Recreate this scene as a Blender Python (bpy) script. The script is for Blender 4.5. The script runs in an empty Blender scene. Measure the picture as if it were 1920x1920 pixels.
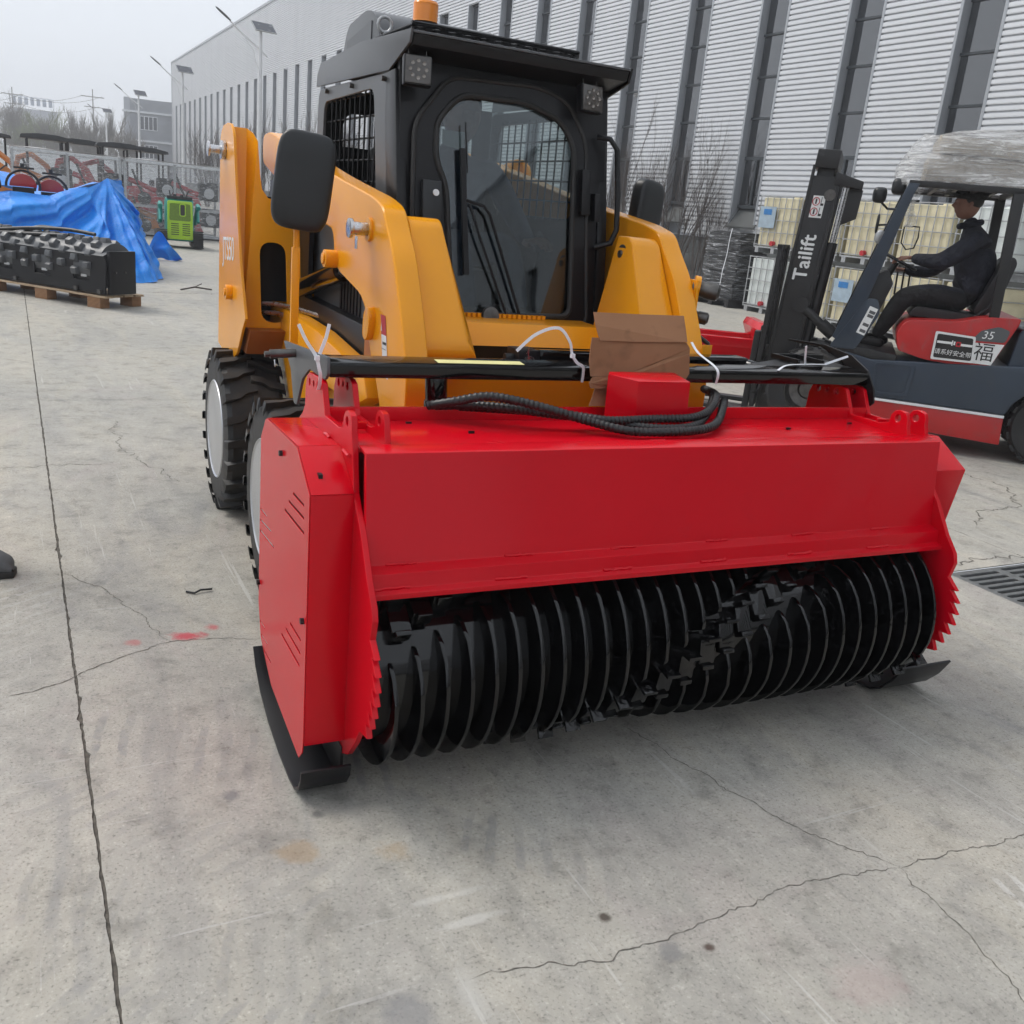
import bpy, bmesh, math, random
from mathutils import Vector, Matrix
random.seed(7)
R = math.radians
SC = bpy.context.scene
COL = SC.collection

# ------------------------------------------------------------------ camera
PITCH, ROLL, FPX, CAMH = 0.30443936, 0.09860915, 1770.66, 1.5
cam_data = bpy.data.cameras.new('camera')
cam = bpy.data.objects.new('camera', cam_data)
COL.objects.link(cam)
cam_data.sensor_fit = 'HORIZONTAL'
cam_data.sensor_width = 36.0
cam_data.lens = FPX / 1920.0 * 36.0
cam_data.clip_start = 0.05
cam_data.clip_end = 4000.0
_fw = Vector((0, math.cos(PITCH), -math.sin(PITCH)))
_up = Vector((0, math.sin(PITCH), math.cos(PITCH)))
_ri = Vector((1, 0, 0))
_r2 = _ri * math.cos(ROLL) + _up * math.sin(ROLL)
_u2 = -_ri * math.sin(ROLL) + _up * math.cos(ROLL)
cam.matrix_world = Matrix(((_r2.x, _u2.x, -_fw.x, 0), (_r2.y, _u2.y, -_fw.y, 0), (_r2.z, _u2.z, -_fw.z, CAMH), (0, 0, 0, 1)))
SC.camera = cam

# ------------------------------------------------------------------ sky and sun (overcast)
SUN_EL, SUN_AZ = R(52), R(-72)          # azimuth from +Y towards +X
world = bpy.data.worlds.new('World')
SC.world = world
world.use_nodes = True
wn = world.node_tree
wn.nodes.clear()
w_out = wn.nodes.new('ShaderNodeOutputWorld')
w_bg = wn.nodes.new('ShaderNodeBackground')
w_bg.inputs['Strength'].default_value = 0.1
w_sky = wn.nodes.new('ShaderNodeTexSky')
w_sky.sky_type = 'NISHITA'
w_sky.sun_disc = False
w_sky.sun_elevation = SUN_EL
w_sky.sun_rotation = SUN_AZ
w_sky.air_density = 1.0
w_sky.dust_density = 6.0
w_mix = wn.nodes.new('ShaderNodeMixRGB')
w_mix.inputs['Fac'].default_value = 0.90
w_mix.inputs[2].default_value = (6.75, 7.15, 7.7, 1)      # the even cloud layer
wn.links.new(w_sky.outputs[0], w_mix.inputs[1])
wn.links.new(w_mix.outputs[0], w_bg.inputs['Color'])
wn.links.new(w_bg.outputs[0], w_out.inputs['Surface'])

sun_data = bpy.data.lights.new('sun', 'SUN')
sun_data.energy = 1.5
sun_data.angle = R(25)
sun_data.color = (1.0, 0.96, 0.9)
sun = bpy.data.objects.new('sun', sun_data)
COL.objects.link(sun)
_sd = Vector((math.sin(SUN_AZ) * math.cos(SUN_EL), math.cos(SUN_AZ) * math.cos(SUN_EL), math.sin(SUN_EL)))
sun.rotation_euler = _sd.to_track_quat('Z', 'Y').to_euler()

vs = SC.view_settings
vs.view_transform = 'Standard'
vs.look = 'None'
vs.exposure = 0.52
vs.gamma = 1.0
vs.use_curve_mapping = False
SC.cycles.use_denoising = True
SC.cycles.use_adaptive_sampling = True
SC.cycles.adaptive_threshold = .03
SC.cycles.max_bounces = 8
SC.cycles.transparent_max_bounces = 24
SC.cycles.diffuse_bounces = 3
SC.cycles.glossy_bounces = 4
SC.cycles.transmission_bounces = 6
SC.cycles.volume_bounces = 0
SC.cycles.caustics_reflective = False
SC.cycles.caustics_refractive = False

# ------------------------------------------------------------------ frames and objects
class Fr:
    """a ground frame: x, y turned by yaw about z, origin at o"""
    def __init__(s, yaw=0.0, o=(0, 0, 0)):
        s.yaw = yaw
        s.o = Vector(o)
        s.m = Matrix.Translation(s.o) @ Matrix.Rotation(yaw, 4, 'Z')
    def w(s, p):
        return s.m @ Vector(p)

FL = Fr(0.46959872)        # loader and mulcher
FB = Fr(0.49671811)        # factory hall, slabs
FW = Fr(0.0)

class T:
    """handle of a thing: its object, frame and base point in that frame"""
    def __init__(s, o, fr, base):
        s.o, s.fr, s.base = o, fr, Vector(base)

def tag(o, label=None, cat=None, group=None, kind=None):
    if label: o['label'] = label
    if cat: o['category'] = cat
    if group: o['group'] = group
    if kind: o['kind'] = kind
    return o

def thing(name, label, cat, fr, base, group=None, kind=None, yaw=0.0):
    o = bpy.data.objects.new(name, None)
    o.empty_display_size = 0.1
    COL.objects.link(o)
    o.location = fr.w(base)
    o.rotation_euler = (0, 0, fr.yaw)
    tag(o, label, cat, group, kind)
    return T(o, fr, base)

def finish(me, smooth=True, ang=35):
    if smooth:
        me.polygons.foreach_set('use_smooth', [True] * len(me.polygons))
        me.set_sharp_from_angle(angle=R(ang))
    me.update()

class MB:
    """collects shapes, in frame coordinates, for one mesh"""
    def __init__(s):
        s.v, s.f, s.mi = [], [], []
        s.cur = 0
    def add(s, vs, fs, mi=None):
        n = len(s.v)
        s.v += [Vector(p) for p in vs]
        s.f += [tuple(n + i for i in f) for f in fs]
        s.mi += [s.cur if mi is None else mi] * len(fs)
        return s
    def box(s, a, b, M=None):
        x0, y0, z0 = a
        x1, y1, z1 = b
        vs = [(x0, y0, z0), (x1, y0, z0), (x1, y1, z0), (x0, y1, z0), (x0, y0, z1), (x1, y0, z1), (x1, y1, z1), (x0, y1, z1)]
        if M is not None: vs = [M @ Vector(p) for p in vs]
        return s.add(vs, [(3, 2, 1, 0), (4, 5, 6, 7), (0, 1, 5, 4), (1, 2, 6, 5), (2, 3, 7, 6), (3, 0, 4, 7)])
    def cbox(s, c, d, M=None):
        a = [c[i] - d[i] / 2 for i in range(3)]
        b = [c[i] + d[i] / 2 for i in range(3)]
        if M is not None:
            C = Vector(c)
            return s.box([-d[i] / 2 for i in range(3)], [d[i] / 2 for i in range(3)], Matrix.Translation(C) @ M.to_4x4())
        return s.box(a, b)
    def bar(s, p0, p1, w, h, up=(0, 0, 1)):
        """box beam from p0 to p1, w across, h along up"""
        p0, p1 = Vector(p0), Vector(p1)
        d = (p1 - p0)
        L = d.length
        d = d / L
        u = Vector(up)
        u = u - d * u.dot(d)
        if u.length < 1e-5:
            u = Vector((1, 0, 0)) - d * d.x
        u.normalize()
        r = d.cross(u)
        vs = []
        for q in (p0, p1):
            for a, b in ((-1, -1), (1, -1), (1, 1), (-1, 1)):
                vs.append(q + r * (a * w / 2) + u * (b * h / 2))
        return s.add(vs, [(0, 1, 2, 3), (7, 6, 5, 4), (0, 4, 5, 1), (1, 5, 6, 2), (2, 6, 7, 3), (3, 7, 4, 0)])
    def prism(s, poly, ax, a, b):
        """poly: list of (p, q) in the plane normal to ax; extruded from a to b.  ax 0: (y,z), 1: (x,z), 2: (x,y)"""
        def mk(p, q, t):
            return ((t, p, q), (p, t, q), (p, q, t))[ax]
        n = len(poly)
        vs = [mk(p, q, a) for p, q in poly] + [mk(p, q, b) for p, q in poly]
        fs = [tuple(range(n)), tuple(range(2 * n - 1, n - 1, -1))]
        fs += [((i + 1) % n, i, n + i, n + (i + 1) % n) for i in range(n)]
        return s.add(vs, fs)
    def sheet(s, poly, ax, t):
        def mk(p, q):
            return ((t, p, q), (p, t, q), (p, q, t))[ax]
        return s.add([mk(p, q) for p, q in poly], [tuple(range(len(poly)))])
    def quad(s, *p):
        return s.add(p, [tuple(range(len(p)))])
    def cyl(s, p0, p1, r, n=16, r1=None, caps=True):
        p0, p1 = Vector(p0), Vector(p1)
        d = (p1 - p0).normalized()
        u = d.orthogonal().normalized()
        w = d.cross(u)
        r1 = r if r1 is None else r1
        vs = []
        for q, rr in ((p0, r), (p1, r1)):
            for i in range(n):
                a = 2 * math.pi * i / n
                vs.append(q + u * (rr * math.cos(a)) + w * (rr * math.sin(a)))
        fs = [(i, (i + 1) % n, n + (i + 1) % n, n + i) for i in range(n)]
        if caps:
            fs += [tuple(range(n - 1, -1, -1)), tuple(range(n, 2 * n))]
        return s.add(vs, fs)
    def lathe(s, c, axis, prof, n=24, closed=False):
        """prof: list of (radius, offset along axis)"""
        c, d = Vector(c), Vector(axis).normalized()
        u = d.orthogonal().normalized()
        w = d.cross(u)
        vs = []
        m = len(prof)
        for r, t in prof:
            for i in range(n):
                a = 2 * math.pi * i / n
                vs.append(c + d * t + u * (r * math.cos(a)) + w * (r * math.sin(a)))
        fs = []
        for k in range(m if closed else m - 1):
            k2 = (k + 1) % m
            for i in range(n):
                j = (i + 1) % n
                fs.append((k * n + i, k * n + j, k2 * n + j, k2 * n + i))
        if not closed:
            if prof[0][0] > 1e-6: fs.append(tuple(range(n - 1, -1, -1)))
            if prof[-1][0] > 1e-6: fs.append(tuple((m - 1) * n + i for i in range(n)))
        return s.add(vs, fs)
    def tube(s, pts, r, n=8, caps=True, rf=None, flat=None):
        """round tube through pts; rf(i) radius factor; flat=(w,h,up) makes a strap"""
        pts = [Vector(p) for p in pts]
        m = len(pts)
        tang = []
        for i in range(m):
            a = pts[max(i - 1, 0)]
            b = pts[min(i + 1, m - 1)]
            tang.append((b - a).normalized())
        u = tang[0].orthogonal().normalized() if flat is None else Vector(flat[2])
        vs = []
        if flat is not None: n = 4
        for i in range(m):
            t = tang[i]
            u = u - t * u.dot(t)
            if u.length < 1e-6: u = t.orthogonal()
            u.normalize()
            w = t.cross(u)
            for k in range(n):
                if flat is None:
                    a = 2 * math.pi * k / n
                    rr = r * (rf(i) if rf else 1.0)
                    vs.append(pts[i] + u * (rr * math.cos(a)) + w * (rr * math.sin(a)))
                else:
                    a, b = ((-1, -1), (1, -1), (1, 1), (-1, 1))[k]
                    vs.append(pts[i] + w * (a * flat[0] / 2) + u * (b * flat[1] / 2))
        fs = []
        for i in range(m - 1):
            for k in range(n):
                j = (k + 1) % n
                fs.append((i * n + k, i * n + j, (i + 1) * n + j, (i + 1) * n + k))
        if caps:
            fs += [tuple(range(n - 1, -1, -1)), tuple((m - 1) * n + k for k in range(n))]
        return s.add(vs, fs)
    def grid(s, fn, nu, nv, closed_u=False):
        vs = [fn(i / nu, j / nv) for j in range(nv + 1) for i in range(nu + (0 if closed_u else 1))]
        w = nu + (0 if closed_u else 1)
        fs = []
        for j in range(nv):
            for i in range(nu):
                i2 = (i + 1) % w if closed_u else i + 1
                fs.append((j * w + i, j * w + i2, (j + 1) * w + i2, (j + 1) * w + i))
        return s.add(vs, fs)
    def blob(s, c, r, n=10, m=6, sq=1.0):
        """ellipsoid (superellipsoid when sq < 1)"""
        c = Vector(c)
        def pw(x): return math.copysign(abs(x) ** sq, x)
        def fn(u, v):
            a, b = 2 * math.pi * u, math.pi * (v - .5)
            return c + Vector((r[0] * pw(math.cos(a)) * pw(math.cos(b)), r[1] * pw(math.sin(a)) * pw(math.cos(b)), r[2] * pw(math.sin(b))))
        return s.grid(fn, n, m, True)
    def xf(s, M, i0=0):
        for i in range(i0, len(s.v)):
            s.v[i] = M @ s.v[i]
        return s

def to_mesh(name, mb, mats, base=(0, 0, 0), bevel=0.0, seg=2, smooth=True, ang=35, weld=False):
    b = Vector(base)
    me = bpy.data.meshes.new(name)
    me.from_pydata([tuple(p - b) for p in mb.v], [], mb.f)
    if not isinstance(mats, (list, tuple)): mats = [mats]
    for m in mats: me.materials.append(m)
    if len(mats) > 1:
        me.polygons.foreach_set('material_index', mb.mi)
    bm = bmesh.new()
    bm.from_mesh(me)
    if weld: bmesh.ops.remove_doubles(bm, verts=bm.verts, dist=1e-4)
    bmesh.ops.recalc_face_normals(bm, faces=bm.faces)
    if bevel > 0:
        es = [e for e in bm.edges if len(e.link_faces) == 2 and e.calc_face_angle(0) > R(28)]
        if es: bmesh.ops.bevel(bm, geom=es, offset=bevel, segments=seg, profile=0.6, affect='EDGES', clamp_overlap=True)
    bm.to_mesh(me)
    bm.free()
    finish(me, smooth, ang)
    return me

def part(par, name, mb, mats, bevel=0.0, seg=2, smooth=True, ang=35, label=None, group=None, kind=None, th=None, weld=False):
    """one mesh object under par (a T, or (T, parent object) for a sub-part)"""
    t, po = (par, par.o) if isinstance(par, T) else par
    me = to_mesh(name, mb, mats, t.base, bevel, seg, smooth, ang, weld)
    o = bpy.data.objects.new(name, me)
    COL.objects.link(o)
    o.parent = po
    tag(o, label, None, group, kind)
    return o

def solo(name, label, cat, fr, base, mb, mats, group=None, kind=None, **k):
    """a thing that is one mesh"""
    me = to_mesh(name, mb, mats, base, **k)
    o = bpy.data.objects.new(name, me)
    COL.objects.link(o)
    o.location = fr.w(base)
    o.rotation_euler = (0, 0, fr.yaw)
    tag(o, label, cat, group, kind)
    return T(o, fr, base)

def link_copy(src, parent, M=None, name=None):
    c = src.copy()
    if name: c.name = name
    COL.objects.link(c)
    c.parent = parent
    if M is not None: c.matrix_local = M
    return c

def copy_tree(root, loc=None, rotz=None, label=None, scale=None):
    c = root.copy()
    COL.objects.link(c)
    if loc is not None: c.location = loc
    if rotz is not None: c.rotation_euler = (0, 0, rotz)
    if scale is not None: c.scale = (scale,) * 3
    if label: c['label'] = label
    for ch in list(root.children):
        d = ch.copy(); COL.objects.link(d); d.parent = c
        for g in list(ch.children):
            e = g.copy(); COL.objects.link(e); e.parent = d
    return c

def arc(cx, cy, r, a0, a1, n):
    return [(cx + r * math.cos(R(a0 + (a1 - a0) * i / n)), cy + r * math.sin(R(a0 + (a1 - a0) * i / n))) for i in range(n + 1)]

def rrect(x0, y0, x1, y1, r, n=4):
    return arc(x1 - r, y1 - r, r, 0, 90, n) + arc(x0 + r, y1 - r, r, 90, 180, n) + arc(x0 + r, y0 + r, r, 180, 270, n) + arc(x1 - r, y0 + r, r, 270, 360, n)

def circ(x, y, r, n=14):
    return [(x + r * math.cos(2 * math.pi * i / n), y + r * math.sin(2 * math.pi * i / n)) for i in range(n)]

def round_poly(poly, r, n=4):
    """round the corners of a closed polygon; r a number or a list"""
    out = []
    m = len(poly)
    for i in range(m):
        p = Vector(poly[i]).to_2d() if len(poly[i]) == 2 else Vector(poly[i][:2])
        a = Vector(poly[i - 1][:2]) - p
        b = Vector(poly[(i + 1) % m][:2]) - p
        rr = r if not isinstance(r, (list, tuple)) else r[i]
        if rr <= 0:
            out.append((p.x, p.y)); continue
        t = min(rr, a.length * .48, b.length * .48)
        pa, pb = p + a.normalized() * t, p + b.normalized() * t
        for k in range(n + 1):
            s = k / n
            q = pa * (1 - s) ** 2 + p * (2 * s * (1 - s)) + pb * s ** 2
            out.append((q.x, q.y))
    return out

def plate(mb, outline, holes, ax, a, b, bevel=0.0015):
    """flat plate with holes: filled 2-D curve, thickness from a to b along axis ax"""
    cu = bpy.data.curves.new('c', 'CURVE')
    cu.dimensions = '2D'
    cu.fill_mode = 'BOTH'
    cu.extrude = abs(b - a) / 2 - bevel
    cu.bevel_depth = bevel
    cu.bevel_resolution = 0
    if bevel: cu.offset = -bevel
    for poly in [outline] + list(holes):
        sp = cu.splines.new('POLY')
        sp.points.add(len(poly) - 1)
        for q, p in zip(sp.points, poly): q.co = (p[0], p[1], 0, 1)
        sp.use_cyclic_u = True
    o = bpy.data.objects.new('c', cu)
    me = bpy.data.meshes.new_from_object(o)
    mid = (a + b) / 2
    vs = []
    for v in me.vertices:
        x, y, z = v.co
        vs.append(((mid + z, x, y), (x, mid + z, y), (x, y, mid + z))[ax])
    mb.add(vs, [tuple(p.vertices) for p in me.polygons])
    bpy.data.objects.remove(o)
    bpy.data.curves.remove(cu)
    bpy.data.meshes.remove(me)
    return mb

def text_mb(mb, body, M, size=1.0, depth=0.0005, shear=0.0, align='CENTER', space=1.0):
    cu = bpy.data.curves.new('t', 'FONT')
    cu.body = body
    cu.size = size
    cu.shear = shear
    cu.extrude = depth
    cu.align_x = align
    cu.align_y = 'CENTER'
    cu.space_character = space
    cu.resolution_u = 3
    o = bpy.data.objects.new('t', cu)
    me = bpy.data.meshes.new_from_object(o)
    mb.add([M @ v.co for v in me.vertices], [tuple(p.vertices) for p in me.polygons])
    bpy.data.objects.remove(o)
    bpy.data.curves.remove(cu)
    bpy.data.meshes.remove(me)
    return mb

def basis(o, x, y):
    """matrix with origin o, x and y axes given"""
    x, y = Vector(x).normalized(), Vector(y)
    y = (y - x * y.dot(x)).normalized()
    z = x.cross(y)
    return Matrix(((x.x, y.x, z.x, o[0]), (x.y, y.y, z.y, o[1]), (x.z, y.z, z.z, o[2]), (0, 0, 0, 1)))
# ------------------------------------------------------------------ materials
class NT:
    def __init__(s, name):
        s.m = bpy.data.materials.new(name)
        s.m.use_nodes = True
        s.n = s.m.node_tree.nodes
        s.l = s.m.node_tree.links
        s.b = s.n['Principled BSDF']
        s.out = s.n['Material Output']
    def new(s, t, **k):
        n = s.n.new(t)
        for a, v in k.items(): setattr(n, a, v)
        return n
    def link(s, a, b): s.l.new(a, b)
    def coord(s, scale=(1, 1, 1), rot=(0, 0, 0), loc=(0, 0, 0), kind='Object'):
        tc = s.new('ShaderNodeTexCoord')
        mp = s.new('ShaderNodeMapping')
        mp.inputs['Scale'].default_value = scale
        mp.inputs['Rotation'].default_value = rot
        mp.inputs['Location'].default_value = loc
        s.link(tc.outputs[kind], mp.inputs['Vector'])
        return mp.outputs[0]
    def noise(s, vec, scale, detail=4, rough=.55, dist=0.0):
        n = s.new('ShaderNodeTexNoise')
        n.inputs['Scale'].default_value = scale
        n.inputs['Detail'].default_value = detail
        n.inputs['Roughness'].default_value = rough
        n.inputs['Distortion'].default_value = dist
        s.link(vec, n.inputs['Vector'])
        return n.outputs['Fac']
    def ramp(s, fac, *stops):
        r = s.new('ShaderNodeValToRGB')
        e = r.color_ramp.elements
        while len(e) > 1: e.remove(e[-1])
        first = True
        for p, c in stops:
            if not isinstance(c, (tuple, list)): c = (c, c, c)
            x = e[0] if first else e.new(p)
            x.position = p
            x.color = (*c[:3], 1)
            first = False
        s.link(fac, r.inputs[0])
        return r.outputs[0]
    def mix(s, fac, a, b, mode='MIX'):
        m = s.new('ShaderNodeMixRGB', blend_type=mode)
        for i, x in ((0, fac), (1, a), (2, b)):
            if isinstance(x, (int, float)):
                m.inputs[i].default_value = x if i == 0 else (x, x, x, 1)
            elif isinstance(x, (tuple, list)):
                m.inputs[i].default_value = (*x[:3], 1)
            else:
                s.link(x, m.inputs[i])
        return m.outputs[0]
    def math(s, op, a, b=None, c=None, clamp=False):
        m = s.new('ShaderNodeMath', operation=op, use_clamp=clamp)
        for i, x in enumerate((a, b, c)):
            if x is None: continue
            if isinstance(x, (int, float)): m.inputs[i].default_value = x
            else: s.link(x, m.inputs[i])
        return m.outputs[0]
    def set(s, key, v):
        i = s.b.inputs[key]
        if hasattr(v, 'is_linked') or hasattr(v, 'links'): s.link(v, i)
        elif isinstance(v, (tuple, list)) and len(v) == 3: i.default_value = (*v, 1)
        else: i.default_value = v
        return s
    def bump(s, h, strength=.3, dist=.01, prev=None):
        b = s.new('ShaderNodeBump')
        b.inputs['Strength'].default_value = strength
        b.inputs['Distance'].default_value = dist
        s.link(h, b.inputs['Height'])
        if prev is not None: s.link(prev, b.inputs['Normal'])
        s.link(b.outputs[0], s.b.inputs['Normal'])
        return b.outputs[0]

def paint(name, col, rough=.3, coat=.3, var=.12, dirt=0.0, dirtcol=(.2, .18, .15), peel=.04, spec=.5, coat_rough=.08):
    t = NT(name)
    v = t.coord()
    n1 = t.noise(v, 2.3, 4)
    n2 = t.noise(v, 38, 3)
    dark = tuple(c * (1 - var) for c in col)
    light = tuple(min(1, c * (1 + var * .6)) for c in col)
    c = t.ramp(n1, (.3, dark), (.7, light))
    if dirt > 0:
        nd = t.noise(v, 6, 8, .7, .6)
        f = t.ramp(nd, (.52, 0), (.75, dirt))
        c = t.mix(f, c, dirtcol)
        r = t.math('ADD', t.math('MULTIPLY', f, .5), rough)
    else:
        r = t.math('ADD', t.math('MULTIPLY', n1, .14), rough - .07)
    t.set('Base Color', c).set('Roughness', r)
    t.set('Coat Weight', coat).set('Coat Roughness', coat_rough).set('Specular IOR Level', spec)
    t.bump(t.noise(v, 5 if peel < .03 else 60, 2), .05 if peel < .03 else peel * .5, .01 if peel < .03 else .002)
    return t.m

def flat(name, col, rough=.6, var=.15, scale=14, metal=0.0, spec=.5, bump=0.0, bscale=90):
    t = NT(name)
    v = t.coord()
    n = t.noise(v, scale, 5)
    t.set('Base Color', t.ramp(n, (.3, tuple(c * (1 - var) for c in col)), (.7, tuple(min(1, c * (1 + var)) for c in col))))
    t.set('Roughness', t.math('ADD', t.math('MULTIPLY', t.noise(v, scale * 2, 3), .2), rough - .1))
    t.set('Metallic', metal).set('Specular IOR Level', spec)
    if bump: t.bump(t.noise(v, bscale, 3), bump, .004 if bscale > 40 else .03)
    return t.m

M = {}
M['red'] = paint('red_paint', (.54, .0006, .009), .22, .05, .05, peel=0, spec=.24)
M['red_old'] = paint('worn_red_paint', (.42, .012, .012), .42, .15, .2, dirt=.75, dirtcol=(.13, .11, .10))
M['red_far'] = paint('red_machine_paint', (.45, .02, .03), .35, .2, .2)
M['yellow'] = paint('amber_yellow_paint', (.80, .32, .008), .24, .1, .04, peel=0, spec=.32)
M['yellow_shaded'] = paint('shaded_amber_paint', (.30, .085, .012), .45, .1, .15)  # loader yellow darkened; the shade below the arm is in the colour
M['orange_far'] = paint('orange_machine_paint', (.62, .20, .02), .4, .2, .15)
M['black'] = paint('gloss_black_paint', (.0028, .0028, .0032), .10, .15, .2, peel=0, coat_rough=.03, spec=.42)
M['black_satin'] = paint('satin_black_paint', (.0075, .0075, .009), .40, .05, .25, peel=.03, spec=.3)
M['char'] = paint('charcoal_grey_paint', (.080, .085, .092), .45, .1, .15, peel=.04)
M['navy'] = paint('dark_navy_paint', (.022, .036, .058), .38, .2, .2, dirt=.3, dirtcol=(.05, .055, .06))
M['mast'] = paint('mast_black_paint', (.010, .010, .011), .5, .05, .4, dirt=.35, dirtcol=(.035, .033, .03))
M['plastic'] = flat('black_plastic', (.010, .012, .014), .42, .2, 8)
M['rubber'] = flat('black_rubber', (.014, .014, .014), .62, .35, 10, bump=.15)
M['tyre'] = paint('tyre_rubber', (.013, .013, .014), .55, 0, .35, dirt=.55, dirtcol=(.085, .070, .055), peel=.1)
M['hose'] = flat('hose_black', (.011, .011, .012), .45, .3, 20)
M['steel'] = flat('bright_steel', (.55, .55, .56), .28, .15, 25, metal=1.0)
M['steel_dark'] = flat('dark_steel', (.12, .115, .11), .42, .3, 25, metal=.9)
M['rim'] = flat('silver_rim', (.55, .56, .58), .36, .08, 6, metal=.85)
M['white'] = flat('white_paint', (.72, .73, .74), .45, .06, 6)
M['white_tie'] = flat('white_nylon', (.74, .76, .80), .35, .05, 6)
M['seat'] = flat('black_vinyl', (.012, .012, .013), .5, .2, 10, bump=.1)
M['cloth_navy'] = flat('navy_cloth', (.012, .014, .024), .85, .35, 14, bump=1.0, bscale=11)
M['cloth_black'] = flat('black_cloth', (.010, .010, .011), .88, .35, 14, bump=1.0, bscale=11)
M['cloth_blue'] = flat('blue_work_cloth', (.055, .075, .13), .85, .3, 30, bump=.2)
M['skin'] = flat('skin', (.26, .125, .085), .5, .12, 18)
M['hair'] = flat('black_hair', (.008, .007, .007), .6, .3, 60)
M['amber'] = paint('amber_lens', (.85, .25, .01), .15, .5, .08, peel=0)
M['green'] = paint('lime_green_paint', (.36, .60, .015), .32, .3, .1)
M['teal'] = paint('teal_green_paint', (.005, .28, .25), .35, .25, .12)
M['ground_dark'] = flat('joint_filler', (.095, .085, .072), .95, .5, 40, bump=.5)
M['crack'] = flat('crack_dirt', (.125, .115, .10), .95, .4, 60)
M['paper'] = flat('white_label', (.70, .71, .71), .5, .05, 20)
M['red_label'] = flat('red_label', (.42, .01, .02), .45, .08, 20)
M['ink'] = flat('black_ink', (.012, .012, .012), .5, .1, 20)
M['tape'] = flat('pale_yellow_tape', (.72, .68, .32), .45, .1, 20)
M['wire'] = flat('wire_black', (.01, .01, .01), .4, .2, 20)
M['led'] = flat('led_reflector', (.22, .20, .18), .25, .2, 30, metal=.8)
M['lamp_lens'] = flat('work_lamp_lens', (.045, .038, .032), .15, .3, 30, spec=.8)
M['brownpaint'] = paint('brown_red_paint', (.16, .045, .02), .5, .05, .2)

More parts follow.
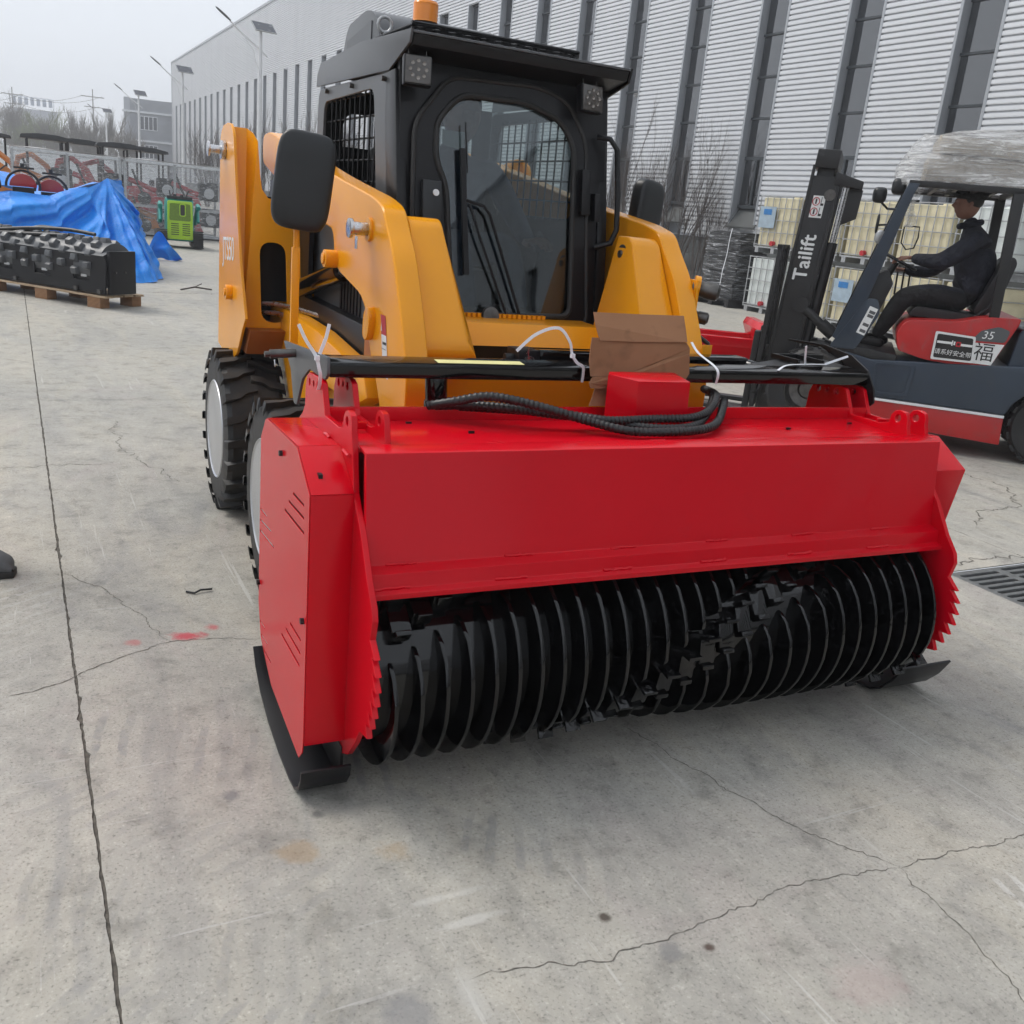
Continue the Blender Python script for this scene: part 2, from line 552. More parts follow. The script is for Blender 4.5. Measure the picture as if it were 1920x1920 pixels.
def concrete():
    t = NT('worn_concrete')
    v = t.coord()
    def n2(vec, scale, detail, rough=.6, dist=0.0):
        n = t.new('ShaderNodeTexNoise', noise_dimensions='2D')
        n.inputs['Scale'].default_value = scale; n.inputs['Detail'].default_value = detail
        n.inputs['Roughness'].default_value = rough; n.inputs['Distortion'].default_value = dist
        t.link(vec, n.inputs['Vector'])
        return n.outputs['Fac']
    a = n2(v, .5, 3)
    b = n2(t.coord((1, .22, 1), (0, 0, -.02)), 2.4, 6, .68, .7)
    c = n2(v, 7, 5, .68)
    d = n2(v, 120, 2)
    e = n2(t.coord((1, .6, 1), (0, 0, -.9), (3, 7, 0)), 3.0, 4, .62, 1.0)
    m = n2(v, 1.5, 2)
    col = t.ramp(a, (.25, (.325, .314, .282)), (.5, (.365, .351, .312)), (.75, (.405, .387, .347)))
    col = t.mix(1, col, t.ramp(b, (.30, (.82, .822, .845)), (.46, (.98, .98, .985)), (.56, (1.02, 1.012, 1.0)), (.72, (1.12, 1.085, 1.04))), 'MULTIPLY')
    col = t.mix(.7, col, t.ramp(c, (.28, .60), (.45, .95), (.6, 1.03), (.78, 1.22)), 'MULTIPLY')
    # dark rubbed patches, pinkish film
    col = t.mix(t.ramp(e, (.58, 0), (.72, .32)), col, (.20, .20, .205))
    col = t.mix(t.ramp(e, (.30, .35), (.42, 0)), col, (.36, .325, .305))
    f2 = n2(v, 30, 4, .7)
    col = t.mix(.65, col, t.ramp(f2, (.26, .62), (.42, .97), (.6, 1.02), (.76, 1.25)), 'MULTIPLY')
    col = t.mix(.6, col, t.ramp(d, (.24, .40), (.40, 1.0), (.64, 1.0), (.80, 1.45)), 'MULTIPLY')
    # tyre tread prints: rows of blocks along a run
    def run(x, y, ang, width, freq, amt, c2, skew, lo, hi):
        nonlocal col
        w = t.coord((1, 1, 1), (0, 0, 0), (-x, -y, 0))
        rt = t.new('ShaderNodeVectorRotate', rotation_type='Z_AXIS')
        rt.inputs['Angle'].default_value = -ang
        t.link(w, rt.inputs['Vector'])
        sx = t.new('ShaderNodeSeparateXYZ')
        t.link(rt.outputs[0], sx.inputs[0])
        yy = t.math('ADD', sx.outputs[1], t.math('MULTIPLY', t.math('SUBTRACT', m, .5), .25))
        ay = t.math('ABSOLUTE', yy)
        band = t.ramp(ay, (width * .6, 1), (width, 0))
        ph = t.math('ADD', t.math('MULTIPLY', sx.outputs[0], freq), t.math('MULTIPLY', yy, freq * skew))
        ph = t.math('ADD', ph, t.math('MULTIPLY', c, 2.5))
        blk = t.math('MULTIPLY', t.ramp(t.math('SINE', ph), (.30, 0), (.65, 1)), t.ramp(f2, (.36, 0), (.56, 1)))
        ends = t.ramp(t.math('ABSOLUTE', sx.outputs[0]), (hi * .7, 1), (hi, 0))
        f = t.math('MULTIPLY', t.math('MULTIPLY', band, blk), t.math('MULTIPLY', t.math('MULTIPLY', ends, t.ramp(b, (.40, .25), (.58, 1))), amt))
        col = t.mix(f, col, c2)
    for r_ in RUNS: run(*r_)
    # pale scrapes
    sc = n2(t.coord((12, .4, 1), (0, 0, .42)), 1.7, 4, .75, .2)
    col = t.mix(t.math('MULTIPLY', t.ramp(sc, (.65, 0), (.69, .5)), t.ramp(m, (.48, 0), (.58, 1))), col, (.52, .51, .48))
    sc2 = n2(t.coord((.5, 12, 1), (0, 0, -.25)), 1.5, 4, .75, .2)
    col = t.mix(t.math('MULTIPLY', t.ramp(sc2, (.66, 0), (.70, .4)), t.ramp(m, (.40, 1), (.5, 0))), col, (.48, .47, .45))
    # spilt paint, rust, oil: blots with their own outline
    for x, y, r, c2, amt, sx_, sy_ in BLOTS:
        w = t.coord((1 / sx_, 1 / sy_, 1), (0, 0, 0), (-x / sx_, -y / sy_, 0))
        le = t.new('ShaderNodeVectorMath', operation='LENGTH')
        t.link(w, le.inputs[0])
        dd = t.math('ADD', le.outputs['Value'], t.math('MULTIPLY', t.math('SUBTRACT', c, .5), r * 2.2))
        col = t.mix(t.ramp(dd, (r * .45, amt), (r, 0)), col, c2)
    t.set('Base Color', col)
    t.set('Roughness', t.ramp(b, (.3, .60), (.7, .85)))
    t.set('Specular IOR Level', .35)
    t.bump(c, .25, .012)
    return t.m
def fbl(x, y):
    """world point in yard coordinates"""
    q = FB.m.inverted() @ Vector((x, y, 0))
    return q.x, q.y
_dk = (.17, .172, .182)
RUNS = [(*fbl(-.72, 2.3), 2.6, .13, 85, .75, _dk, .35, 0, .55), (*fbl(-.75, 1.95), 2.35, .13, 82, .4, (.19, .19, .195), -.3, 0, .6),
        (*fbl(-.62, 1.62), 2.5, .12, 90, .38, (.2, .198, .2), .4, 0, .5), (*fbl(-.45, 1.42), 2.7, .11, 84, .4, _dk, -.35, 0, .4),
        (*fbl(.25, 1.95), 2.2, .10, 84, .4, _dk, .5, 0, .4), (*fbl(-1.75, 2.75), 1.3, .3, 70, .6, (.44, .43, .41), .9, 0, .6),
        (*fbl(1.5, 1.95), 2.7, .14, 120, .75, (.52, .51, .49), .1, 0, .22)]
BLOTS = [(*fbl(-1.085, 2.97), .05, (.42, .045, .065), .9, 1.3, .8), (*fbl(-1.02, 3.06), .03, (.40, .06, .07), .7, 1, 1), (*fbl(-1.23, 2.89), .03, (.38, .1, .1), .6, 1, 1),
         (*fbl(-.42, 1.90), .045, (.34, .24, .13), .45, 1.3, 1), (*fbl(-.21, 1.95), .045, (.33, .235, .13), .45, 1.3, 1), (*fbl(.86, 1.66), .09, (.43, .33, .31), .35, 1, 1),
         (*fbl(.30, 1.78), .018, (.06, .045, .035), .9, 1, 1), (*fbl(.53, 1.72), .014, (.07, .045, .035), .9, 1, 1), (*fbl(.44, 1.70), .03, (.15, .15, .155), .6, 1, 1),
         (*fbl(-.65, 2.1), .03, (.12, .12, .13), .6, 1, 1), (*fbl(-.42, 2.05), .022, (.10, .1, .1), .7, 1, 1), (*fbl(-.1, 1.45), .06, (.19, .19, .195), .6, 1, 1),
         (*fbl(.02, 1.52), .07, (.44, .43, .40), .55, .5, 1.4), (*fbl(-.06, 1.8), .035, (.50, .49, .46), .6, 3, .5), (*fbl(-.02, 1.72), .03, (.50, .49, .46), .6, 3, .5)]
M['concrete'] = concrete()

def cladding():
    t = NT('corrugated_sheet')
    v = t.coord()
    n = t.noise(t.coord((.6, .6, .12)), 1.4, 5)
    t.set('Base Color', t.ramp(n, (.3, (.62, .635, .66)), (.7, (.68, .695, .72))))
    t.set('Roughness', .42).set('Metallic', .25).set('Specular IOR Level', .5)
    return t.m
M['clad'] = cladding()
M['clad_trim'] = flat('grey_trim_sheet', (.36, .38, .41), .45, .06, 2, metal=.2)
M['win_frame'] = flat('dark_window_frame', (.035, .043, .05), .45, .1, 4)
M['plinth'] = flat('grey_plinth_tiles', (.075, .082, .082), .7, .25, 1.5)

def pane_glass(name, tint=(.9, .95, .95), trans=.75, ior=1.65):
    """clear sheet glass: sees through, mirrors more at grazing angles"""
    t = NT(name)
    g = t.new('ShaderNodeBsdfGlossy'); g.inputs['Roughness'].default_value = .015
    bp = t.new('ShaderNodeBump'); bp.inputs['Strength'].default_value = .12; bp.inputs['Distance'].default_value = .02
    t.link(t.noise(t.coord(), 3.0, 1), bp.inputs['Height']); t.link(bp.outputs[0], g.inputs['Normal'])
    g.inputs['Color'].default_value = (.95, .97, 1, 1)
    tr = t.new('ShaderNodeBsdfTransparent'); tr.inputs['Color'].default_value = (tint[0] * trans, tint[1] * trans, tint[2] * trans, 1)
    fr = t.new('ShaderNodeFresnel'); fr.inputs['IOR'].default_value = ior
    mx = t.new('ShaderNodeMixShader')
    t.link(fr.outputs[0], mx.inputs[0]); t.link(tr.outputs[0], mx.inputs[1]); t.link(g.outputs[0], mx.inputs[2])
    t.link(mx.outputs[0], t.out.inputs['Surface'])
    return t.m
M['glass'] = pane_glass('cab_glass', (.80, .88, .88), .72)
M['hall_glass'] = pane_glass('hall_window_glass', (.75, .88, .88), .5, 2.4)

def film():
    """clear stretch film: wrinkled, streaky, partly opaque"""
    t = NT('clear_stretch_film')
    v = t.coord((1, 1, 5.5), (.12, .1, 0))
    n = t.noise(v, 5.5, 7, .68, 1.1)
    tr = t.new('ShaderNodeBsdfTransparent'); tr.inputs['Color'].default_value = (.93, .94, .95, 1)
    t.set('Base Color', (.75, .77, .79)).set('Roughness', .2).set('Specular IOR Level', .7)
    mx = t.new('ShaderNodeMixShader')
    t.link(t.ramp(n, (.38, .07), (.55, .22), (.70, .8)), mx.inputs[0])
    t.link(tr.outputs[0], mx.inputs[1]); t.link(t.b.outputs[0], mx.inputs[2])
    t.link(mx.outputs[0], t.out.inputs['Surface'])
    t.bump(n, .8, .02)
    return t.m
M['film'] = film()

def film_grey():
    t = NT('cloudy_stretch_film')
    v = t.coord((1, 1, 8), (.05, .04, .3))
    n = t.noise(v, 3.2, 8, .72, 1.3)
    tr = t.new('ShaderNodeBsdfTransparent'); tr.inputs['Color'].default_value = (.9, .9, .9, 1)
    t.set('Base Color', (.80, .81, .82)).set('Roughness', .22).set('Specular IOR Level', .7)
    mx = t.new('ShaderNodeMixShader')
    t.link(t.ramp(n, (.36, .12), (.52, .38), (.64, .95)), mx.inputs[0])
    t.link(tr.outputs[0], mx.inputs[1]); t.link(t.b.outputs[0], mx.inputs[2])
    t.link(mx.outputs[0], t.out.inputs['Surface'])
    t.bump(n, .9, .02)
    return t.m
M['film2'] = film_grey()
def film_dark():
    t = NT('thin_stretch_film')
    n = t.noise(t.coord((.7, .7, 9), (.10, .06, .3)), 2.6, 8, .72, 1.4)
    tr = t.new('ShaderNodeBsdfTransparent'); tr.inputs['Color'].default_value = (.95, .95, .95, 1)
    t.set('Base Color', (.70, .72, .75)).set('Roughness', .18).set('Specular IOR Level', .8)
    mx_ = t.new('ShaderNodeMixShader')
    t.link(t.ramp(n, (.40, .03), (.56, .12), (.64, .85), (.75, .5)), mx_.inputs[0])
    t.link(tr.outputs[0], mx_.inputs[1]); t.link(t.b.outputs[0], mx_.inputs[2])
    t.link(mx_.outputs[0], t.out.inputs['Surface'])
    t.bump(n, 1.0, .04)
    return t.m
M['film3'] = film_dark()

def tarp():
    t = NT('blue_tarpaulin')
    v = t.coord()
    n = t.noise(v, 3.2, 7, .65, .8)
    f = t.noise(t.coord((1, 1, 1.6)), 16, 6, .7, .6)
    t.set('Base Color', t.ramp(n, (.3, (.003, .19, .72)), (.7, (.006, .30, .90))))
    t.set('Roughness', .38).set('Specular IOR Level', .5)
    p = t.bump(n, .5, .08)
    t.bump(f, .45, .03, p)
    return t.m
M['tarp'] = tarp()

def wood():
    t = NT('pallet_wood')
    n = t.noise(t.coord((1, 12, 12)), 4, 6, .6, .4)
    t.set('Base Color', t.ramp(n, (.3, (.30, .20, .12)), (.6, (.47, .35, .23)), (.8, (.53, .42, .30))))
    t.set('Roughness', .8)
    t.bump(n, .2, .004)
    return t.m
M['wood'] = wood()
def plywood():
    t = NT('ply_block_edges')
    w = t.new('ShaderNodeTexWave', wave_type='BANDS', bands_direction='Z')
    w.inputs['Scale'].default_value = 22
    w.inputs['Distortion'].default_value = .6
    t.link(t.coord(), w.inputs['Vector'])
    t.set('Base Color', t.ramp(w.outputs['Fac'], (.2, (.16, .075, .035)), (.6, (.36, .20, .10))))
    t.set('Roughness', .85)
    return t.m
M['ply'] = plywood()
def cardboard(name, c0, c1):
    t = NT(name)
    v = t.coord()
    n = t.noise(v, 3.5, 4, .5, .3)
    st = t.noise(t.coord((1, 1, 1)), 13, 4, .5, .2)
    c = t.ramp(n, (.3, c0), (.7, c1))
    c = t.mix(t.ramp(st, (.56, 0), (.70, .55)), c, tuple(x * .5 for x in c0))
    t.set('Base Color', c).set('Roughness', .85).set('Specular IOR Level', .2)
    w = t.new('ShaderNodeTexWave', wave_type='BANDS', bands_direction='X'); w.inputs['Scale'].default_value = 60
    t.link(v, w.inputs['Vector'])
    t.bump(w.outputs['Fac'], .06, .002)
    return t.m
M['card'] = cardboard('brown_cardboard', (.22, .105, .055), (.30, .155, .085))
M['card_pale'] = cardboard('pale_cardboard', (.42, .38, .32), (.55, .50, .43))
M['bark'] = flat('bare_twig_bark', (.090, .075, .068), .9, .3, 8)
M['bark_hazed'] = flat('hazed_bark', (.20, .185, .165), .9, .3, 3)  # paled bark tone with the distance haze mixed into the colour
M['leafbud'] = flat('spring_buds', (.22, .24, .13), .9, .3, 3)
M['ibc'] = flat('yellowed_tank_plastic', (.62, .56, .38), .45, .12, 3, spec=.4)
M['ibc_w'] = flat('white_tank_plastic', (.62, .66, .64), .45, .08, 3, spec=.4)
M['galv'] = flat('galvanised_tube', (.42, .43, .44), .45, .2, 12, metal=.6)
M['blue_label'] = flat('blue_label', (.02, .16, .42), .5, .2, 8)
M['pale_blue'] = flat('pale_blue_label', (.30, .38, .45), .5, .15, 8)
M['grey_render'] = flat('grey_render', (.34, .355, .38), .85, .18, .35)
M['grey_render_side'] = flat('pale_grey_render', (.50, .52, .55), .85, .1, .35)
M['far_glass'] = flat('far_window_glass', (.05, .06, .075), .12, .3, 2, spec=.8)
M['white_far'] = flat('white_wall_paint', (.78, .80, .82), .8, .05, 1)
M['sign_hazed'] = flat('hazed_sign_blue', (.45, .50, .58), .8, .1, 1)  # sign blue paled, haze put into the colour itself
M['hill'] = flat('wooded_hill', (.065, .07, .06), .95, .35, .05)
M['solar'] = flat('solar_panel', (.05, .055, .07), .25, .2, 3)
M['grate'] = flat('cast_iron', (.16, .165, .165), .55, .2, 20, metal=.4, bump=.2)
M['drain_shade'] = flat('dark_drain_shade', (.03, .028, .025), .95, .3, 12)  # near-black colour stands in for shade below the grate slots
# ------------------------------------------------------------------ ground: filler sheet, slabs with open joints, cracks
gb = MB()
DR0, DR1 = -4.0, 2.9                       # the drain runs between these along the yard
for q in (((-1500, -1500), (4.05, 1500)), ((4.77, -1500), (1500, 1500)), ((4.05, -1500), (4.77, DR0)), ((4.05, DR1), (4.77, 1500))):
    gb.quad((q[0][0], q[0][1], -.0045), (q[1][0], q[0][1], -.0045), (q[1][0], q[1][1], -.0045), (q[0][0], q[1][1], -.0045))
ground = solo('ground', None, None, FB, (0, 0, -.0045), gb, M['ground_dark'], kind='structure', smooth=False)

yard = bpy.data.objects.new('concrete_yard', None)
COL.objects.link(yard)
yard.rotation_euler = (0, 0, FB.yaw)
yard['kind'] = 'structure'
YT = T(yard, FB, (0, 0, 0))
rj = random.Random(3)
P_J = [-76, -62, -48, -34, -22, -13.1, -8.7, -4.3, .1, 4.06, 4.76, 9.0, 13.2, 16.9]
S_J = [-60, -45, -30, -15, -7.6, -.3, 7.04, 14.4, 21.7, 29, 36.3, 43.6, 51, 58.3, 73, 88, 103, 118, 133, 160]
for i in range(len(P_J) - 1):
    for j in range(len(S_J) - 1):
        p0, p1, s0, s1 = P_J[i], P_J[i + 1], S_J[j], S_J[j + 1]
        if i == 9:
            if s0 < DR0 and s1 > DR0: s1 = DR0
            elif s0 >= DR0 - .01 and s1 <= DR1: continue
            elif s0 < DR1 < s1: s0 = DR1
        near = -9 < p0 < 5 and -1 < s0 < 9
        g = .0045
        gp0 = gp1 = .004
        if abs(p0 - .1) > .01: gp0 = .002
        if abs(p1 - .1) > .01: gp1 = .002
        g0 = g1 = .0022
        x0, x1, y0, y1 = p0 + gp0, p1 - gp1, s0 + g0, s1 - g1
        if near:
            poly = []
            def edge(a, b, amp):
                L = math.hypot(b[0] - a[0], b[1] - a[1])
                n = max(2, int(L / .018))
                nx, ny = (b[1] - a[1]) / L, -(b[0] - a[0]) / L
                k = 0.0
                for q in range(n):
                    t = q / n
                    k = k * .5 + rj.gauss(0, amp)
                    if rj.random() < .012: k -= amp * 6
                    o_ = min(k, .002)
                    poly.append((a[0] + (b[0] - a[0]) * t + nx * o_, a[1] + (b[1] - a[1]) * t + ny * o_))
            edge((x0, y0), (x1, y0), .0006); edge((x1, y0), (x1, y1), .0012)
            edge((x1, y1), (x0, y1), .0006); edge((x0, y1), (x0, y0), .0012)
        else:
            poly = [(x0, y0), (x1, y0), (x1, y1), (x0, y1)]
        mb = MB()
        n = len(poly)
        mb.add([(p, q, 0) for p, q in poly] + [(p, q, -.0042) for p, q in poly],
               [tuple(range(n))] + [((k + 1) % n, k, n + k, n + (k + 1) % n) for k in range(n)])
        o = part(YT, 'slab', mb, M['concrete'], smooth=False)
        o['kind'] = 'structure'

def crack(pts, w=.004, seed=1, amp=.012):
    """thin jagged open crack through world points"""
    r = random.Random(seed)
    P = []
    for a, b in zip(pts[:-1], pts[1:]):
        a, b = Vector((*a, 0)), Vector((*b, 0))
        n = max(2, int((b - a).length / .012))
        nn = Vector((-(b - a).y, (b - a).x, 0)).normalized()
        k = 0
        for i in range(n):
            t = i / n
            k = k * .82 + r.gauss(0, amp * .35)
            env = min(1, t * 5, (1 - t) * 5)
            P.append(a + (b - a) * t + nn * k * env)
    P.append(Vector((*pts[-1], 0)))
    mb = MB()
    vs = []
    for i, p in enumerate(P):
        d = (P[min(i + 1, len(P) - 1)] - P[max(i - 1, 0)])
        nn = Vector((-d.y, d.x, 0)).normalized()
        ww = w * .75 * (.3 + r.random() * .9) * min(1, (i + 1) / 6, (len(P) - i) / 8)
        vs += [p + nn * ww / 2 + Vector((0, 0, .0012)), p - nn * ww / 2 + Vector((0, 0, .0012))]
    mb.add([FB.m.inverted() @ v for v in vs], [(2 * i, 2 * i + 1, 2 * i + 3, 2 * i + 2) for i in range(len(P) - 1)])
    part(YT, 'crack', mb, M['crack'], smooth=False)
crack([(-1.446, 2.444), (-1.314, 2.596), (-1.202, 2.808), (-1.119, 2.917), (-.991, 2.973), (-.83, 3.01)], .0055, 1)
crack([(-1.73, 3.40), (-1.534, 3.311), (-1.30, 3.11), (-1.119, 2.917)], .0045, 2)
crack([(.40, 2.66), (.463, 2.598), (.647, 2.411), (.832, 2.213), (1.084, 2.068)], .0042, 3)
crack([(1.084, 2.068), (1.278, 2.168), (1.5, 2.272), (1.9, 2.5)], .0045, 4)
crack([(1.084, 2.068), (1.152, 1.873), (1.194, 1.647), (1.23, 1.4)], .004, 5)
crack([(1.084, 2.068), (.886, 2.004), (.767, 1.957), (.571, 1.819), (.349, 1.689), (.139, 1.608), (.007, 1.558)], .0038, 6)
crack([(3.2, 6.9), (3.45, 6.5), (3.30, 5.98), (2.9, 5.75), (2.75, 5.4)], .012, 7, .03)
crack([(2.2, 4.66), (2.32, 4.62), (2.5, 4.76), (2.773, 4.869), (3.3, 5.1)], .014, 8, .03)
crack([(-2.6, 5.9), (-2.35, 5.35), (-2.05, 5.0), (-1.75, 4.7)], .006, 9, .03)
crack([(-3.2, 4.2), (-2.6, 4.7), (-2.2, 4.95)], .006, 10, .03)
crack([(-5.3, 13.2), (-4.9, 13.5), (-4.2, 14.0), (-3.5, 14.2)], .03, 11, .06)

# drain grate on the right
dt = thing('drain_grate', 'grey cast iron drain grate with rows of slots, set in the concrete', 'drain grate', FB, (4.41, 1.5, 0))
mb = MB()
mb.box((4.04, DR0, -.29), (4.06, DR1, -.005)); mb.box((4.76, DR0, -.29), (4.78, DR1, -.005)); mb.box((4.04, DR0, -.31), (4.78, DR1, -.29))
part(dt, 'channel', mb, M['drain_shade'], smooth=False)
y = DR1 - .01
while y > -.6:
    y0 = max(y - .5, DR0)
    holes = []
    for k in range(9):
        yy = y - .035 - k * .0525
        for c0, c1 in ((4.10, 4.385), (4.435, 4.72)):
            sh = .02 if c0 < 4.2 else 0
            holes.append(rrect(c0, yy - .014 - sh, c1, yy + .014 - sh, .013, 3))
    mb = MB()
    plate(mb, [(4.063, y0), (4.757, y0), (4.757, y), (4.063, y)], holes, 2, -.035, -.001, .002)
    part(dt, 'grate_panel', mb, M['grate'])
    y = y0 - .006

# ------------------------------------------------------------------ the long corrugated factory hall
HP, HS0, HS1, HZ, HT, HE = 16.8, -75.0, 119.8, 1.42, 9.24, 13.86
WP, W0, WW, REV = 3.013, 20.1, 1.04, .22            # window pitch, one window's centre, opening width, depth of the reveal
hall = thing('factory_hall', 'long light grey factory hall clad in horizontal corrugated sheet with tall narrow windows', 'building', FB, (HP, 20, 0))
RIB = .1203
def ribs(mb, y0, y1, z0, z1, x=HP, d=.046):
    n = max(1, round((z1 - z0) / RIB))
    h = (z1 - z0) / n
    pr = []
    for k in range(n):
        z = z0 + k * h
        pr += [(x, z), (x, z + .022), (x - d, z + .034), (x - d * 1.05, z + .055), (x - d, z + h - .006)]
    pr.append((x, z1))
    vs = []
    for xx, z in pr: vs += [(xx, y0, z), (xx, y1, z)]
    mb.add(vs, [(2 * i, 2 * i + 1, 2 * i + 3, 2 * i + 2) for i in range(len(pr) - 1)])
def hall_part(name, mb, mat, **k): return part(hall, name, mb, mat, **k)
ks = [k for k in range(-40, 60) if HS0 + 1 < W0 + k * WP < HS1 - .8]
mb = MB(); ribs(mb, HS0, HS1, HT, HE - .12)
hall_part('upper_cladding', mb, M['clad'], smooth=False)
mb = MB()
mb.box((HP - .10, HS0 - .05, HE - .12), (HP + .5, HS1 + .05, HE + .06))
hall_part('eave_flashing', mb, M['clad_trim'], bevel=.01)
mb = MB(); mb.box((HP - .07, HS1 - .08, 0), (HP + .1, HS1 + .12, HE - .12))
hall_part('corner_trim', mb, M['clad_trim'])
mb = MB()
mb.add([(HP + .5, HS0, HE), (HP + .5, HS1, HE), (HP + 22, HS1, HE + 2.1), (HP + 22, HS0, HE + 2.1), (HP + 43, HS1, HE), (HP + 43, HS0, HE)], [(0, 1, 2, 3), (3, 2, 4, 5)])
hall_part('roof', mb, M['clad'], smooth=False)
mb = MB()
mb.box((HP + .1, HS1 - .1, 0), (HP + 43, HS1, HE)); mb.box((HP + .1, HS0, 0), (HP + 43, HS0 + .1, HE)); mb.box((HP + 42.9, HS0, 0), (HP + 43, HS1, HE))
hall_part('end_wall', mb, M['clad_trim'], smooth=False)
mb = MB(); mb.box((HP + .05, HS0 + .2, .02), (HP + 42.8, HS1 - .2, .05))
hall_part('hall_floor', mb, M['plinth'], smooth=False)
# stone plinth: courses of tiles
mb = MB()
for k in range(3):
    mb.box((HP - .05, HS0, k * .47), (HP + .2, HS1, k * .47 + .462))
hall_part('plinth', mb, M['plinth'], bevel=.004)
mb = MB(); mb.box((HP - .085, HS0, HZ - .03), (HP + .2, HS1, HZ))
hall_part('plinth_flashing', mb, M['clad_trim'])
# one pier between two windows, shared by all
y0, y1 = WW / 2 + .02, WP - WW / 2 - .02
mb = MB(); ribs(mb, y0, y1, HZ, HT)
me_p = to_mesh('cladding_panel', mb, M['clad'], (0, 0, 0), smooth=False)
mb = MB()
mb.box((HP - .055, y0 - .07, HZ), (HP + REV, y0, HT)); mb.box((HP - .055, y1, HZ), (HP + REV, y1 + .07, HT))
me_t = to_mesh('jamb_trim', mb, M['clad_trim'], (0, 0, 0), bevel=.004)
# one window: frame with transoms, panes behind
a, b = -WW / 2 - .05, WW / 2 + .05
SILL = 2.2
ZT = [SILL, 3.38] + [3.38 + .965 * k for k in range(1, 6)] + [HT]
def win_frame(low=True):
    mb = MB()
    x0, x1 = HP + REV - .09, HP + REV
    mb.box((x0, a, ZT[0]), (x1, a + .06, HT)); mb.box((x0, b - .06, ZT[0]), (x1, b, HT))
    for z in ZT:
        t = .05 if z not in (ZT[0], ZT[1]) else .08
        if z == HT: z -= t
        mb.box((x0 - .003, a + .06, z), (x1, b - .06, z + t))
    mb.box((x0 - .006, -.035, ZT[0] + .08), (x1, .035, ZT[1]))
    return mb
me_w = to_mesh('window', win_frame(), M['win_frame'], (0, 0, 0), smooth=False)
def pane_mesh(z0, z1, ya, yb):
    mb = MB(); mb.box((HP + REV - .05, ya, z0), (HP + REV - .042, yb, z1))
    return to_mesh('pane', mb, M['hall_glass'], (0, 0, 0), smooth=False)
me_panes = [pane_mesh(ZT[k] + .05, ZT[k + 1], a + .06, b - .06) for k in range(1, len(ZT) - 1)]
me_panes += [pane_mesh(ZT[0] + .08, ZT[1], a + .06, -.035), pane_mesh(ZT[0] + .08, ZT[1], .035, b - .06)]
me_all = pane_mesh(ZT[0], HT, a + .06, b - .06)
mb = MB()
mb.prism([(HP + REV, SILL), (HP + REV, SILL - .03), (HP - .10, SILL - .50), (HP - .10, SILL - .46)], 1, a, b)
me_s = to_mesh('sill', mb, M['plinth'], (0, 0, 0), bevel=.004)
mb = MB(); mb.box((HP + REV + .001, a, HZ), (HP + REV + .05, b, SILL))
me_b = to_mesh('spandrel', mb, M['clad_trim'], (0, 0, 0), smooth=False)
me_h = None
SHORT = {9, 10, 11, 12}                 # windows above the side door stop higher up
for k in ks:
    yc = W0 + k * WP
    Mx = Matrix.Translation((-HP, yc - 20, 0))
    def put(me, par=hall.o, M_=Mx):
        o = bpy.data.objects.new(me.name, me); COL.objects.link(o); o.parent = par; o.matrix_local = M_
        return o
    put(me_p); put(me_t)
    w = put(me_w)
    I = Matrix.Identity(4)
    if 8 < yc < 46:
        for me in me_panes: put(me, w, I)
    else:
        put(me_all, w, I)
    put(me_s, w, I)
    put(me_b)
# first pier beyond the last window
yc = W0 + (ks[0] - 1) * WP
mb = MB(); ribs(mb, HS0, W0 + ks[0] * WP - WW / 2 - .02, HZ, HT); hall_part('cladding_panel', mb, M['clad'], smooth=False)
mb = MB(); ribs(mb, W0 + ks[-1] * WP + WW / 2 + .02, HS1 - .08, HZ, HT, HP + .0005); hall_part('cladding_panel', mb, M['clad'], smooth=False)
# side door canopy
ydo = W0 + 11.5 * WP
mb = MB(); mb.box((HP - 1.6, ydo - 2.4, 4.15), (HP - .04, ydo + 2.4, 4.5)); mb.box((HP - 1.5, ydo - 2.3, 4.5), (HP - .04, ydo + 2.3, 4.75))
hall_part('door_canopy', mb, M['clad_trim'], bevel=.02)
# interior: steel posts and skylight strips in the roof
mb = MB()
for k in range(-10, 20):
    mb.box((HP + 8, 20 + k * 6.0, .05), (HP + 8.3, 20.3 + k * 6.0, HE)); mb.bar((HP + 8.1, 20 + k * 6, HE - 4), (HP + 12, 20 + k * 6, HE - .2), .15, .15)
hall_part('roof_post', mb, M['white'], smooth=False, kind='stuff')
# ------------------------------------------------------------------ red forestry mulcher head (frame FL)
XL, XR = .66, 2.586
TH = .016
mul = thing('mulcher_head', 'large bright red forestry mulcher head with black toothed rotor, standing in front of the loader', 'mulcher head', FL, (1.62, 2.25, 0))
RC, RR, RD = (2.18, .34), .276, .205

# side plates: serrated front edge, ear lugs on top
teeth = []
ty = [(1.945, .515), (1.925, .478), (1.915, .441), (1.912, .404), (1.918, .367), (1.930, .330), (1.946, .293), (1.966, .258)]
for k in range(7):
    y0, z0 = ty[k]
    teeth += [(y0 - .004, z0), (y0 - .046 + .004 * k, z0 - .034)]
teeth.append((1.985, .245))
front = [(2.173, 1.0), (2.165, .985), (2.163, .965), (2.150, .93), (2.125, .82), (2.050, .74), (1.985, .645), (1.940, .595), (1.930, .565)] + teeth + \
        [(2.02, .19), (2.075, .125), (2.13, .095), (2.20, .085), (2.45, .10), (2.60, .18), (2.69, .40), (2.70, .80), (2.706, .872)]
rear_ear = [(2.655, .905), (2.632, .93), (2.630, .985), (2.615, 1.018), (2.590, 1.030), (2.475, 1.034), (2.452, 1.025)]
web = [(2.411, .948), (2.275, .948)]
front_ear = arc(2.205, .972, .034, 350, 510, 6)[::-1]
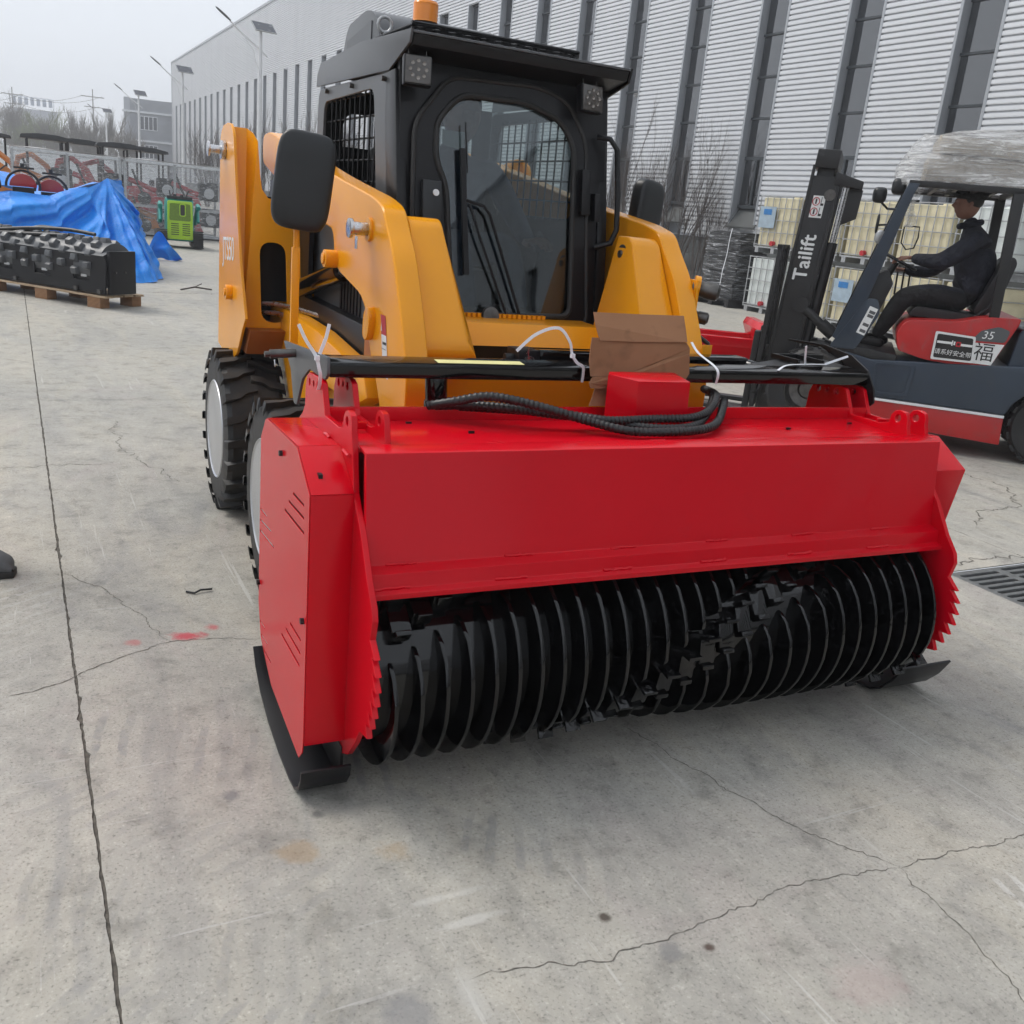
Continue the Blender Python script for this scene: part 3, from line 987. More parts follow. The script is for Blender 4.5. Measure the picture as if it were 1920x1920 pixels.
def ears(full):
    if full:
        return front + rear_ear + web + [(2.238, .96), (2.236, .985), (2.222, 1.002), (2.205, 1.008), (2.186, 1.006)]
    return [(2.178, 1.004), (2.165, .985), (2.160, .955), (2.140, .905), (2.14, .88), (2.60, .88)] + rear_ear + web + [(2.238, .96), (2.236, .985), (2.222, 1.002), (2.205, 1.008)]
holes = [circ(2.205, .980, .0125, 12), circ(2.585, 1.004, .011, 10), circ(2.540, 1.008, .011, 10), circ(2.497, 1.010, .011, 10)]
for x0, x1 in ((XL - TH, XL), (XR, XR + TH)):
    mb = MB(); plate(mb, ears(True), holes, 0, x0, x1, .0015)
    part(mul, 'side_plate', mb, M['red'], ang=30)
for x0, x1 in ((XL + .066, XL + .082), (XR - .082, XR - .066)):
    mb = MB(); plate(mb, ears(False), holes, 0, x0, x1, .0015)
    part(mul, 'lug_plate', mb, M['red'], ang=30)

# front panel, stepped lip, top and rear sheets
mb = MB()
prof = [(2.095, .931), (2.088, .928), (2.050, .658), (2.014, .648), (2.010, .611), (1.990, .605), (1.989, .591), (2.06, .590), (2.072, .60), (2.068, .655), (2.106, .915)]
mb.prism(prof, 0, XL, XR)
part(mul, 'front_panel', mb, M['red'], bevel=.0025)
mb = MB()
mb.prism([(2.089, .9285), (2.15, .9355), (2.15, .9315), (2.10, .92)], 0, XL, XR)
part(mul, 'top_strip', mb, M['red'], bevel=.001)
mb = MB()
mb.prism([(2.151, .9265), (2.42, .9325), (2.42, .92), (2.151, .915)], 0, XL, XR)
part(mul, 'top_panel', mb, M['red'], bevel=.0015)
mb = MB()
mb.prism([(2.42, .915), (2.42, .968), (2.432, .968), (2.432, .93), (2.66, .86), (2.68, .2), (2.664, .2), (2.645, .85), (2.43, .915)], 0, XL, XR)
part(mul, 'rear_panel', mb, M['red'], bevel=.0015)
for xa, xb in ((XL + .002, XL + .064), (XR - .064, XR - .002)):
    mb = MB(); mb.box((xa, 2.30, .937), (xb, 2.31, .955)); part(mul, 'lug_bridge', mb, M['red'], bevel=.001)
# weld beads along the lip and the top strip
rw = random.Random(5)
mb = MB()
def bead(x0, x1, y, z, r=.004):
    n = int((x1 - x0) / .008)
    mb.tube([(x0 + (x1 - x0) * i / n, y + rw.gauss(0, .0007), z + rw.gauss(0, .0009)) for i in range(n + 1)], r, 6, rf=lambda i: .8 + .35 * ((i * 7) % 3) / 2)
x = XL + .01
while x < XR - .12:
    bead(x, x + .09, 2.009, .6125, .005); bead(x + .04, x + .12, 2.047, .659, .004); x += .32
for x in (1.0, 1.5, 2.0): bead(x, x + .05, 2.15, .934, .003)
for y0, y1 in ((2.16, 2.21), (2.34, 2.39)):
    mb.tube([(XL - .02, y0 + (y1 - y0) * i / 6, .905 + rw.gauss(0, .001)) for i in range(7)], .006, 6)
part(mul, 'weld_bead', mb, M['red'], kind='stuff')
# belt covers at both ends: left with slots, right plain
CX0 = .537
pan = [(2.655, .868), (2.640, .885), (2.615, .892), (2.256, .904), (2.118, .820), (2.108, .16), (2.115, .125), (2.150, .090), (2.50, .12), (2.66, .20), (2.70, .30), (2.70, .82)]
SL = [(2.283, .776, 2.170, .780), (2.331, .741, 2.166, .748), (2.374, .704, 2.161, .711), (2.690, .604, 2.601, .608), (2.690, .569, 2.540, .584), (2.690, .536, 2.501, .550),
      (2.281, .418, 2.162, .423), (2.329, .381, 2.163, .386), (2.378, .342, 2.168, .349), (2.675, .249, 2.604, .255), (2.655, .212, 2.562, .222), (2.620, .180, 2.510, .188)]
hs = [[(y0, z0 + .0035), (y0, z0 - .0035), (y1, z1 - .0035), (y1, z1 + .0035)] for y0, z0, y1, z1 in SL]
mb = MB(); plate(mb, pan, hs, 0, CX0 - .0015, CX0 + .0015, .0004)
part(mul, 'belt_cover_panel', mb, M['red'], ang=30)
mb = MB()
edge = [(2.655, .868), (2.640, .885), (2.615, .892), (2.256, .904), (2.118, .820), (2.108, .15)]
for (ya, za), (yb, zb) in zip(edge[:-1], edge[1:]):
    d = Vector((yb - ya, zb - za)).normalized(); nn = Vector((-d.y, d.x)) * -.003
    mb.prism([(ya, za), (yb, zb), (yb + nn.x, zb + nn.y), (ya + nn.x, za + nn.y)], 0, CX0 + .0016, XL - TH - .0005)
part(mul, 'belt_cover_skin', mb, M['red'], bevel=.0008)
mb = MB(); mb.box((CX0 + .03, 2.16, .2), (CX0 + .04, 2.66, .86))  # added black sheet, imitates the shade seen through the cover's slots
part(mul, 'slot_shade_sheet', mb, M['black_satin'])
mb = MB()
mb.prism([(2.66, .88), (2.256, .904), (2.118, .820), (2.16, .55), (2.24, .13), (2.60, .15), (2.69, .4), (2.69, .8)], 0, XR + TH + .001, 2.778)
part(mul, 'drive_cover', mb, M['red'], bevel=.003)
# bolts
for p, ax in (((CX0, 2.42, .845), -1), ((CX0, 2.14, .487), -1), ((CX0, 2.69, .37), -1)):
    mb = MB(); mb.cyl(p, (p[0] - .010, p[1], p[2]), .0085, 6)
    part(mul, 'bolt', mb, M['black_satin'])
for y, z in ((2.125, .80), (2.105, .69)):
    mb = MB(); mb.cyl((XR, y, z), (XR - .016, y, z), .013, 12); mb.cyl((XR - .016, y, z), (XR - .030, y, z), .009, 6)
    part(mul, 'bolt', mb, M['steel_dark'])
for x, y in ((1.0, 2.27), (.86, 2.38), (2.1, 2.27), (2.42, 2.33)):
    mb = MB(); mb.box((x, y, .929), (x + .016, y + .006, .936)); part(mul, 'rubber_stop', mb, M['black_satin'])
# skids: bent strips under each end with an upturned front lip
def skid(x0, x1, curl=0):
    path = [(2.70, .150), (2.66, .105), (2.58, .055), (2.46, .022), (2.32, .006), (2.19, .004), (2.125, .012), (2.085, .035), (2.060 - curl * .4, .072 + curl * .3), (2.052 - curl, .105 + curl)]
    mb = MB()
    t = .008
    n = len(path)
    vs = []
    for i, (y, z) in enumerate(path):
        a, b = path[max(i - 1, 0)], path[min(i + 1, n - 1)]
        d = Vector((b[0] - a[0], b[1] - a[1])).normalized()
        nn = Vector((d.y, -d.x)) * t
        for x in (x0, x1): vs += [(x, y, z), (x, y + nn.x, z + nn.y)]
    fs = []
    for i in range(n - 1):
        k, m = 4 * i, 4 * i + 4
        fs += [(k, k + 2, m + 2, m), (k + 1, m + 1, m + 3, k + 3), (k, m, m + 1, k + 1), (k + 2, k + 3, m + 3, m + 2)]
    fs += [(0, 1, 3, 2), (4 * n - 4, 4 * n - 2, 4 * n - 1, 4 * n - 3)]
    mb.add(vs, fs)
    mb.box((x1 - .01, 2.12, .02), (x1 - .002, 2.60, .12))
    part(mul, 'skid', mb, M['black_satin'], bevel=.001)
skid(.520, XL - .01)
skid(XR - .015, 2.80, .045)

# rotor: drum, bite-limiting rings and two-start helix of teeth
x0, x1 = XL + .02, XR - .02
mb = MB(); mb.lathe(((x0 + x1) / 2, *RC), (1, 0, 0), [(.06, x0 - 1.62 - .005), (RD, x0 - 1.62), (RD, x1 - 1.62), (.06, x1 - 1.62 + .005)], 48)
rot = part(mul, 'rotor_drum', mb, M['black'], ang=30)
def ring_profile():
    out = []
    for half in (0, 180):
        for d, r in ((0, RD - .01), (34, RD - .01), (38, RD + .010), (46, RD + .032), (58, RD + .054), (74, RR - .005), (92, RR), (115, RR), (140, RR), (160, RR - .002), (170, RR - .006), (174, RR - .014), (176, RD - .01)):
            out.append((half + d, r))
    P_ = []
    for i, (a, r) in enumerate(out):
        b, r2 = out[(i + 1) % len(out)]
        if i == len(out) - 1: b += 360
        n = max(1, int((b - a) / 7))
        for k in range(n):
            t = k / n
            P_.append((R(a + (b - a) * t), r + (r2 - r) * t))
    return [(r * math.cos(a), r * math.sin(a)) for a, r in P_]
mb = MB(); mb.prism(ring_profile(), 0, -.0055, .0055)
me_ring = to_mesh('rotor_ring', mb, M['black'], (0, 0, 0), bevel=.002, seg=2)
mb = MB()
mb.box((-.026, RD - .008, -.030), (.026, RD + .040, .045)); mb.box((-.020, RD + .012, .045), (.020, RD + .050, .060))
me_hold = to_mesh('tooth_holder', mb, M['black'], (0, 0, 0), bevel=.004)
mb = MB()
mb.box((-.022, RD + .026, -.0405), (.022, RD + .072, -.0305)); mb.cyl((0, RD + .049, -.0405), (0, RD + .049, -.0445), .011, 12); mb.cyl((0, RD + .049, -.0445), (0, RD + .049, -.046), .006, 6)
me_tip = to_mesh('tooth', mb, M['black'], (0, 0, 0), bevel=.002)
NR = 29
for k in range(NR):
    x = x0 + .035 + (x1 - x0 - .07) * k / (NR - 1)
    th = R(240 - 150 * (x - 1.12))            # angle of the first tooth, from +y towards +z
    Mr = Matrix.Translation((x - mul.base.x, RC[0] - mul.base.y, RC[1])) @ Matrix.Rotation(th, 4, 'X')
    o = bpy.data.objects.new('rotor_ring', me_ring); COL.objects.link(o); o.parent = rot; o.matrix_local = Mr
    for h in (0, 180):
        Mt = Mr @ Matrix.Rotation(R(h + 8), 4, 'X') @ Matrix.Translation((.028, 0, 0))
        for me in (me_hold, me_tip):
            o = bpy.data.objects.new(me.name, me); COL.objects.link(o); o.parent = rot; o.matrix_local = Mt

# ------------------------------------------------------------------ push bar lying across the lugs
pbt = thing('push_bar', 'black steel push bar with grey left end plate, lying across the red lugs', 'push bar', FL, (1.63, 2.5, 1.035))
mb = MB(); mb.prism([(2.455, 1.040), (2.455, 1.082), (2.535, 1.090), (2.535, 1.046)], 0, .665, 2.60)
part(pbt, 'cross_tube', mb, M['black'], bevel=.004)
mb = MB()
mb.prism(round_poly([(2.43, 1.10), (2.425, 1.055), (2.45, 1.035), (2.62, 1.033), (2.70, .99), (2.76, .90), (2.80, .90), (2.845, .99), (2.95, 1.062)], .008, 2), 0, .650, .658)
part(pbt, 'end_plate', mb, M['char'], bevel=.0015, label='flat grey left end plate')
mb = MB()
pts = [(2.415, .985), (2.425, 1.03), (2.47, 1.09), (2.56, 1.13), (2.70, 1.146), (2.90, 1.138), (2.90, 1.13), (2.72, 1.135), (2.60, 1.10), (2.55, 1.02), (2.60, .93), (2.50, .90)]
mb.prism(pts, 0, 2.605, 2.613)
part(pbt, 'end_plate', mb, M['black_satin'], bevel=.0015, label='curved black right end plate')
mb = MB()
mb.add([(2.10, 2.535, 1.088), (2.60, 2.535, 1.088), (2.60, 2.75, 1.094), (2.52, 2.75, 1.094)], [(0, 1, 2, 3)])
mb.add([(2.10, 2.535, 1.082), (2.60, 2.535, 1.082), (2.60, 2.75, 1.088), (2.52, 2.75, 1.088)], [(3, 2, 1, 0)])
mb.box((2.36, 2.56, 1.092), (2.372, 2.70, 1.108)); mb.box((2.47, 2.56, 1.092), (2.482, 2.73, 1.108)); mb.box((2.372, 2.69, 1.092), (2.6, 2.70, 1.108))
part(pbt, 'gusset', mb, M['black_satin'])
mb = MB(); mb.cyl((.575, 2.79, 1.045), (.655, 2.79, 1.05), .013, 12); mb.cyl((.56, 2.79, 1.044), (.575, 2.79, 1.045), .009, 8)
part(pbt, 'pin', mb, M['steel_dark'])
mb = MB(); mb.tube([(.588, 2.785, 1.03), (.589, 2.78, 1.015), (.590, 2.785, 1.01)], .002, 5)
part(pbt, 'split_pin', mb, M['steel'])
mb = MB(); mb.cyl((.99, 2.50, .97), (.985, 2.50, 1.042), .032, 20); mb.cyl((.99, 2.50, .945), (.99, 2.50, .97), .035, 20)
part(pbt, 'foot_tube', mb, M['black'], bevel=.002)

# hydraulic cylinder laid behind the push bar
hct = thing('hydraulic_cylinder', 'black square hydraulic tube with pin, lying behind the push bar', 'hydraulic cylinder', FL, (1.75, 2.66, 1.045))
mb = MB(); mb.box((1.36, 2.63, 1.047), (2.20, 2.70, 1.098))
part(hct, 'barrel', mb, M['black'], bevel=.006)
mb = MB(); mb.cyl((2.20, 2.645, 1.072), (2.215, 2.60, 1.068), .022, 16); mb.cyl((2.21, 2.61, 1.068), (2.235, 2.575, 1.064), .018, 16)
part(hct, 'hose_port', mb, M['black'], bevel=.002)
mb = MB(); mb.box((1.30, 2.62, 1.047), (1.375, 2.71, 1.103)); mb.cyl((1.27, 2.66, 1.072), (1.30, 2.66, 1.072), .016, 12)
cl_ = part(hct, 'clevis', mb, M['black_satin'], bevel=.004)
mb = MB(); mb.cyl((1.335, 2.62, 1.072), (1.335, 2.608, 1.072), .015, 14); mb.tube([(1.335, 2.607, 1.07), (1.325, 2.604, 1.09), (1.322, 2.60, 1.115), (1.318, 2.603, 1.095)], .0015, 5)
part((hct, cl_), 'pin', mb, M['steel'])

# red housing on top, cardboard sheets leaning on the cylinder
hb = MB()
hb.add([(1.545, 2.30, .934), (1.73, 2.30, .934), (1.73, 2.392, .934), (1.49, 2.392, .934), (1.478, 2.37, .934),
        (1.537, 2.30, 1.072), (1.722, 2.30, 1.072), (1.722, 2.392, 1.084), (1.49, 2.392, 1.084), (1.474, 2.37, 1.080)],
       [(4, 3, 2, 1, 0), (5, 6, 7, 8, 9), (0, 1, 6, 5), (1, 2, 7, 6), (2, 3, 8, 7), (3, 4, 9, 8), (4, 0, 5, 9)])
solo('motor_housing', 'small boxy bright red sheet housing standing on the mulcher beneath the cardboard', 'housing', FL, (1.62, 2.4, .934), hb, M['red'], bevel=.004)

cbt = thing('cardboard_flap', 'torn folded brown cardboard with dark stains leaning above the small red housing', 'cardboard', FL, (1.63, 2.44, 1.03))
def card(pts, y0, y1, t=.004, wav=.004):
    """pts: (x, z, lean 0..1)"""
    mb = MB()
    pts = [(x * .938, 1.5 - (1.5 - z) * .938, k) for x, z, k in pts]
    y0, y1 = y0 - .165, y1 - .165
    n = len(pts)
    def yy(z, k): return y0 + (y1 - y0) * k
    vs = [(x, yy(z, k) + math.sin(x * 31 + z * 17) * wav, z) for x, z, k in pts]
    vs += [(x, y + t, z) for x, y, z in vs]
    mb.add(vs, [tuple(range(n)), tuple(range(2 * n - 1, n - 1, -1))] + [((i + 1) % n, i, n + i, n + (i + 1) % n) for i in range(n)])
    return mb
part(cbt, 'top_flap', card([(1.57, 1.145, 0), (1.70, 1.145, 0), (1.80, 1.147, 0), (1.905, 1.15, 0), (1.915, 1.18, .4), (1.925, 1.228, 1), (1.75, 1.226, 1), (1.57, 1.226, 1), (1.565, 1.19, .5)], 2.60, 2.66), M['card'], smooth=False)
part(cbt, 'middle_panel', card([(1.535, 1.035, 0), (1.65, 1.038, 0), (1.70, 1.045, 0), (1.80, 1.085, .4), (1.915, 1.11, .6), (1.918, 1.13, .8), (1.905, 1.148, 1), (1.75, 1.152, 1), (1.545, 1.152, 1), (1.538, 1.12, .7), (1.532, 1.08, .4)], 2.575, 2.605), M['card'], smooth=False)
part(cbt, 'lower_flap', card([(1.53, 1.0, 0), (1.60, .998, 0), (1.75, 1.0, 0), (1.895, 1.0, 0), (1.905, 1.02, .3), (1.897, 1.03, .4), (1.912, 1.05, .6), (1.912, 1.112, 1), (1.80, 1.087, .7), (1.70, 1.047, .4), (1.60, 1.036, .3), (1.54, 1.034, .3), (1.525, 1.015, .1)], 2.562, 2.59), M['card'], smooth=False)
part(cbt, 'hanging_flap', card([(1.535, .942, 0), (1.66, .942, 0), (1.665, 1.0, 1), (1.565, 1.0, 1), (1.55, .97, .5)], 2.568, 2.585), M['card'], smooth=False)

# corrugated hoses looped over the hood
hot = thing('hose_bundle', 'three black corrugated hydraulic hoses looping over the top of the red hood', 'hoses', FL, (1.5, 2.3, .935))
def hose(pts, r, name='hose', mat='hose', sub=8, rip=.10):
    P_ = []
    V = [Vector(p) for p in pts]
    for i in range(len(V) - 1):
        a, b, c, d = V[max(i - 1, 0)], V[i], V[i + 1], V[min(i + 2, len(V) - 1)]
        n = max(3, int((c - b).length / (r * .55)))
        for k in range(n):
            t = k / n
            P_.append(.5 * ((2 * b) + (c - a) * t + (2 * a - 5 * b + 4 * c - d) * t * t + (3 * b - a - 3 * c + d) * t ** 3))
    P_.append(V[-1])
    mb = MB(); mb.tube(P_, r, 10, rf=lambda i: 1 + rip * (1 if i % 2 else -1))
    return mb
part(hot, 'hose', hose([(.93, 2.41, .975), (.99, 2.36, .998), (1.07, 2.33, 1.018), (1.15, 2.30, 1.012), (1.25, 2.27, .992), (1.36, 2.25, .965), (1.47, 2.20, .948), (1.62, 2.19, .948), (1.75, 2.22, .950), (1.85, 2.30, .958), (1.97, 2.44, .985), (2.10, 2.60, .93)], .0125), M['hose'])
part(hot, 'hose', hose([(.95, 2.43, .97), (1.05, 2.37, .985), (1.15, 2.33, .985), (1.27, 2.31, .972), (1.40, 2.295, .962), (1.55, 2.235, .949), (1.70, 2.24, .949), (1.82, 2.33, .962), (1.93, 2.45, 1.0), (2.02, 2.62, .99)], .0120), M['hose'])
part(hot, 'hose', hose([(1.02, 2.40, .975), (1.15, 2.36, .975), (1.30, 2.30, .975), (1.42, 2.25, .968), (1.58, 2.265, .968), (1.72, 2.27, .970), (1.82, 2.32, .980), (1.92, 2.42, 1.005), (1.98, 2.55, 1.0)], .0120), M['hose'])

# cable ties and tape
def tie(pts, w, label, base, up=(0, -1, 0), extra=None):
    mb = MB()
    V = [Vector(p) for p in pts]
    P_ = []
    for i in range(len(V) - 1):
        a, b, c, d = V[max(i - 1, 0)], V[i], V[i + 1], V[min(i + 2, len(V) - 1)]
        for k in range(6):
            t = k / 6
            P_.append(.5 * ((2 * b) + (c - a) * t + (2 * a - 5 * b + 4 * c - d) * t * t + (3 * b - a - 3 * c + d) * t ** 3))
    P_.append(V[-1])
    mb.tube(P_, .003, flat=(w, .0016, up))
    if extra: extra(mb)
    return solo('cable_tie', label, 'cable tie', FL, base, mb, M['white_tie'], group='white cable ties', bevel=0, smooth=False)
tie([(1.202, 2.44, 1.128), (1.26, 2.44, 1.178), (1.33, 2.44, 1.198), (1.372, 2.44, 1.16), (1.388, 2.445, 1.122), (1.41, 2.449, 1.097), (1.435, 2.4515, 1.082), (1.436, 2.4515, 1.038)], .009, 'white cable tie arching over the push bar left of the cardboard', (1.435, 2.45, 1.04), (0, -1, .3),
    lambda mb: mb.cbox((1.389, 2.443, 1.118), (.012, .010, .012)))
tie([(1.925, 2.60, 1.15), (1.93, 2.56, 1.12), (1.93, 2.45, 1.086), (1.935, 2.4515, 1.038)], .009, 'white cable tie around the push bar right of the cardboard', (1.93, 2.45, 1.04), (0, -1, .4))
def vtie(mb):
    mb.tube([(.655, 2.44, 1.184), (.648, 2.44, 1.15), (.632, 2.44, 1.105)], .003, flat=(.009, .0016, (0, -1, 0)))
    mb.cbox((.625, 2.438, 1.095), (.012, .012, .012))
tie([(.575, 2.44, 1.180), (.595, 2.44, 1.14), (.622, 2.44, 1.10), (.630, 2.435, 1.07), (.636, 2.44, 1.045), (.640, 2.47, 1.005)], .009, 'white cable tie with two crossed tails on the left end of the push bar', (.63, 2.44, 1.0), (0, -1, 0), vtie)
def rtie(mb):
    mb.tube([(2.33, 2.50, 1.165), (2.345, 2.51, 1.12), (2.36, 2.52, 1.098)], .003, flat=(.008, .0016, (0, -1, 0)))
    mb.tube([(2.46, 2.53, 1.10), (2.52, 2.53, 1.118), (2.56, 2.53, 1.13)], .003, flat=(.008, .0016, (0, -1, .5)))
tie([(2.19, 2.46, 1.086), (2.26, 2.50, 1.097), (2.36, 2.52, 1.099), (2.46, 2.53, 1.099)], .008, 'white cable tie with loose tails on the right end of the push bar', (2.36, 2.52, 1.09), (0, 0, 1), rtie)
mb = MB(); mb.prism([(2.465, 1.0845), (2.50, 1.088), (2.50, 1.0885), (2.465, 1.085)], 0, .975, 1.245)
solo('tape_strip', 'strip of pale yellow tape stuck on top of the push bar', 'tape', FL, (1.1, 2.48, 1.084), mb, M['tape'], smooth=False)
# ------------------------------------------------------------------ person builder: one continuous skinned body
def skin_body(nodes, edges, root, lvl=2):
    """nodes: name -> (x, y, z, r or (rx, ry)); returns MB of the grown surface"""
    names = list(nodes)
    me = bpy.data.meshes.new('b')
    me.from_pydata([nodes[n][:3] for n in names], [(names.index(a), names.index(b)) for a, b in edges], [])
    o = bpy.data.objects.new('b', me)
    COL.objects.link(o)
    md = o.modifiers.new('s', 'SKIN')
    md.branch_smoothing = .6
    md.use_smooth_shade = True
    for i, n in enumerate(names):
        r = nodes[n][3]
        me.skin_vertices[0].data[i].radius = (r, r) if not isinstance(r, tuple) else r
        me.skin_vertices[0].data[i].use_root = (n == root)
    sb = o.modifiers.new('u', 'SUBSURF'); sb.levels = lvl; sb.render_levels = lvl
    dg = bpy.context.evaluated_depsgraph_get()
    ev = bpy.data.meshes.new_from_object(o.evaluated_get(dg))
    mb = MB(); mb.add([v.co.copy() for v in ev.vertices], [tuple(p.vertices) for p in ev.polygons])
    bpy.data.objects.remove(o); bpy.data.meshes.remove(me); bpy.data.meshes.remove(ev)
    return mb

def head_mb(c, fwd, up, h=.235):
    """head with brow, nose, lips, chin, ears; h = chin to crown"""
    c, f, u = Vector(c), Vector(fwd).normalized(), Vector(up).normalized()
    s = f.cross(u).normalized(); u = s.cross(f)
    mb = MB()
    def fn(a, b):
        A, B = 2 * math.pi * a, math.pi * (b - .5)
        x, y, z = math.cos(A) * math.cos(B), math.sin(A) * math.cos(B), math.sin(B)      # x forward
        X, Y, Z = x * .098, y * .074, z * .118
        if z < 0:
            X += .012 * max(0, x) * (-z) ; Y *= 1 - .28 * (-z) ** 1.3; X *= 1 - .12 * (-z)
        if x > 0:
            g = math.exp(-(y / .16) ** 2)
            X += .026 * g * math.exp(-((z + .10) / .14) ** 2) + .006 * g * math.exp(-((z + .42) / .07) ** 2) + .006 * g * math.exp(-((z + .54) / .06) ** 2) + .012 * g * math.exp(-((z + .85) / .16) ** 2)
            X += .006 * math.exp(-((z - .22) / .08) ** 2) * x
            for sy in (-1, 1): X -= .011 * math.exp(-((y - sy * .36) / .15) ** 2 - ((z - .06) / .09) ** 2)
        return c + f * X + s * Y + u * Z
    mb.grid(fn, 36, 28, True)
    for sy in (-1, 1):
        e = c + s * sy * .074 - f * .008 - u * .004
        def fe(a, b, e=e, sy=sy):
            A, B = 2 * math.pi * a, math.pi * (b - .5)
            return e + f * (.018 * math.cos(A) * math.cos(B)) + u * (.033 * math.sin(A) * math.cos(B)) + s * sy * (.009 * math.sin(B)) - f * .006 * math.sin(A)
        mb.grid(fe, 12, 6, True)
    return mb

def hand_mb(w, d, n, curl=.6, left=False, size=1.0):
    """wrist w, pointing d, back-of-hand normal n; five separate bent fingers"""
    w, d, n = Vector(w), Vector(d).normalized(), Vector(n)
    n = (n - d * n.dot(d)).normalized(); s = d.cross(n) * (-1 if left else 1)
    k = size
    mb = MB()
    def palm(a, b):
        A = 2 * math.pi * a
        wd = (.030 + .012 * min(1, b * 1.6)) * k
        return w + d * (.088 * b * k) + s * (wd * math.cos(A)) + n * (.015 * k * math.sin(A))
    mb.grid(palm, 14, 6, True)
    mb.add([palm(i / 14, 1) for i in range(14)], [tuple(range(14))])
    for j, (off, L) in enumerate(((-.030, .068), (-.010, .078), (.011, .072), (.030, .056))):
        p = w + d * (.082 * k) + s * (off * k)
        pts = [p]; dd = d.copy()
        for sg in (.45, .32, .25):
            q = curl * (.5 + .1 * j)
            dd = (dd * math.cos(q) - n * math.sin(q) if len(pts) == 1 else Matrix.Rotation(q, 3, s if not left else -s) @ dd).normalized() if False else (dd - n * q * .75).normalized()
            pts.append(pts[-1] + dd * (L * sg * k))
        mb.tube(pts, .0085 * k, 8, rf=lambda i: (1, .98, .92, .75)[i])
    p = w + d * (.02 * k) - s * (.030 * k)
    t = (d * .7 - s * .7 - n * .25).normalized()
    mb.tube([p, p + t * .030 * k, p + t * .045 * k + d * .018 * k - n * .004 * k, p + t * .048 * k + d * .042 * k - n * .010 * k], .0105 * k, 8, rf=lambda i: (1.15, 1, .95, .7)[i])
    return mb

# ------------------------------------------------------------------ yellow skid steer loader (frame FL)
XC = 1.507
ldr = thing('skid_steer_loader', 'amber yellow skid steer loader with black caged cab and orange beacon, behind red mulcher', 'skid steer', FL, (XC, 4.0, 0))
def LP(name, mb, mat, **k): return part(ldr, name, mb, M[mat] if isinstance(mat, str) else mat, **k)
def mx(mb, side):
    """mirror the collected shape about the loader's centre plane"""
    if side:
        for v in mb.v: v.x = 2 * XC - v.x
        mb.f = [tuple(reversed(f)) for f in mb.f]
    return mb

# wheels with chevron lugs
def wheel_meshes():
    mb = MB()
    w = .135
    prof = [(.215, -w * .80), (.235, -w * .98), (.30, -w), (.350, -w * .95), (.364, -w * .80), (.366, 0), (.364, w * .80), (.350, w * .95), (.30, w), (.235, w * .98), (.215, w * .80)]
    mb.lathe((0, 0, 0), (1, 0, 0), prof, 48, closed=True)
    for k in range(22):
        for s in (-1, 1):
            a0 = 2 * math.pi * (k + (.5 if s > 0 else 0)) / 22
            rows = []
            for t, da, hw in ((.00, .00, .046), (.35, .03, .050), (.55, .095, .048), (1.0, .13, .054), (1.06, .135, .05)):
                x = s * (-.012 + t * (w + .012))
                r0, r1 = (.355, .386) if t < 1.01 else (.335, .352)
                rows.append((x, a0 + da, hw, r0, r1))
            vs = []
            for x, a, hw, r0, r1 in rows:
                for rr, g in ((r0, 1.0), (r1, .82)):
                    for sg in (-1, 1):
                        b = a + sg * hw * g
                        vs.append((x, rr * math.cos(b), rr * math.sin(b)))
            fs = []
            for i in range(len(rows) - 1):
                k0, k1 = 4 * i, 4 * i + 4
                fs += [(k0 + 2, k0 + 3, k1 + 3, k1 + 2), (k0, k0 + 2, k1 + 2, k1), (k0 + 1, k1 + 1, k1 + 3, k0 + 3)]
            fs += [(0, 1, 3, 2), (4 * len(rows) - 4, 4 * len(rows) - 2, 4 * len(rows) - 1, 4 * len(rows) - 3)]
            mb.add(vs, fs)
    ty_ = to_mesh('tyre', mb, M['tyre'], (0, 0, 0), ang=32)
    mb = MB()
    mb.lathe((0, 0, 0), (1, 0, 0), [(.225, -.132), (.232, -.137), (.236, -.132), (.222, -.118), (.205, -.10), (.198, .0), (.07, .012), (.07, -.01), (.0, -.012)], 48)
    for k in range(8):
        a = 2 * math.pi * k / 8
        mb.cyl((-.004, .11 * math.cos(a), .11 * math.sin(a)), (-.022, .11 * math.cos(a), .11 * math.sin(a)), .012, 6)
    rm = to_mesh('rim', mb, M['rim'], (0, 0, 0), ang=30)
    return ty_, rm
TYRE, RIM = wheel_meshes()
for xo, y in ((.69, 3.45), (.69, 4.60), (2 * XC - .69, 3.45), (2 * XC - .69, 4.60)):
    right = xo > XC
    mb = MB(); xa, xb = (xo + .14, 1.02) if not right else (2 * XC - 1.02, xo - .14)
    mb.cyl((xa, y, .383), (xb, y, .383), .09, 16)
    w_ = LP('wheel', mb, 'steel_dark')
    Mw = Matrix.Translation((xo + (.137 if not right else -.137) - XC, y - 4.0, .383)) @ Matrix.Rotation(math.pi if right else 0, 4, 'Z') @ Matrix.Rotation(R(7 if y > 4 else 21), 4, 'X')
    for me in (TYRE, RIM):
        o = bpy.data.objects.new(me.name, me); COL.objects.link(o); o.parent = w_; o.matrix_local = Mw

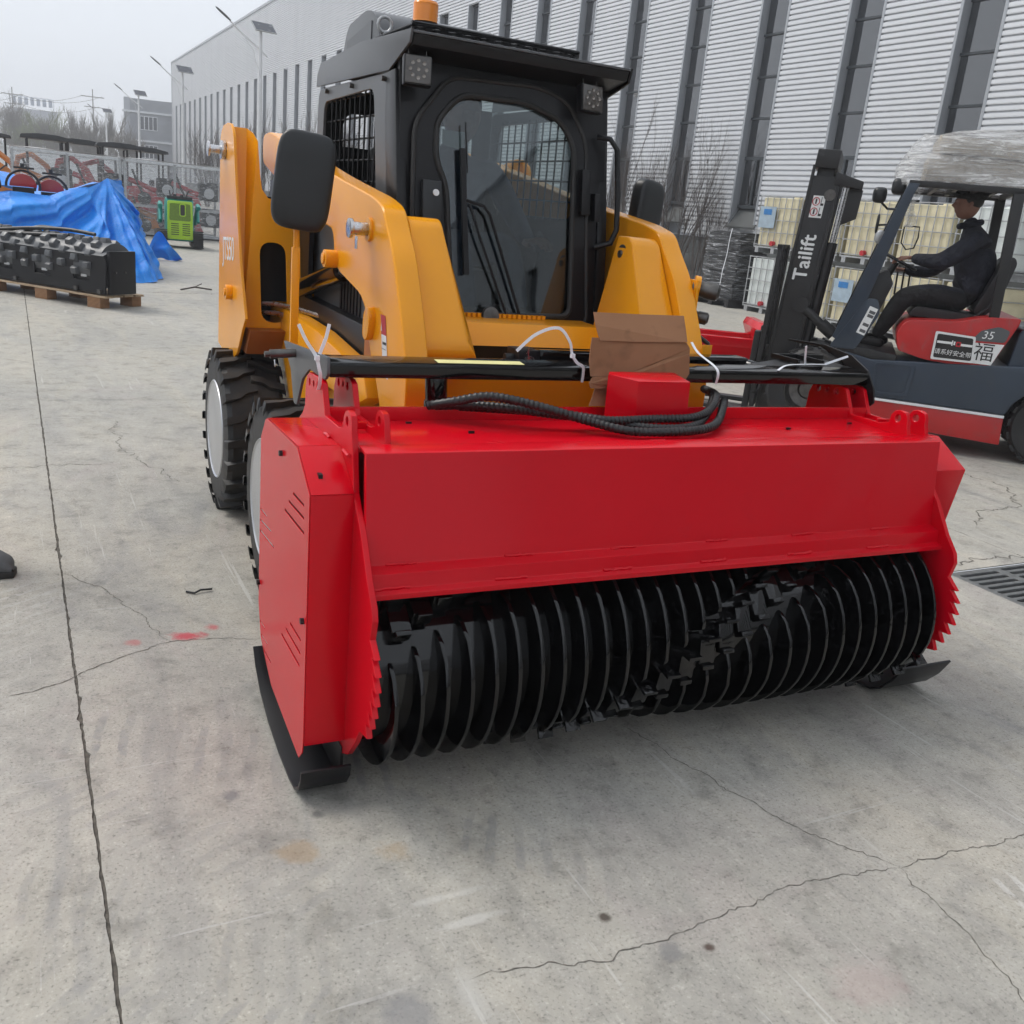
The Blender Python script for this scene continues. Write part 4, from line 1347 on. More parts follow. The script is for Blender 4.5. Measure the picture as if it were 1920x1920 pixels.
# chassis
mb = MB()
mb.prism([(2.98, .30), (2.98, .60), (3.10, .68), (3.55, .80), (4.35, .92), (5.15, .92), (5.25, .80), (5.25, .35), (5.05, .22), (3.2, .22)], 0, 1.00, 2.014)
LP('chassis', mb, 'yellow', bevel=.012)
for sd in (0, 1):
    mb = MB()      # slanted deck over the front wheel
    mb.prism([(3.05, .86), (3.10, .93), (3.75, .985), (4.62, 1.0), (4.66, .88), (4.36, .80), (4.2, .62), (3.95, .52), (3.75, .74), (3.55, .80), (3.2, .80)], 0, .955, 1.03)
    LP('side_frame', mx(mb, sd), 'yellow', bevel=.006)
mb = MB(); mb.box((1.04, 3.35, .93), (1.974, 4.75, 1.06))
LP('engine_deck', mb, 'black_satin', bevel=.01)
mb = MB(); mb.prism([(4.42, 1.06), (4.42, 1.72), (4.9, 1.60), (5.2, 1.45), (5.25, .95), (4.6, .95)], 0, 1.10, 1.914)
LP('engine_hood', mb, 'black_satin', bevel=.02)
mb = MB()
for k in range(7): mb.box((1.088, 3.62 + .045 * k, 1.02), (1.095, 3.64 + .045 * k, 1.30))
mb.box((1.096, 3.55, .98), (1.102, 4.40, 1.36))
LP('radiator_side', mb, 'black_satin')
# pipes and the inner brackets, their shade painted in, seen below the arm
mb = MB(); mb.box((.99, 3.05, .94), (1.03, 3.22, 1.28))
LP('inner_bracket', mb, 'yellow_shaded', bevel=.004)
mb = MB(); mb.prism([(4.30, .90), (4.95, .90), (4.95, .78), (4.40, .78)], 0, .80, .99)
LP('inner_fender', mb, 'yellow_shaded', bevel=.004)
mb = MB(); mb.box((1.05, 4.30, .95), (1.07, 5.15, 1.55))  # black panel added so the openings behind the tower look shaded
LP('engine_shade_panel', mb, 'black_satin')
for sd in (0, 1):
    mb = MB(); mb.box((.80, 4.66, .80), (1.06, 4.92, 1.47))  # added black box in place of shade behind the tower's oval hole
    LP('tower_shade_box', mx(mb, sd), 'plastic')
for zz in (.965, 1.005):
    mb = MB(); mb.tube([(.88, 4.44, zz), (.93, 4.40, zz + .004), (1.0, 4.3, zz), (1.06, 4.0, zz), (1.06, 3.7, zz)], .011, 10)
    LP('hydraulic_pipe', mb, 'steel')

# rear towers
for sd in (0, 1):
    out = [(4.94, 1.70), (4.97, 1.20), (5.0, .74), (4.62, .70), (4.45, .78), (4.33, .90), (4.26, .955), (4.40, 1.18), (4.55, 1.60), (4.575, 1.70)] + arc(4.755, 1.675, .165, 20, 160, 8)[0:0]
    top = [(4.60, 1.735), (4.66, 1.765), (4.74, 1.772), (4.85, 1.765), (4.91, 1.74)]
    mb = MB(); plate(mb, out + top, [circ(4.78, 1.66, .028, 14)], 0, .770, .782, .001)
    t_ = LP('tower_plate', mx(mb, sd), 'yellow')
    mb = MB(); plate(mb, out + top, [circ(4.78, 1.66, .028, 14)], 0, 1.075, 1.087, .001)
    LP('tower_plate', mx(mb, sd), 'yellow')
    # front channel of the tower with the notch for the arm and an oval hole
    fr = [(.783, .90), (1.074, .90), (1.074, 1.44)] + [(1.04, 1.445), (.96, 1.45), (.91, 1.465), (.885, 1.50), (.878, 1.56), (.872, 1.70), (.866, 1.735), (.845, 1.755), (.783, 1.755)]
    mb = MB(); plate(mb, fr, [round_poly([(.868, .925), (.985, .925), (.985, 1.275), (.868, 1.275)], .06, 5)], 1, -.004, .004, .001)
    for v in mb.v: v.y += 4.40 + (v.z - .90) * .20 + (.0 if v.z < 1.70 else (v.z - 1.70) * 2.0)
    LP('tower_front', mx(mb, sd), 'yellow')
    mb = MB(); mb.cyl((.700, 4.80, 1.655), (.782, 4.80, 1.655), .019, 16); mb.cyl((.690, 4.80, 1.655), (.700, 4.80, 1.655), .034, 18); mb.cyl((.748, 4.80, 1.655), (.769, 4.80, 1.655), .042, 18)
    LP('pivot_pin', mx(mb, sd), 'steel', bevel=.002)
    mb = MB(); mb.cyl((.742, 4.62, 1.03), (.770, 4.62, 1.03), .034, 16); mb.cyl((.735, 4.62, 1.03), (.742, 4.62, 1.03), .018, 10)
    LP('pivot_boss', mx(mb, sd), 'yellow', bevel=.003)
# model plate lettering on the left tower
mb = MB(); text_mb(mb, 'JTS50', basis((.7688, 4.70, 1.215), (0, -1, .05), (0, 0, 1)), .145, .0004, space=.92)
for v in mb.v: v.z = 1.215 + (v.z - 1.215) * 1.05
LP('model_lettering', mb, 'paper', smooth=False)

# lift arms
AX0, AX1 = .952, 1.030
arm_out = [(4.86, 1.745), (4.70, 1.755), (3.62, 1.580), (3.08, 1.512), (2.97, 1.485), (2.925, 1.43), (2.84, 1.345), (2.735, 1.166), (2.655, 1.0), (2.66, .86), (2.72, .80), (2.86, .80), (2.945, .93), (3.03, 1.02), (3.065, 1.085),
           (3.10, 1.150), (3.17, 1.192), (3.28, 1.212), (3.45, 1.242), (3.52, 1.275), (3.53, 1.345), (3.56, 1.385), (3.75, 1.405), (4.62, 1.565), (4.86, 1.62)]
arm_r = [.05, .05, .2, .12, .06, .05, .05, .05, .04, .05, .05, .05, .05, .05, .05, .05, .05, .08, .06, .03, .03, .06, .08, .06, .05]
for sd in (0, 1):
    mb = MB(); mb.prism(round_poly(arm_out, arm_r, 4), 0, AX0, AX1)
    LP('lift_arm', mx(mb, sd), 'yellow', bevel=.010, seg=3)
    # inner front gusset
    g = [(3.05, 1.462), (2.975, 1.462), (2.945, 1.44), (2.735, 1.10), (2.73, 1.06), (2.775, 1.02), (3.05, 1.02)]
    mb = MB(); n0 = len(mb.v)
    mb.prism(round_poly(g, [.0, .02, .03, .05, .03, .02, 0], 4), 0, AX1 + .003, 1.148)
    for v in mb.v:
        if v.x > 1.1 and v.z < 1.16: v.x += (1.16 - v.z) / .14 * .085 if v.z > 1.02 else .085
    LP('arm_gusset', mx(mb, sd), 'yellow', bevel=.008, seg=3)
    # bosses and pins on the outer face
    mb = MB(); mb.cyl((AX0 - .045, 3.49, 1.283), (AX0 + .002, 3.49, 1.283), .032, 18); mb.cyl((AX0 - .052, 3.49, 1.283), (AX0 - .045, 3.49, 1.283), .02, 14)
    LP('cylinder_boss', mx(mb, sd), 'yellow', bevel=.004)
    mb = MB(); mb.prism(round_poly([(3.01, 1.175), (3.055, 1.15), (3.06, 1.07), (3.02, 1.055), (2.99, 1.09), (2.985, 1.15)], .02, 3), 0, AX0 - .022, AX0 + .002)
    LP('pivot_boss', mx(mb, sd), 'yellow', bevel=.006)
    mb = MB(); mb.cyl((AX0 - .010, 3.09, 1.408), (AX0 + .002, 3.09, 1.408), .038, 18)
    LP('plug_boss', mx(mb, sd), 'yellow', bevel=.004)
    mb = MB(); mb.cyl((AX0 - .060, 3.09, 1.408), (AX0 - .010, 3.09, 1.408), .021, 18); mb.cyl((AX0 - .072, 3.09, 1.408), (AX0 - .060, 3.09, 1.408), .031, 20)
    mb.box((AX0 - .045, 3.08, 1.345), (AX0 - .042, 3.105, 1.385))
    LP('lock_pin', mx(mb, sd), 'steel', bevel=.003)
    # lift cylinder between tower and arm
    mb = MB(); mb.cyl((1.055, 4.55, 1.06), (1.02, 3.62, 1.235), .042, 20)
    c_ = LP('lift_cylinder', mx(mb, sd), 'black')
    mb = MB(); mb.cyl((1.045, 4.50, 1.10), (1.02, 3.60, 1.275), .010, 10)
    part((ldr, c_), 'oil_line', mx(mb, sd), M['steel'])
    mb = MB(); mb.cyl((1.02, 3.64, 1.23), (1.015, 3.50, 1.262), .024, 16)
    part((ldr, c_), 'piston_rod', mx(mb, sd), M['steel'])
mb = MB(); plate(mb, [(1.05, 3.30), (1.0, 3.30), (1.0, 3.55), (1.05, 3.55)], [], 2, 1.40, 1.405)
mb = MB(); mb.prism([(3.36, 1.40), (3.62, 1.30), (3.66, 1.36), (3.40, 1.46)], 0, 1.035, 1.05)
LP('safety_bar', mb, 'red', bevel=.002)
# warning decal on the left arm
sl = Vector((0, -.50, -.86)).normalized()
def decal(y, z, w, h, x=AX0 - .0015):
    return [(x, y, z), (x, y - w, z), (x, y - w - h * .30, z - h), (x, y - h * .30, z - h)]
dy, dz = 2.93, 1.158
mb = MB(); mb.quad(*decal(dy, dz, .05, .06)); d1 = LP('warning_label', mb, 'red_label', smooth=False)
mb = MB(); mb.quad(*decal(dy - .018, dz - .06, .05, .13)); part((ldr, d1), 'label_field', mb, M['paper'], smooth=False)
mb = MB(); mb.add([(AX0 - .0022, dy - .012, dz - .05), (AX0 - .0022, dy - .022, dz - .05), (AX0 - .0022, dy - .014, dz - .022)], [(0, 1, 2)]); part((ldr, d1), 'label_triangle', mb, M['paper'], smooth=False)
mb = MB(); mb.cbox((AX0 - .0025, dy - .055, dz - .085), (.0006, .034, .008)); mb.cbox((AX0 - .0025, dy - .070, dz - .155), (.0006, .012, .045)); mb.cbox((AX0 - .0025, dy - .050, dz - .103), (.0006, .045, .0015))
part((ldr, d1), 'label_print', mb, M['ink'], smooth=False)
# couplers on the right arm
xr = 2 * XC - AX0
mb = MB(); mb.box((xr, 2.80, 1.17), (xr + .012, 2.87, 1.34)); mb.cyl((xr + .012, 2.84, 1.315), (xr + .03, 2.83, 1.313), .040, 18)
LP('coupler_bracket', mb, 'yellow', bevel=.003)
for z, r, L in ((1.313, .028, .10), (1.215, .020, .075)):
    mb = MB(); mb.lathe((xr + .01, 2.845, z), (.8, -.55, -.12), [(.0, 0), (r, 0), (r, L * .45), (r * 1.12, L * .5), (r * 1.12, L * .9), (r * .7, L), (r * .7, L * .96), (0, L * .96)], 20)
    LP('hydraulic_coupler', mb, 'steel_dark')
mb = MB(); mb.tube([(xr - .01, 2.76, 1.16), (xr + .03, 2.73, 1.13), (xr + .035, 2.72, 1.08), (xr + .02, 2.74, 1.03)], .008, 8)
LP('coupler_hose', mb, 'hose')
mb = MB(); mb.box((xr - .02, 2.69, 1.06), (xr + .02, 2.694, 1.13))
LP('yellow_tag', mb, 'yellow')
mb = MB(); mb.cyl((2 * XC - 1.148, 3.0, 1.40), (2 * XC - 1.156, 3.0, 1.40), .034, 20); mb.cyl((2 * XC - 1.156, 3.0, 1.40), (2 * XC - 1.166, 3.0, 1.40), .014, 8)
LP('pivot_cap', mb, 'steel_dark', bevel=.003)
# front cross plate, serrated step, quick attach
mb = MB(); mb.prism([(2.965, 1.062), (3.01, 1.135), (3.25, 1.14), (3.25, 1.128), (3.02, 1.122), (2.98, 1.062)], 0, 1.19, 2 * XC - 1.19)
LP('cross_plate', mb, 'yellow', bevel=.004)
mb = MB()
for k in range(18): mb.prism([(3.14, 1.1385), (3.14, 1.152), (3.16, 1.152), (3.16, 1.1385)], 0, 1.30 + k * .02, 1.312 + k * .02)
LP('step_tread', mb, 'yellow', kind='stuff')
mb = MB(); mb.prism([(2.90, .36), (2.90, .98), (2.86, 1.03), (2.875, 1.035), (2.92, .985), (2.92, .36)], 0, 1.0, 2.014)
LP('quick_attach_plate', mb, 'yellow', bevel=.004)
mb = MB(); mb.box((1.17, 3.00, .98), (1.84, 3.10, 1.06))  # added black box, stands in for shade in the gap below the cross plate
LP('front_gap_shade', mb, 'black_satin')

# mirrors
for sd in (0, 1):
    mcx, mcy, mcz = (.748, 3.16, 1.535) if sd == 0 else (2.238, 3.47, 1.535)
    mb = MB(); mb.blob((0, 0, 0), (.092, .034, .150), 36, 24, .42)
    Mm = Matrix.Translation((mcx, mcy, mcz)) @ Matrix.Rotation(R(-10 if sd == 0 else 25), 4, 'Z') @ Matrix.Rotation(R(6), 4, 'Y')
    mb.xf(Mm)
    mi_ = LP('mirror', mb, 'plastic')
    mb = MB(); mb.sheet(rrect(-.08, -.13, .08, .13, .03), 1, .030); mb.xf(Mm)
    part((ldr, mi_), 'mirror_glass', mb, M['steel'], smooth=False)
    px, py = (.735, 3.185) if sd == 0 else (2.238, 3.495)
    mb = MB(); mb.box((px - .008, py - .004, 1.30), (px + .008, py + .004, 1.46)); mb.box((px - .013, py - .007, .96), (px + .013, py + .007, 1.33)); mb.bar((px, py, .965), (1.0 if sd == 0 else 2.014, py + .05, .965), .03, .02)
    part((ldr, mi_), 'mirror_post', mb, M['yellow'], bevel=.002)

# cab ----------------------------------------------------------------
CX0_, CX1_, CYR = 1.100, 1.914, 4.38
def cy(z): return 3.24 + (z - 1.5) * .16
def on_front(mb, dy=0.0):
    for v in mb.v: v.y = v.y + cy(v.z) + dy
    return mb
glass_o = [(1.225, 1.780), (1.314, 1.874), (1.561, 1.880), (1.706, 1.838), (1.766, 1.752), (1.770, 1.150), (1.290, 1.140), (1.262, 1.575), (1.222, 1.655)]
door_o = [(1.146, 1.765), (1.270, 1.925), (1.612, 1.938), (1.735, 1.905), (1.815, 1.775), (1.845, 1.115), (1.165, 1.115), (1.140, 1.47)]
cabf_o = [(CX0_, 1.08), (CX1_, 1.08), (CX1_, 1.975), (CX0_, 1.975)]
mb = MB(); plate(mb, cabf_o, [round_poly([(p[0] + (.012 if p[0] < 1.5 else -.012), p[1] - (.012 if p[1] > 1.5 else -.03)) for p in door_o], .05, 5)], 1, -.010, .012, .002); on_front(mb, .020)
cabo = LP('cab_front', mb, 'black_satin')
mb = MB(); plate(mb, round_poly(door_o, .05, 5), [round_poly(glass_o, .045, 5)], 1, -.012, .012, .003); on_front(mb)
door = LP('door', mb, 'black_satin')
def loop_tube(poly, r, dy, n=8):
    pts = [Vector((x, cy(z) + dy, z)) for x, z in poly]
    mb = MB(); mb.tube(pts + pts[:2], r, n, caps=False)
    return mb
part((ldr, door), 'glass_seal', loop_tube(round_poly(glass_o, .045, 5), .011, -.012), M['rubber'])
part((ldr, door), 'door_seal', loop_tube(round_poly(door_o, .05, 5), .009, -.010), M['rubber'])
mb = MB(); mb.prism(round_poly(glass_o, .045, 5), 1, -.002, .002); on_front(mb)
part((ldr, door), 'windscreen', mb, M['glass'], smooth=False)
mb = MB(); mb.box((1.168, -.040, 1.44), (1.238, -.012, 1.585)); on_front(mb)
hl = part((ldr, door), 'door_handle', mb, M['plastic'], bevel=.006)
mb = MB(); mb.cyl((1.214, -.041, 1.545), (1.214, -.047, 1.545), .011, 14); on_front(mb)
part((ldr, door), 'key_lock', mb, M['white'])
mb = MB(); mb.tube([(1.865, .0, 1.80), (1.90, -.035, 1.795), (1.925, -.045, 1.76), (1.935, -.045, 1.60), (1.935, -.045, 1.48), (1.915, -.04, 1.43), (1.87, 0, 1.41)], .0105, 10); on_front(mb, -.01)
part((ldr, cabo), 'grab_handle', mb, M['black_satin'])
mb = MB(); mb.box((1.790, -.028, 1.52), (1.825, .0, 1.68)); on_front(mb, -.012)
part((ldr, door), 'hinge', mb, M['black_satin'], bevel=.004)
mb = MB(); mb.box((1.852, -.02, 1.50), (1.875, .012, 1.60)); on_front(mb, -.012)
part((ldr, door), 'hinge', mb, M['black_satin'], bevel=.004)
mb = MB(); mb.tube([(1.335, -.03, 1.62), (1.325, -.028, 1.785)], .003, 5); mb.bar((1.317, -.026, 1.70), (1.338, -.026, 1.28), .018, .014, (0, 1, 0)); mb.tube([(1.33, -.03, 1.53), (1.40, -.032, 1.515), (1.425, -.03, 1.49), (1.56, -.02, 1.14)], .006, 6); mb.tube([(1.345, -.03, 1.52), (1.39, -.032, 1.40), (1.505, -.02, 1.14)], .005, 6); on_front(mb)
part((ldr, door), 'wiper', mb, M['black_satin'])
mb = MB(); mb.cyl((1.43, -.03, 1.145), (1.43, -.05, 1.145), .032, 20); on_front(mb)
part((ldr, door), 'wiper_motor', mb, M['steel_dark'], bevel=.004)
mb = MB(); mb.grid(lambda a, b: (1.255 + .085 * a, .010 + .006 * math.sin(a * 3), 1.755 - .05 * b - .010 * a * b), 6, 2); on_front(mb)
part((ldr, door), 'paper_note', mb, M['paper'])
# cab side panels with wire guards, both sides
side_o = [(3.40, 1.925), (3.335, 1.70), (3.20, 1.09), (3.30, 1.03), (4.36, 1.03), (4.41, 1.60), (4.38, 1.93)]
win_o = [(3.585, 1.885), (4.285, 1.875), (4.30, 1.56), (4.22, 1.50), (3.50, 1.50), (3.52, 1.60)]
for sd in (0, 1):
    mb = MB(); plate(mb, round_poly(side_o, [.02, .02, .02, .02, .05, .05, .05], 4), [round_poly(win_o, .05, 4)], 0, CX0_ - .006, CX0_ + .006, .002)
    sp_ = LP('cab_side', mx(mb, sd), 'char' if sd == 0 else 'black_satin')
    mb = MB()
    for k in range(11):
        y = 3.53 + .068 * k
        mb.tube([(CX0_ + .012, y, 1.49), (CX0_ + .012, y + .01, 1.89)], .004, 5)
    for k in range(5):
        z = 1.565 + .078 * k
        mb.tube([(CX0_ + .018, 3.49, z), (CX0_ + .018, 4.31, z)], .004, 5)
    part((ldr, sp_), 'wire_guard', mx(mb, sd), M['black_satin'])
    for y in (3.45, 3.85, 4.22):
        mb = MB(); mb.cyl((CX0_ - .006, y, 1.905 + (y - 3.45) * .01), (CX0_ - .022, y, 1.905 + (y - 3.45) * .01), .009, 8)
        part((ldr, sp_), 'bolt', mx(mb, sd), M['steel_dark'])
    mb = MB()      # black front pillar
    mb.prism([(3.335, 1.93), (3.43, 1.925), (3.43, 1.80), (3.32, 1.30), (3.27, 1.05), (3.17, 1.05), (3.22, 1.40)], 0, CX0_ - .012, CX0_ + .03)
    LP('cab_pillar', mx(mb, sd), 'black_satin', bevel=.008)
# roof with side flange, front visor, rear wall
mb = MB()
mb.add([(CX0_ - .012, 3.185, 2.035), (CX0_ - .012, 3.20, 1.995), (CX0_ - .012, 3.40, 1.925), (CX0_ - .012, 4.40, 1.942), (CX0_ - .012, 4.39, 1.99), (CX0_ - .012, 4.34, 2.03), (CX0_ - .012, 3.75, 2.055)], [tuple(range(7))])
mb = MB(); mb.prism([(3.185, 2.035), (3.20, 1.995), (3.40, 1.928), (4.40, 1.942), (4.39, 1.99), (4.34, 2.03), (3.75, 2.052)], 0, CX0_ - .013, CX0_ - .004)
LP('roof_flange', mb, 'char', bevel=.002)
mb = MB(); mb.prism([(3.185, 2.035), (3.20, 1.985), (3.23, 1.975), (3.40, 1.928), (4.40, 1.942), (4.39, 1.99), (4.34, 2.03), (3.75, 2.052)], 0, CX1_ + .004, CX1_ + .013)
LP('roof_flange', mb, 'black_satin', bevel=.002)
mb = MB(); mb.prism([(3.185, 2.032), (3.185, 2.024), (3.74, 2.042), (4.33, 2.02), (4.38, 1.985), (4.392, 1.99), (4.34, 2.029), (3.75, 2.051)], 0, CX0_ - .0035, CX1_ + .0035)
LP('roof', mb, 'char', bevel=.002)
mb = MB(); mb.prism([(3.19, 2.023), (3.20, 1.99), (3.36, 1.955), (3.40, 1.93), (3.41, 1.94), (3.38, 2.01), (3.30, 2.024)], 0, CX0_, CX1_)
LP('visor', mb, 'black_satin', bevel=.002)
mb = MB(); plate(mb, [(CX0_ + .01, 1.06), (CX1_ - .01, 1.06), (CX1_ - .01, 1.94), (CX0_ + .01, 1.94)], [rrect(CX0_ + .10, 1.45, CX1_ - .10, 1.85, .05)], 1, 4.355, 4.365, .001)
LP('cab_rear', mb, 'black_satin')
# roof rack of expanded mesh
rk_o = [(1.15, 3.36), (1.155, 3.35), (1.80, 3.352), (1.86, 3.50), (1.86, 3.75), (1.15, 3.75)]
mb = MB()
hl_ = []
for i in range(11):
    for j in range(6):
        x, y = 1.185 + .059 * i + (.028 if j % 2 else 0), 3.385 + .062 * j
        if x < 1.83 - (.05 if y < 3.45 else 0): hl_.append([(x - .023, y), (x, y + .022), (x + .023, y), (x, y - .022)])
plate(mb, [(1.145, 3.355), (1.79, 3.355), (1.865, 3.50), (1.865, 3.76), (1.145, 3.76)], hl_, 2, 2.074, 2.079, .0006)
for x, y in ((1.16, 3.38), (1.40, 3.38), (1.62, 3.38), (1.78, 3.38), (1.16, 3.72), (1.84, 3.72)):
    mb.box((x - .008, y - .008, 2.03), (x + .008, y + .008, 2.088))
mb.tube([(1.145, 3.355, 2.082), (1.79, 3.355, 2.082), (1.865, 3.50, 2.082)], .006, 6)
LP('roof_rack', mb, 'black_satin', smooth=False)
mb = MB(); mb.tube([(1.16 + .026 * math.sin(R(a)), 3.70, 2.115 - .026 * math.cos(R(a))) for a in range(0, 361, 30)], .006, 8); mb.cyl((1.16, 3.70, 2.05), (1.16, 3.70, 2.09), .007, 8)
LP('lifting_eye', mb, 'galv')
# work lamps
for cxl, rz in ((1.128, -8), (1.79, 6)):
    Ml = Matrix.Translation((cxl, 3.215, 1.92)) @ Matrix.Rotation(R(rz), 4, 'Z') @ Matrix.Rotation(R(-10), 4, 'X')
    mb = MB(); mb.box((-.048, 0, -.048), (.048, .035, .048)); mb.xf(Ml)
    wl_ = LP('work_lamp', mb, 'black_satin', bevel=.008)
    mb = MB(); mb.box((-.043, -.003, -.043), (.043, .001, .043)); mb.xf(Ml); part((ldr, wl_), 'lens', mb, M['lamp_lens'], bevel=.003)
    for k in range(9):
        a = 2 * math.pi * k / 8
        q = (0, 0) if k == 8 else (.027 * math.cos(a), .027 * math.sin(a))
        mb = MB(); mb.lathe((q[0], -.003, q[1]), (0, -1, 0), [(.007, 0), (.0065, .002), (.003, .001), (0, .0005)], 10); mb.xf(Ml); part((ldr, wl_), 'led', mb, M['led'])
    mb = MB(); mb.tube([(-.03, .018, .045), (-.03, .018, .068), (.03, .018, .068), (.03, .018, .045)], .003, 6); mb.xf(Ml); part((ldr, wl_), 'lamp_bracket', mb, M['steel_dark'])
# beacon
mb = MB(); mb.lathe((1.30, 3.66, 2.05), (0, 0, 1), [(0, 0), (.043, 0), (.043, .072), (.046, .074), (.046, .086), (0, .086)], 28)
bc = LP('beacon_base', mb, 'plastic')
mb = MB(); mb.lathe((1.30, 3.66, 2.136), (0, 0, 1), [(0, 0)] + [(.047 - .0015 * (k % 2), .004 + .006 * k) for k in range(11)] + [(.043, .072), (.030, .076), (0, .077)], 32)
part((ldr, bc), 'beacon_lens', mb, M['amber'])
# air conditioner
mb = MB(); mb.prism(round_poly([(3.87, 2.045), (4.41, 2.025), (4.40, 2.10), (4.34, 2.19), (4.05, 2.222), (3.92, 2.175)], [.005, .02, .04, .06, .08, .06], 5), 0, 1.20, 1.72)
ac = LP('air_conditioner', mb, 'char', bevel=.006)
mb = MB(); mb.prism([(3.99, 2.06), (4.34, 2.045), (4.34, 2.13), (3.99, 2.17)], 0, 1.196, 1.1995)
part((ldr, ac), 'cover_panel', mb, M['char'])
# interior
mb = MB(); mb.box((1.28, 3.78, 1.10), (1.73, 4.22, 1.26)); mb.prism([(4.13, 1.26), (4.22, 1.72), (4.30, 1.72), (4.27, 1.26)], 0, 1.29, 1.72)
LP('seat', mb, 'seat', bevel=.03, seg=3)
mb = MB(); mb.box((1.12, 3.25, 1.04), (1.895, 4.34, 1.09))
LP('cab_floor', mb, 'black_satin')
for x in (1.20, 1.80):
    mb = MB(); mb.tube([(x, 3.62, 1.10), (x, 3.60, 1.28), (x + .01, 3.58, 1.36)], .012, 8); mb.blob((x + .01, 3.57, 1.40), (.022, .022, .045), 12, 8)
    LP('joystick', mb, 'plastic')

# operator in the cab
opt = thing('person', 'operator in dark blue work clothes seated inside the black loader cab, hands on the levers', 'person', FL, (1.55, 3.95, 1.26))
N = {'pel': (1.55, 3.98, 1.31, (.13, .11)), 'wst': (1.56, 4.00, 1.43, (.14, .105)), 'chs': (1.57, 3.99, 1.60, (.16, .11)), 'nck': (1.58, 3.97, 1.735, .055), 'nk2': (1.58, 3.955, 1.775, .05),
     'shl': (1.40, 3.96, 1.68, .065), 'ell': (1.30, 3.80, 1.46, .048), 'wrl': (1.24, 3.62, 1.40, .034), 'shr': (1.74, 3.96, 1.68, .065), 'elr': (1.83, 3.82, 1.46, .048), 'wrr': (1.80, 3.64, 1.395, .034),
     'hpl': (1.47, 3.93, 1.33, .085), 'knl': (1.44, 3.55, 1.37, .065), 'ank': (1.44, 3.38, 1.13, .042), 'hpr': (1.64, 3.93, 1.33, .085), 'knr': (1.66, 3.55, 1.37, .065), 'anr': (1.66, 3.38, 1.13, .042)}
Eg = [('pel', 'wst'), ('wst', 'chs'), ('chs', 'nck'), ('nck', 'nk2'), ('chs', 'shl'), ('shl', 'ell'), ('ell', 'wrl'), ('chs', 'shr'), ('shr', 'elr'), ('elr', 'wrr'), ('pel', 'hpl'), ('hpl', 'knl'), ('knl', 'ank'), ('pel', 'hpr'), ('hpr', 'knr'), ('knr', 'anr')]
part(opt, 'body', skin_body(N, Eg, 'pel'), M['cloth_blue'])
part(opt, 'head', head_mb((1.58, 3.93, 1.865), (.1, -1, -.1), (0, 0, 1)), M['skin'])
mb = MB(); mb.blob((1.58, 3.945, 1.905), (.086, .104, .085), 20, 12); part(opt, 'hair', mb, M['hair'])
part(opt, 'hand', hand_mb((1.238, 3.615, 1.40), (-.25, -.6, .2), (0, 0, 1), .8), M['skin'])
part(opt, 'hand', hand_mb((1.80, 3.635, 1.395), (.1, -.8, .1), (0, 0, 1), .8, True), M['skin'])
for x in (1.44, 1.66):
    mb = MB(); mb.blob((x, 3.32, 1.115), (.045, .11, .04), 14, 8, .7); part(opt, 'shoe', mb, M['rubber'])
# ------------------------------------------------------------------ forklift driving past on the right (frame FK)
FK = Fr(R(-18))
YN, YF = 8.14, 9.30
fk = thing('forklift', 'red and dark navy forklift with black mast and man driving, on the right', 'forklift', FK, (.5, 8.7, 0))
def KP(name, mb, mat, **k): return part(fk, name, mb, M[mat], **k)
# wheels
def fork_wheel(xc, yc, r, w, name='wheel'):
    mb = MB(); s = w / 2
    mb.lathe((xc, yc, r), (0, 1, 0), [(r * .55, -s * .9), (r * .62, -s), (r * .92, -s), (r, -s * .75), (r, s * .75), (r * .92, s), (r * .62, s), (r * .55, s * .9)], 40, closed=True)
    for k in range(18):
        a = 2 * math.pi * k / 18
        for sg in (-1, 1):
            c = Vector((xc + r * math.cos(a + sg * .04), yc + sg * s * .45, r + r * math.sin(a + sg * .04)))
            mb.cbox(c, (.022, s * .8, .055), Matrix.Rotation(-a, 3, 'Y'))
    t = KP(name, mb, 'tyre')
    mb = MB(); mb.lathe((xc, yc, r), (0, -1, 0), [(0, s * .3), (r * .2, s * .3), (r * .25, s * .1), (r * .45, s * .2), (r * .56, s * .9), (r * .53, s * .98), (r * .53, -s * .9)], 32)
    part((fk, t), 'hub', mb, M['steel_dark'])
fork_wheel(-.20, 8.27, .34, .24); fork_wheel(-.20, 9.17, .34, .24); fork_wheel(1.64, 8.29, .30, .2); fork_wheel(1.64, 9.15, .30, .2)
# lower body
mb = MB(); mb.prism([(.03, .70), (.24, .662), (1.13, .735), (1.62, .78), (2.08, .70), (2.10, .45), (2.02, .32), (2.0, .34), (1.94, .55), (1.72, .66), (1.46, .62), (1.32, .46), (1.285, .372), (.20, .372), (.10, .50)], 1, YN, YF)
KP('chassis', mb, 'navy', bevel=.02, seg=3)
mb = MB(); mb.prism([(.22, .345), (1.285, .345), (1.285, .365), (.22, .365)], 1, YN - .004, YF)
KP('white_stripe', mb, 'white', bevel=.002)
mb = MB(); mb.prism([(.25, .165), (1.30, .132), (1.285, .345), (.22, .345)], 1, YN + .01, YF - .01)
KP('side_skirt', mb, 'red_old', bevel=.01)
mb = MB(); mb.prism(round_poly([(.28, .635), (.52, .65), (.60, .60), (.56, .42), (.30, .40)], .03, 3), 1, YN - .006, YN)
mb = MB(); plate(mb, round_poly([(.27, .645), (.58, .665), (.56, .41), (.30, .395)], .03, 3), [round_poly([(.285, .63), (.55, .648), (.535, .428), (.315, .415)], .03, 3)], 1, YN - .008, YN, .001)
KP('step_rim', mb, 'navy')
mb = MB(); mb.prism([(-.05, .70), (.02, .76), (.42, .72), (.42, .66), (.0, .66)], 1, YN + .02, YF - .02)
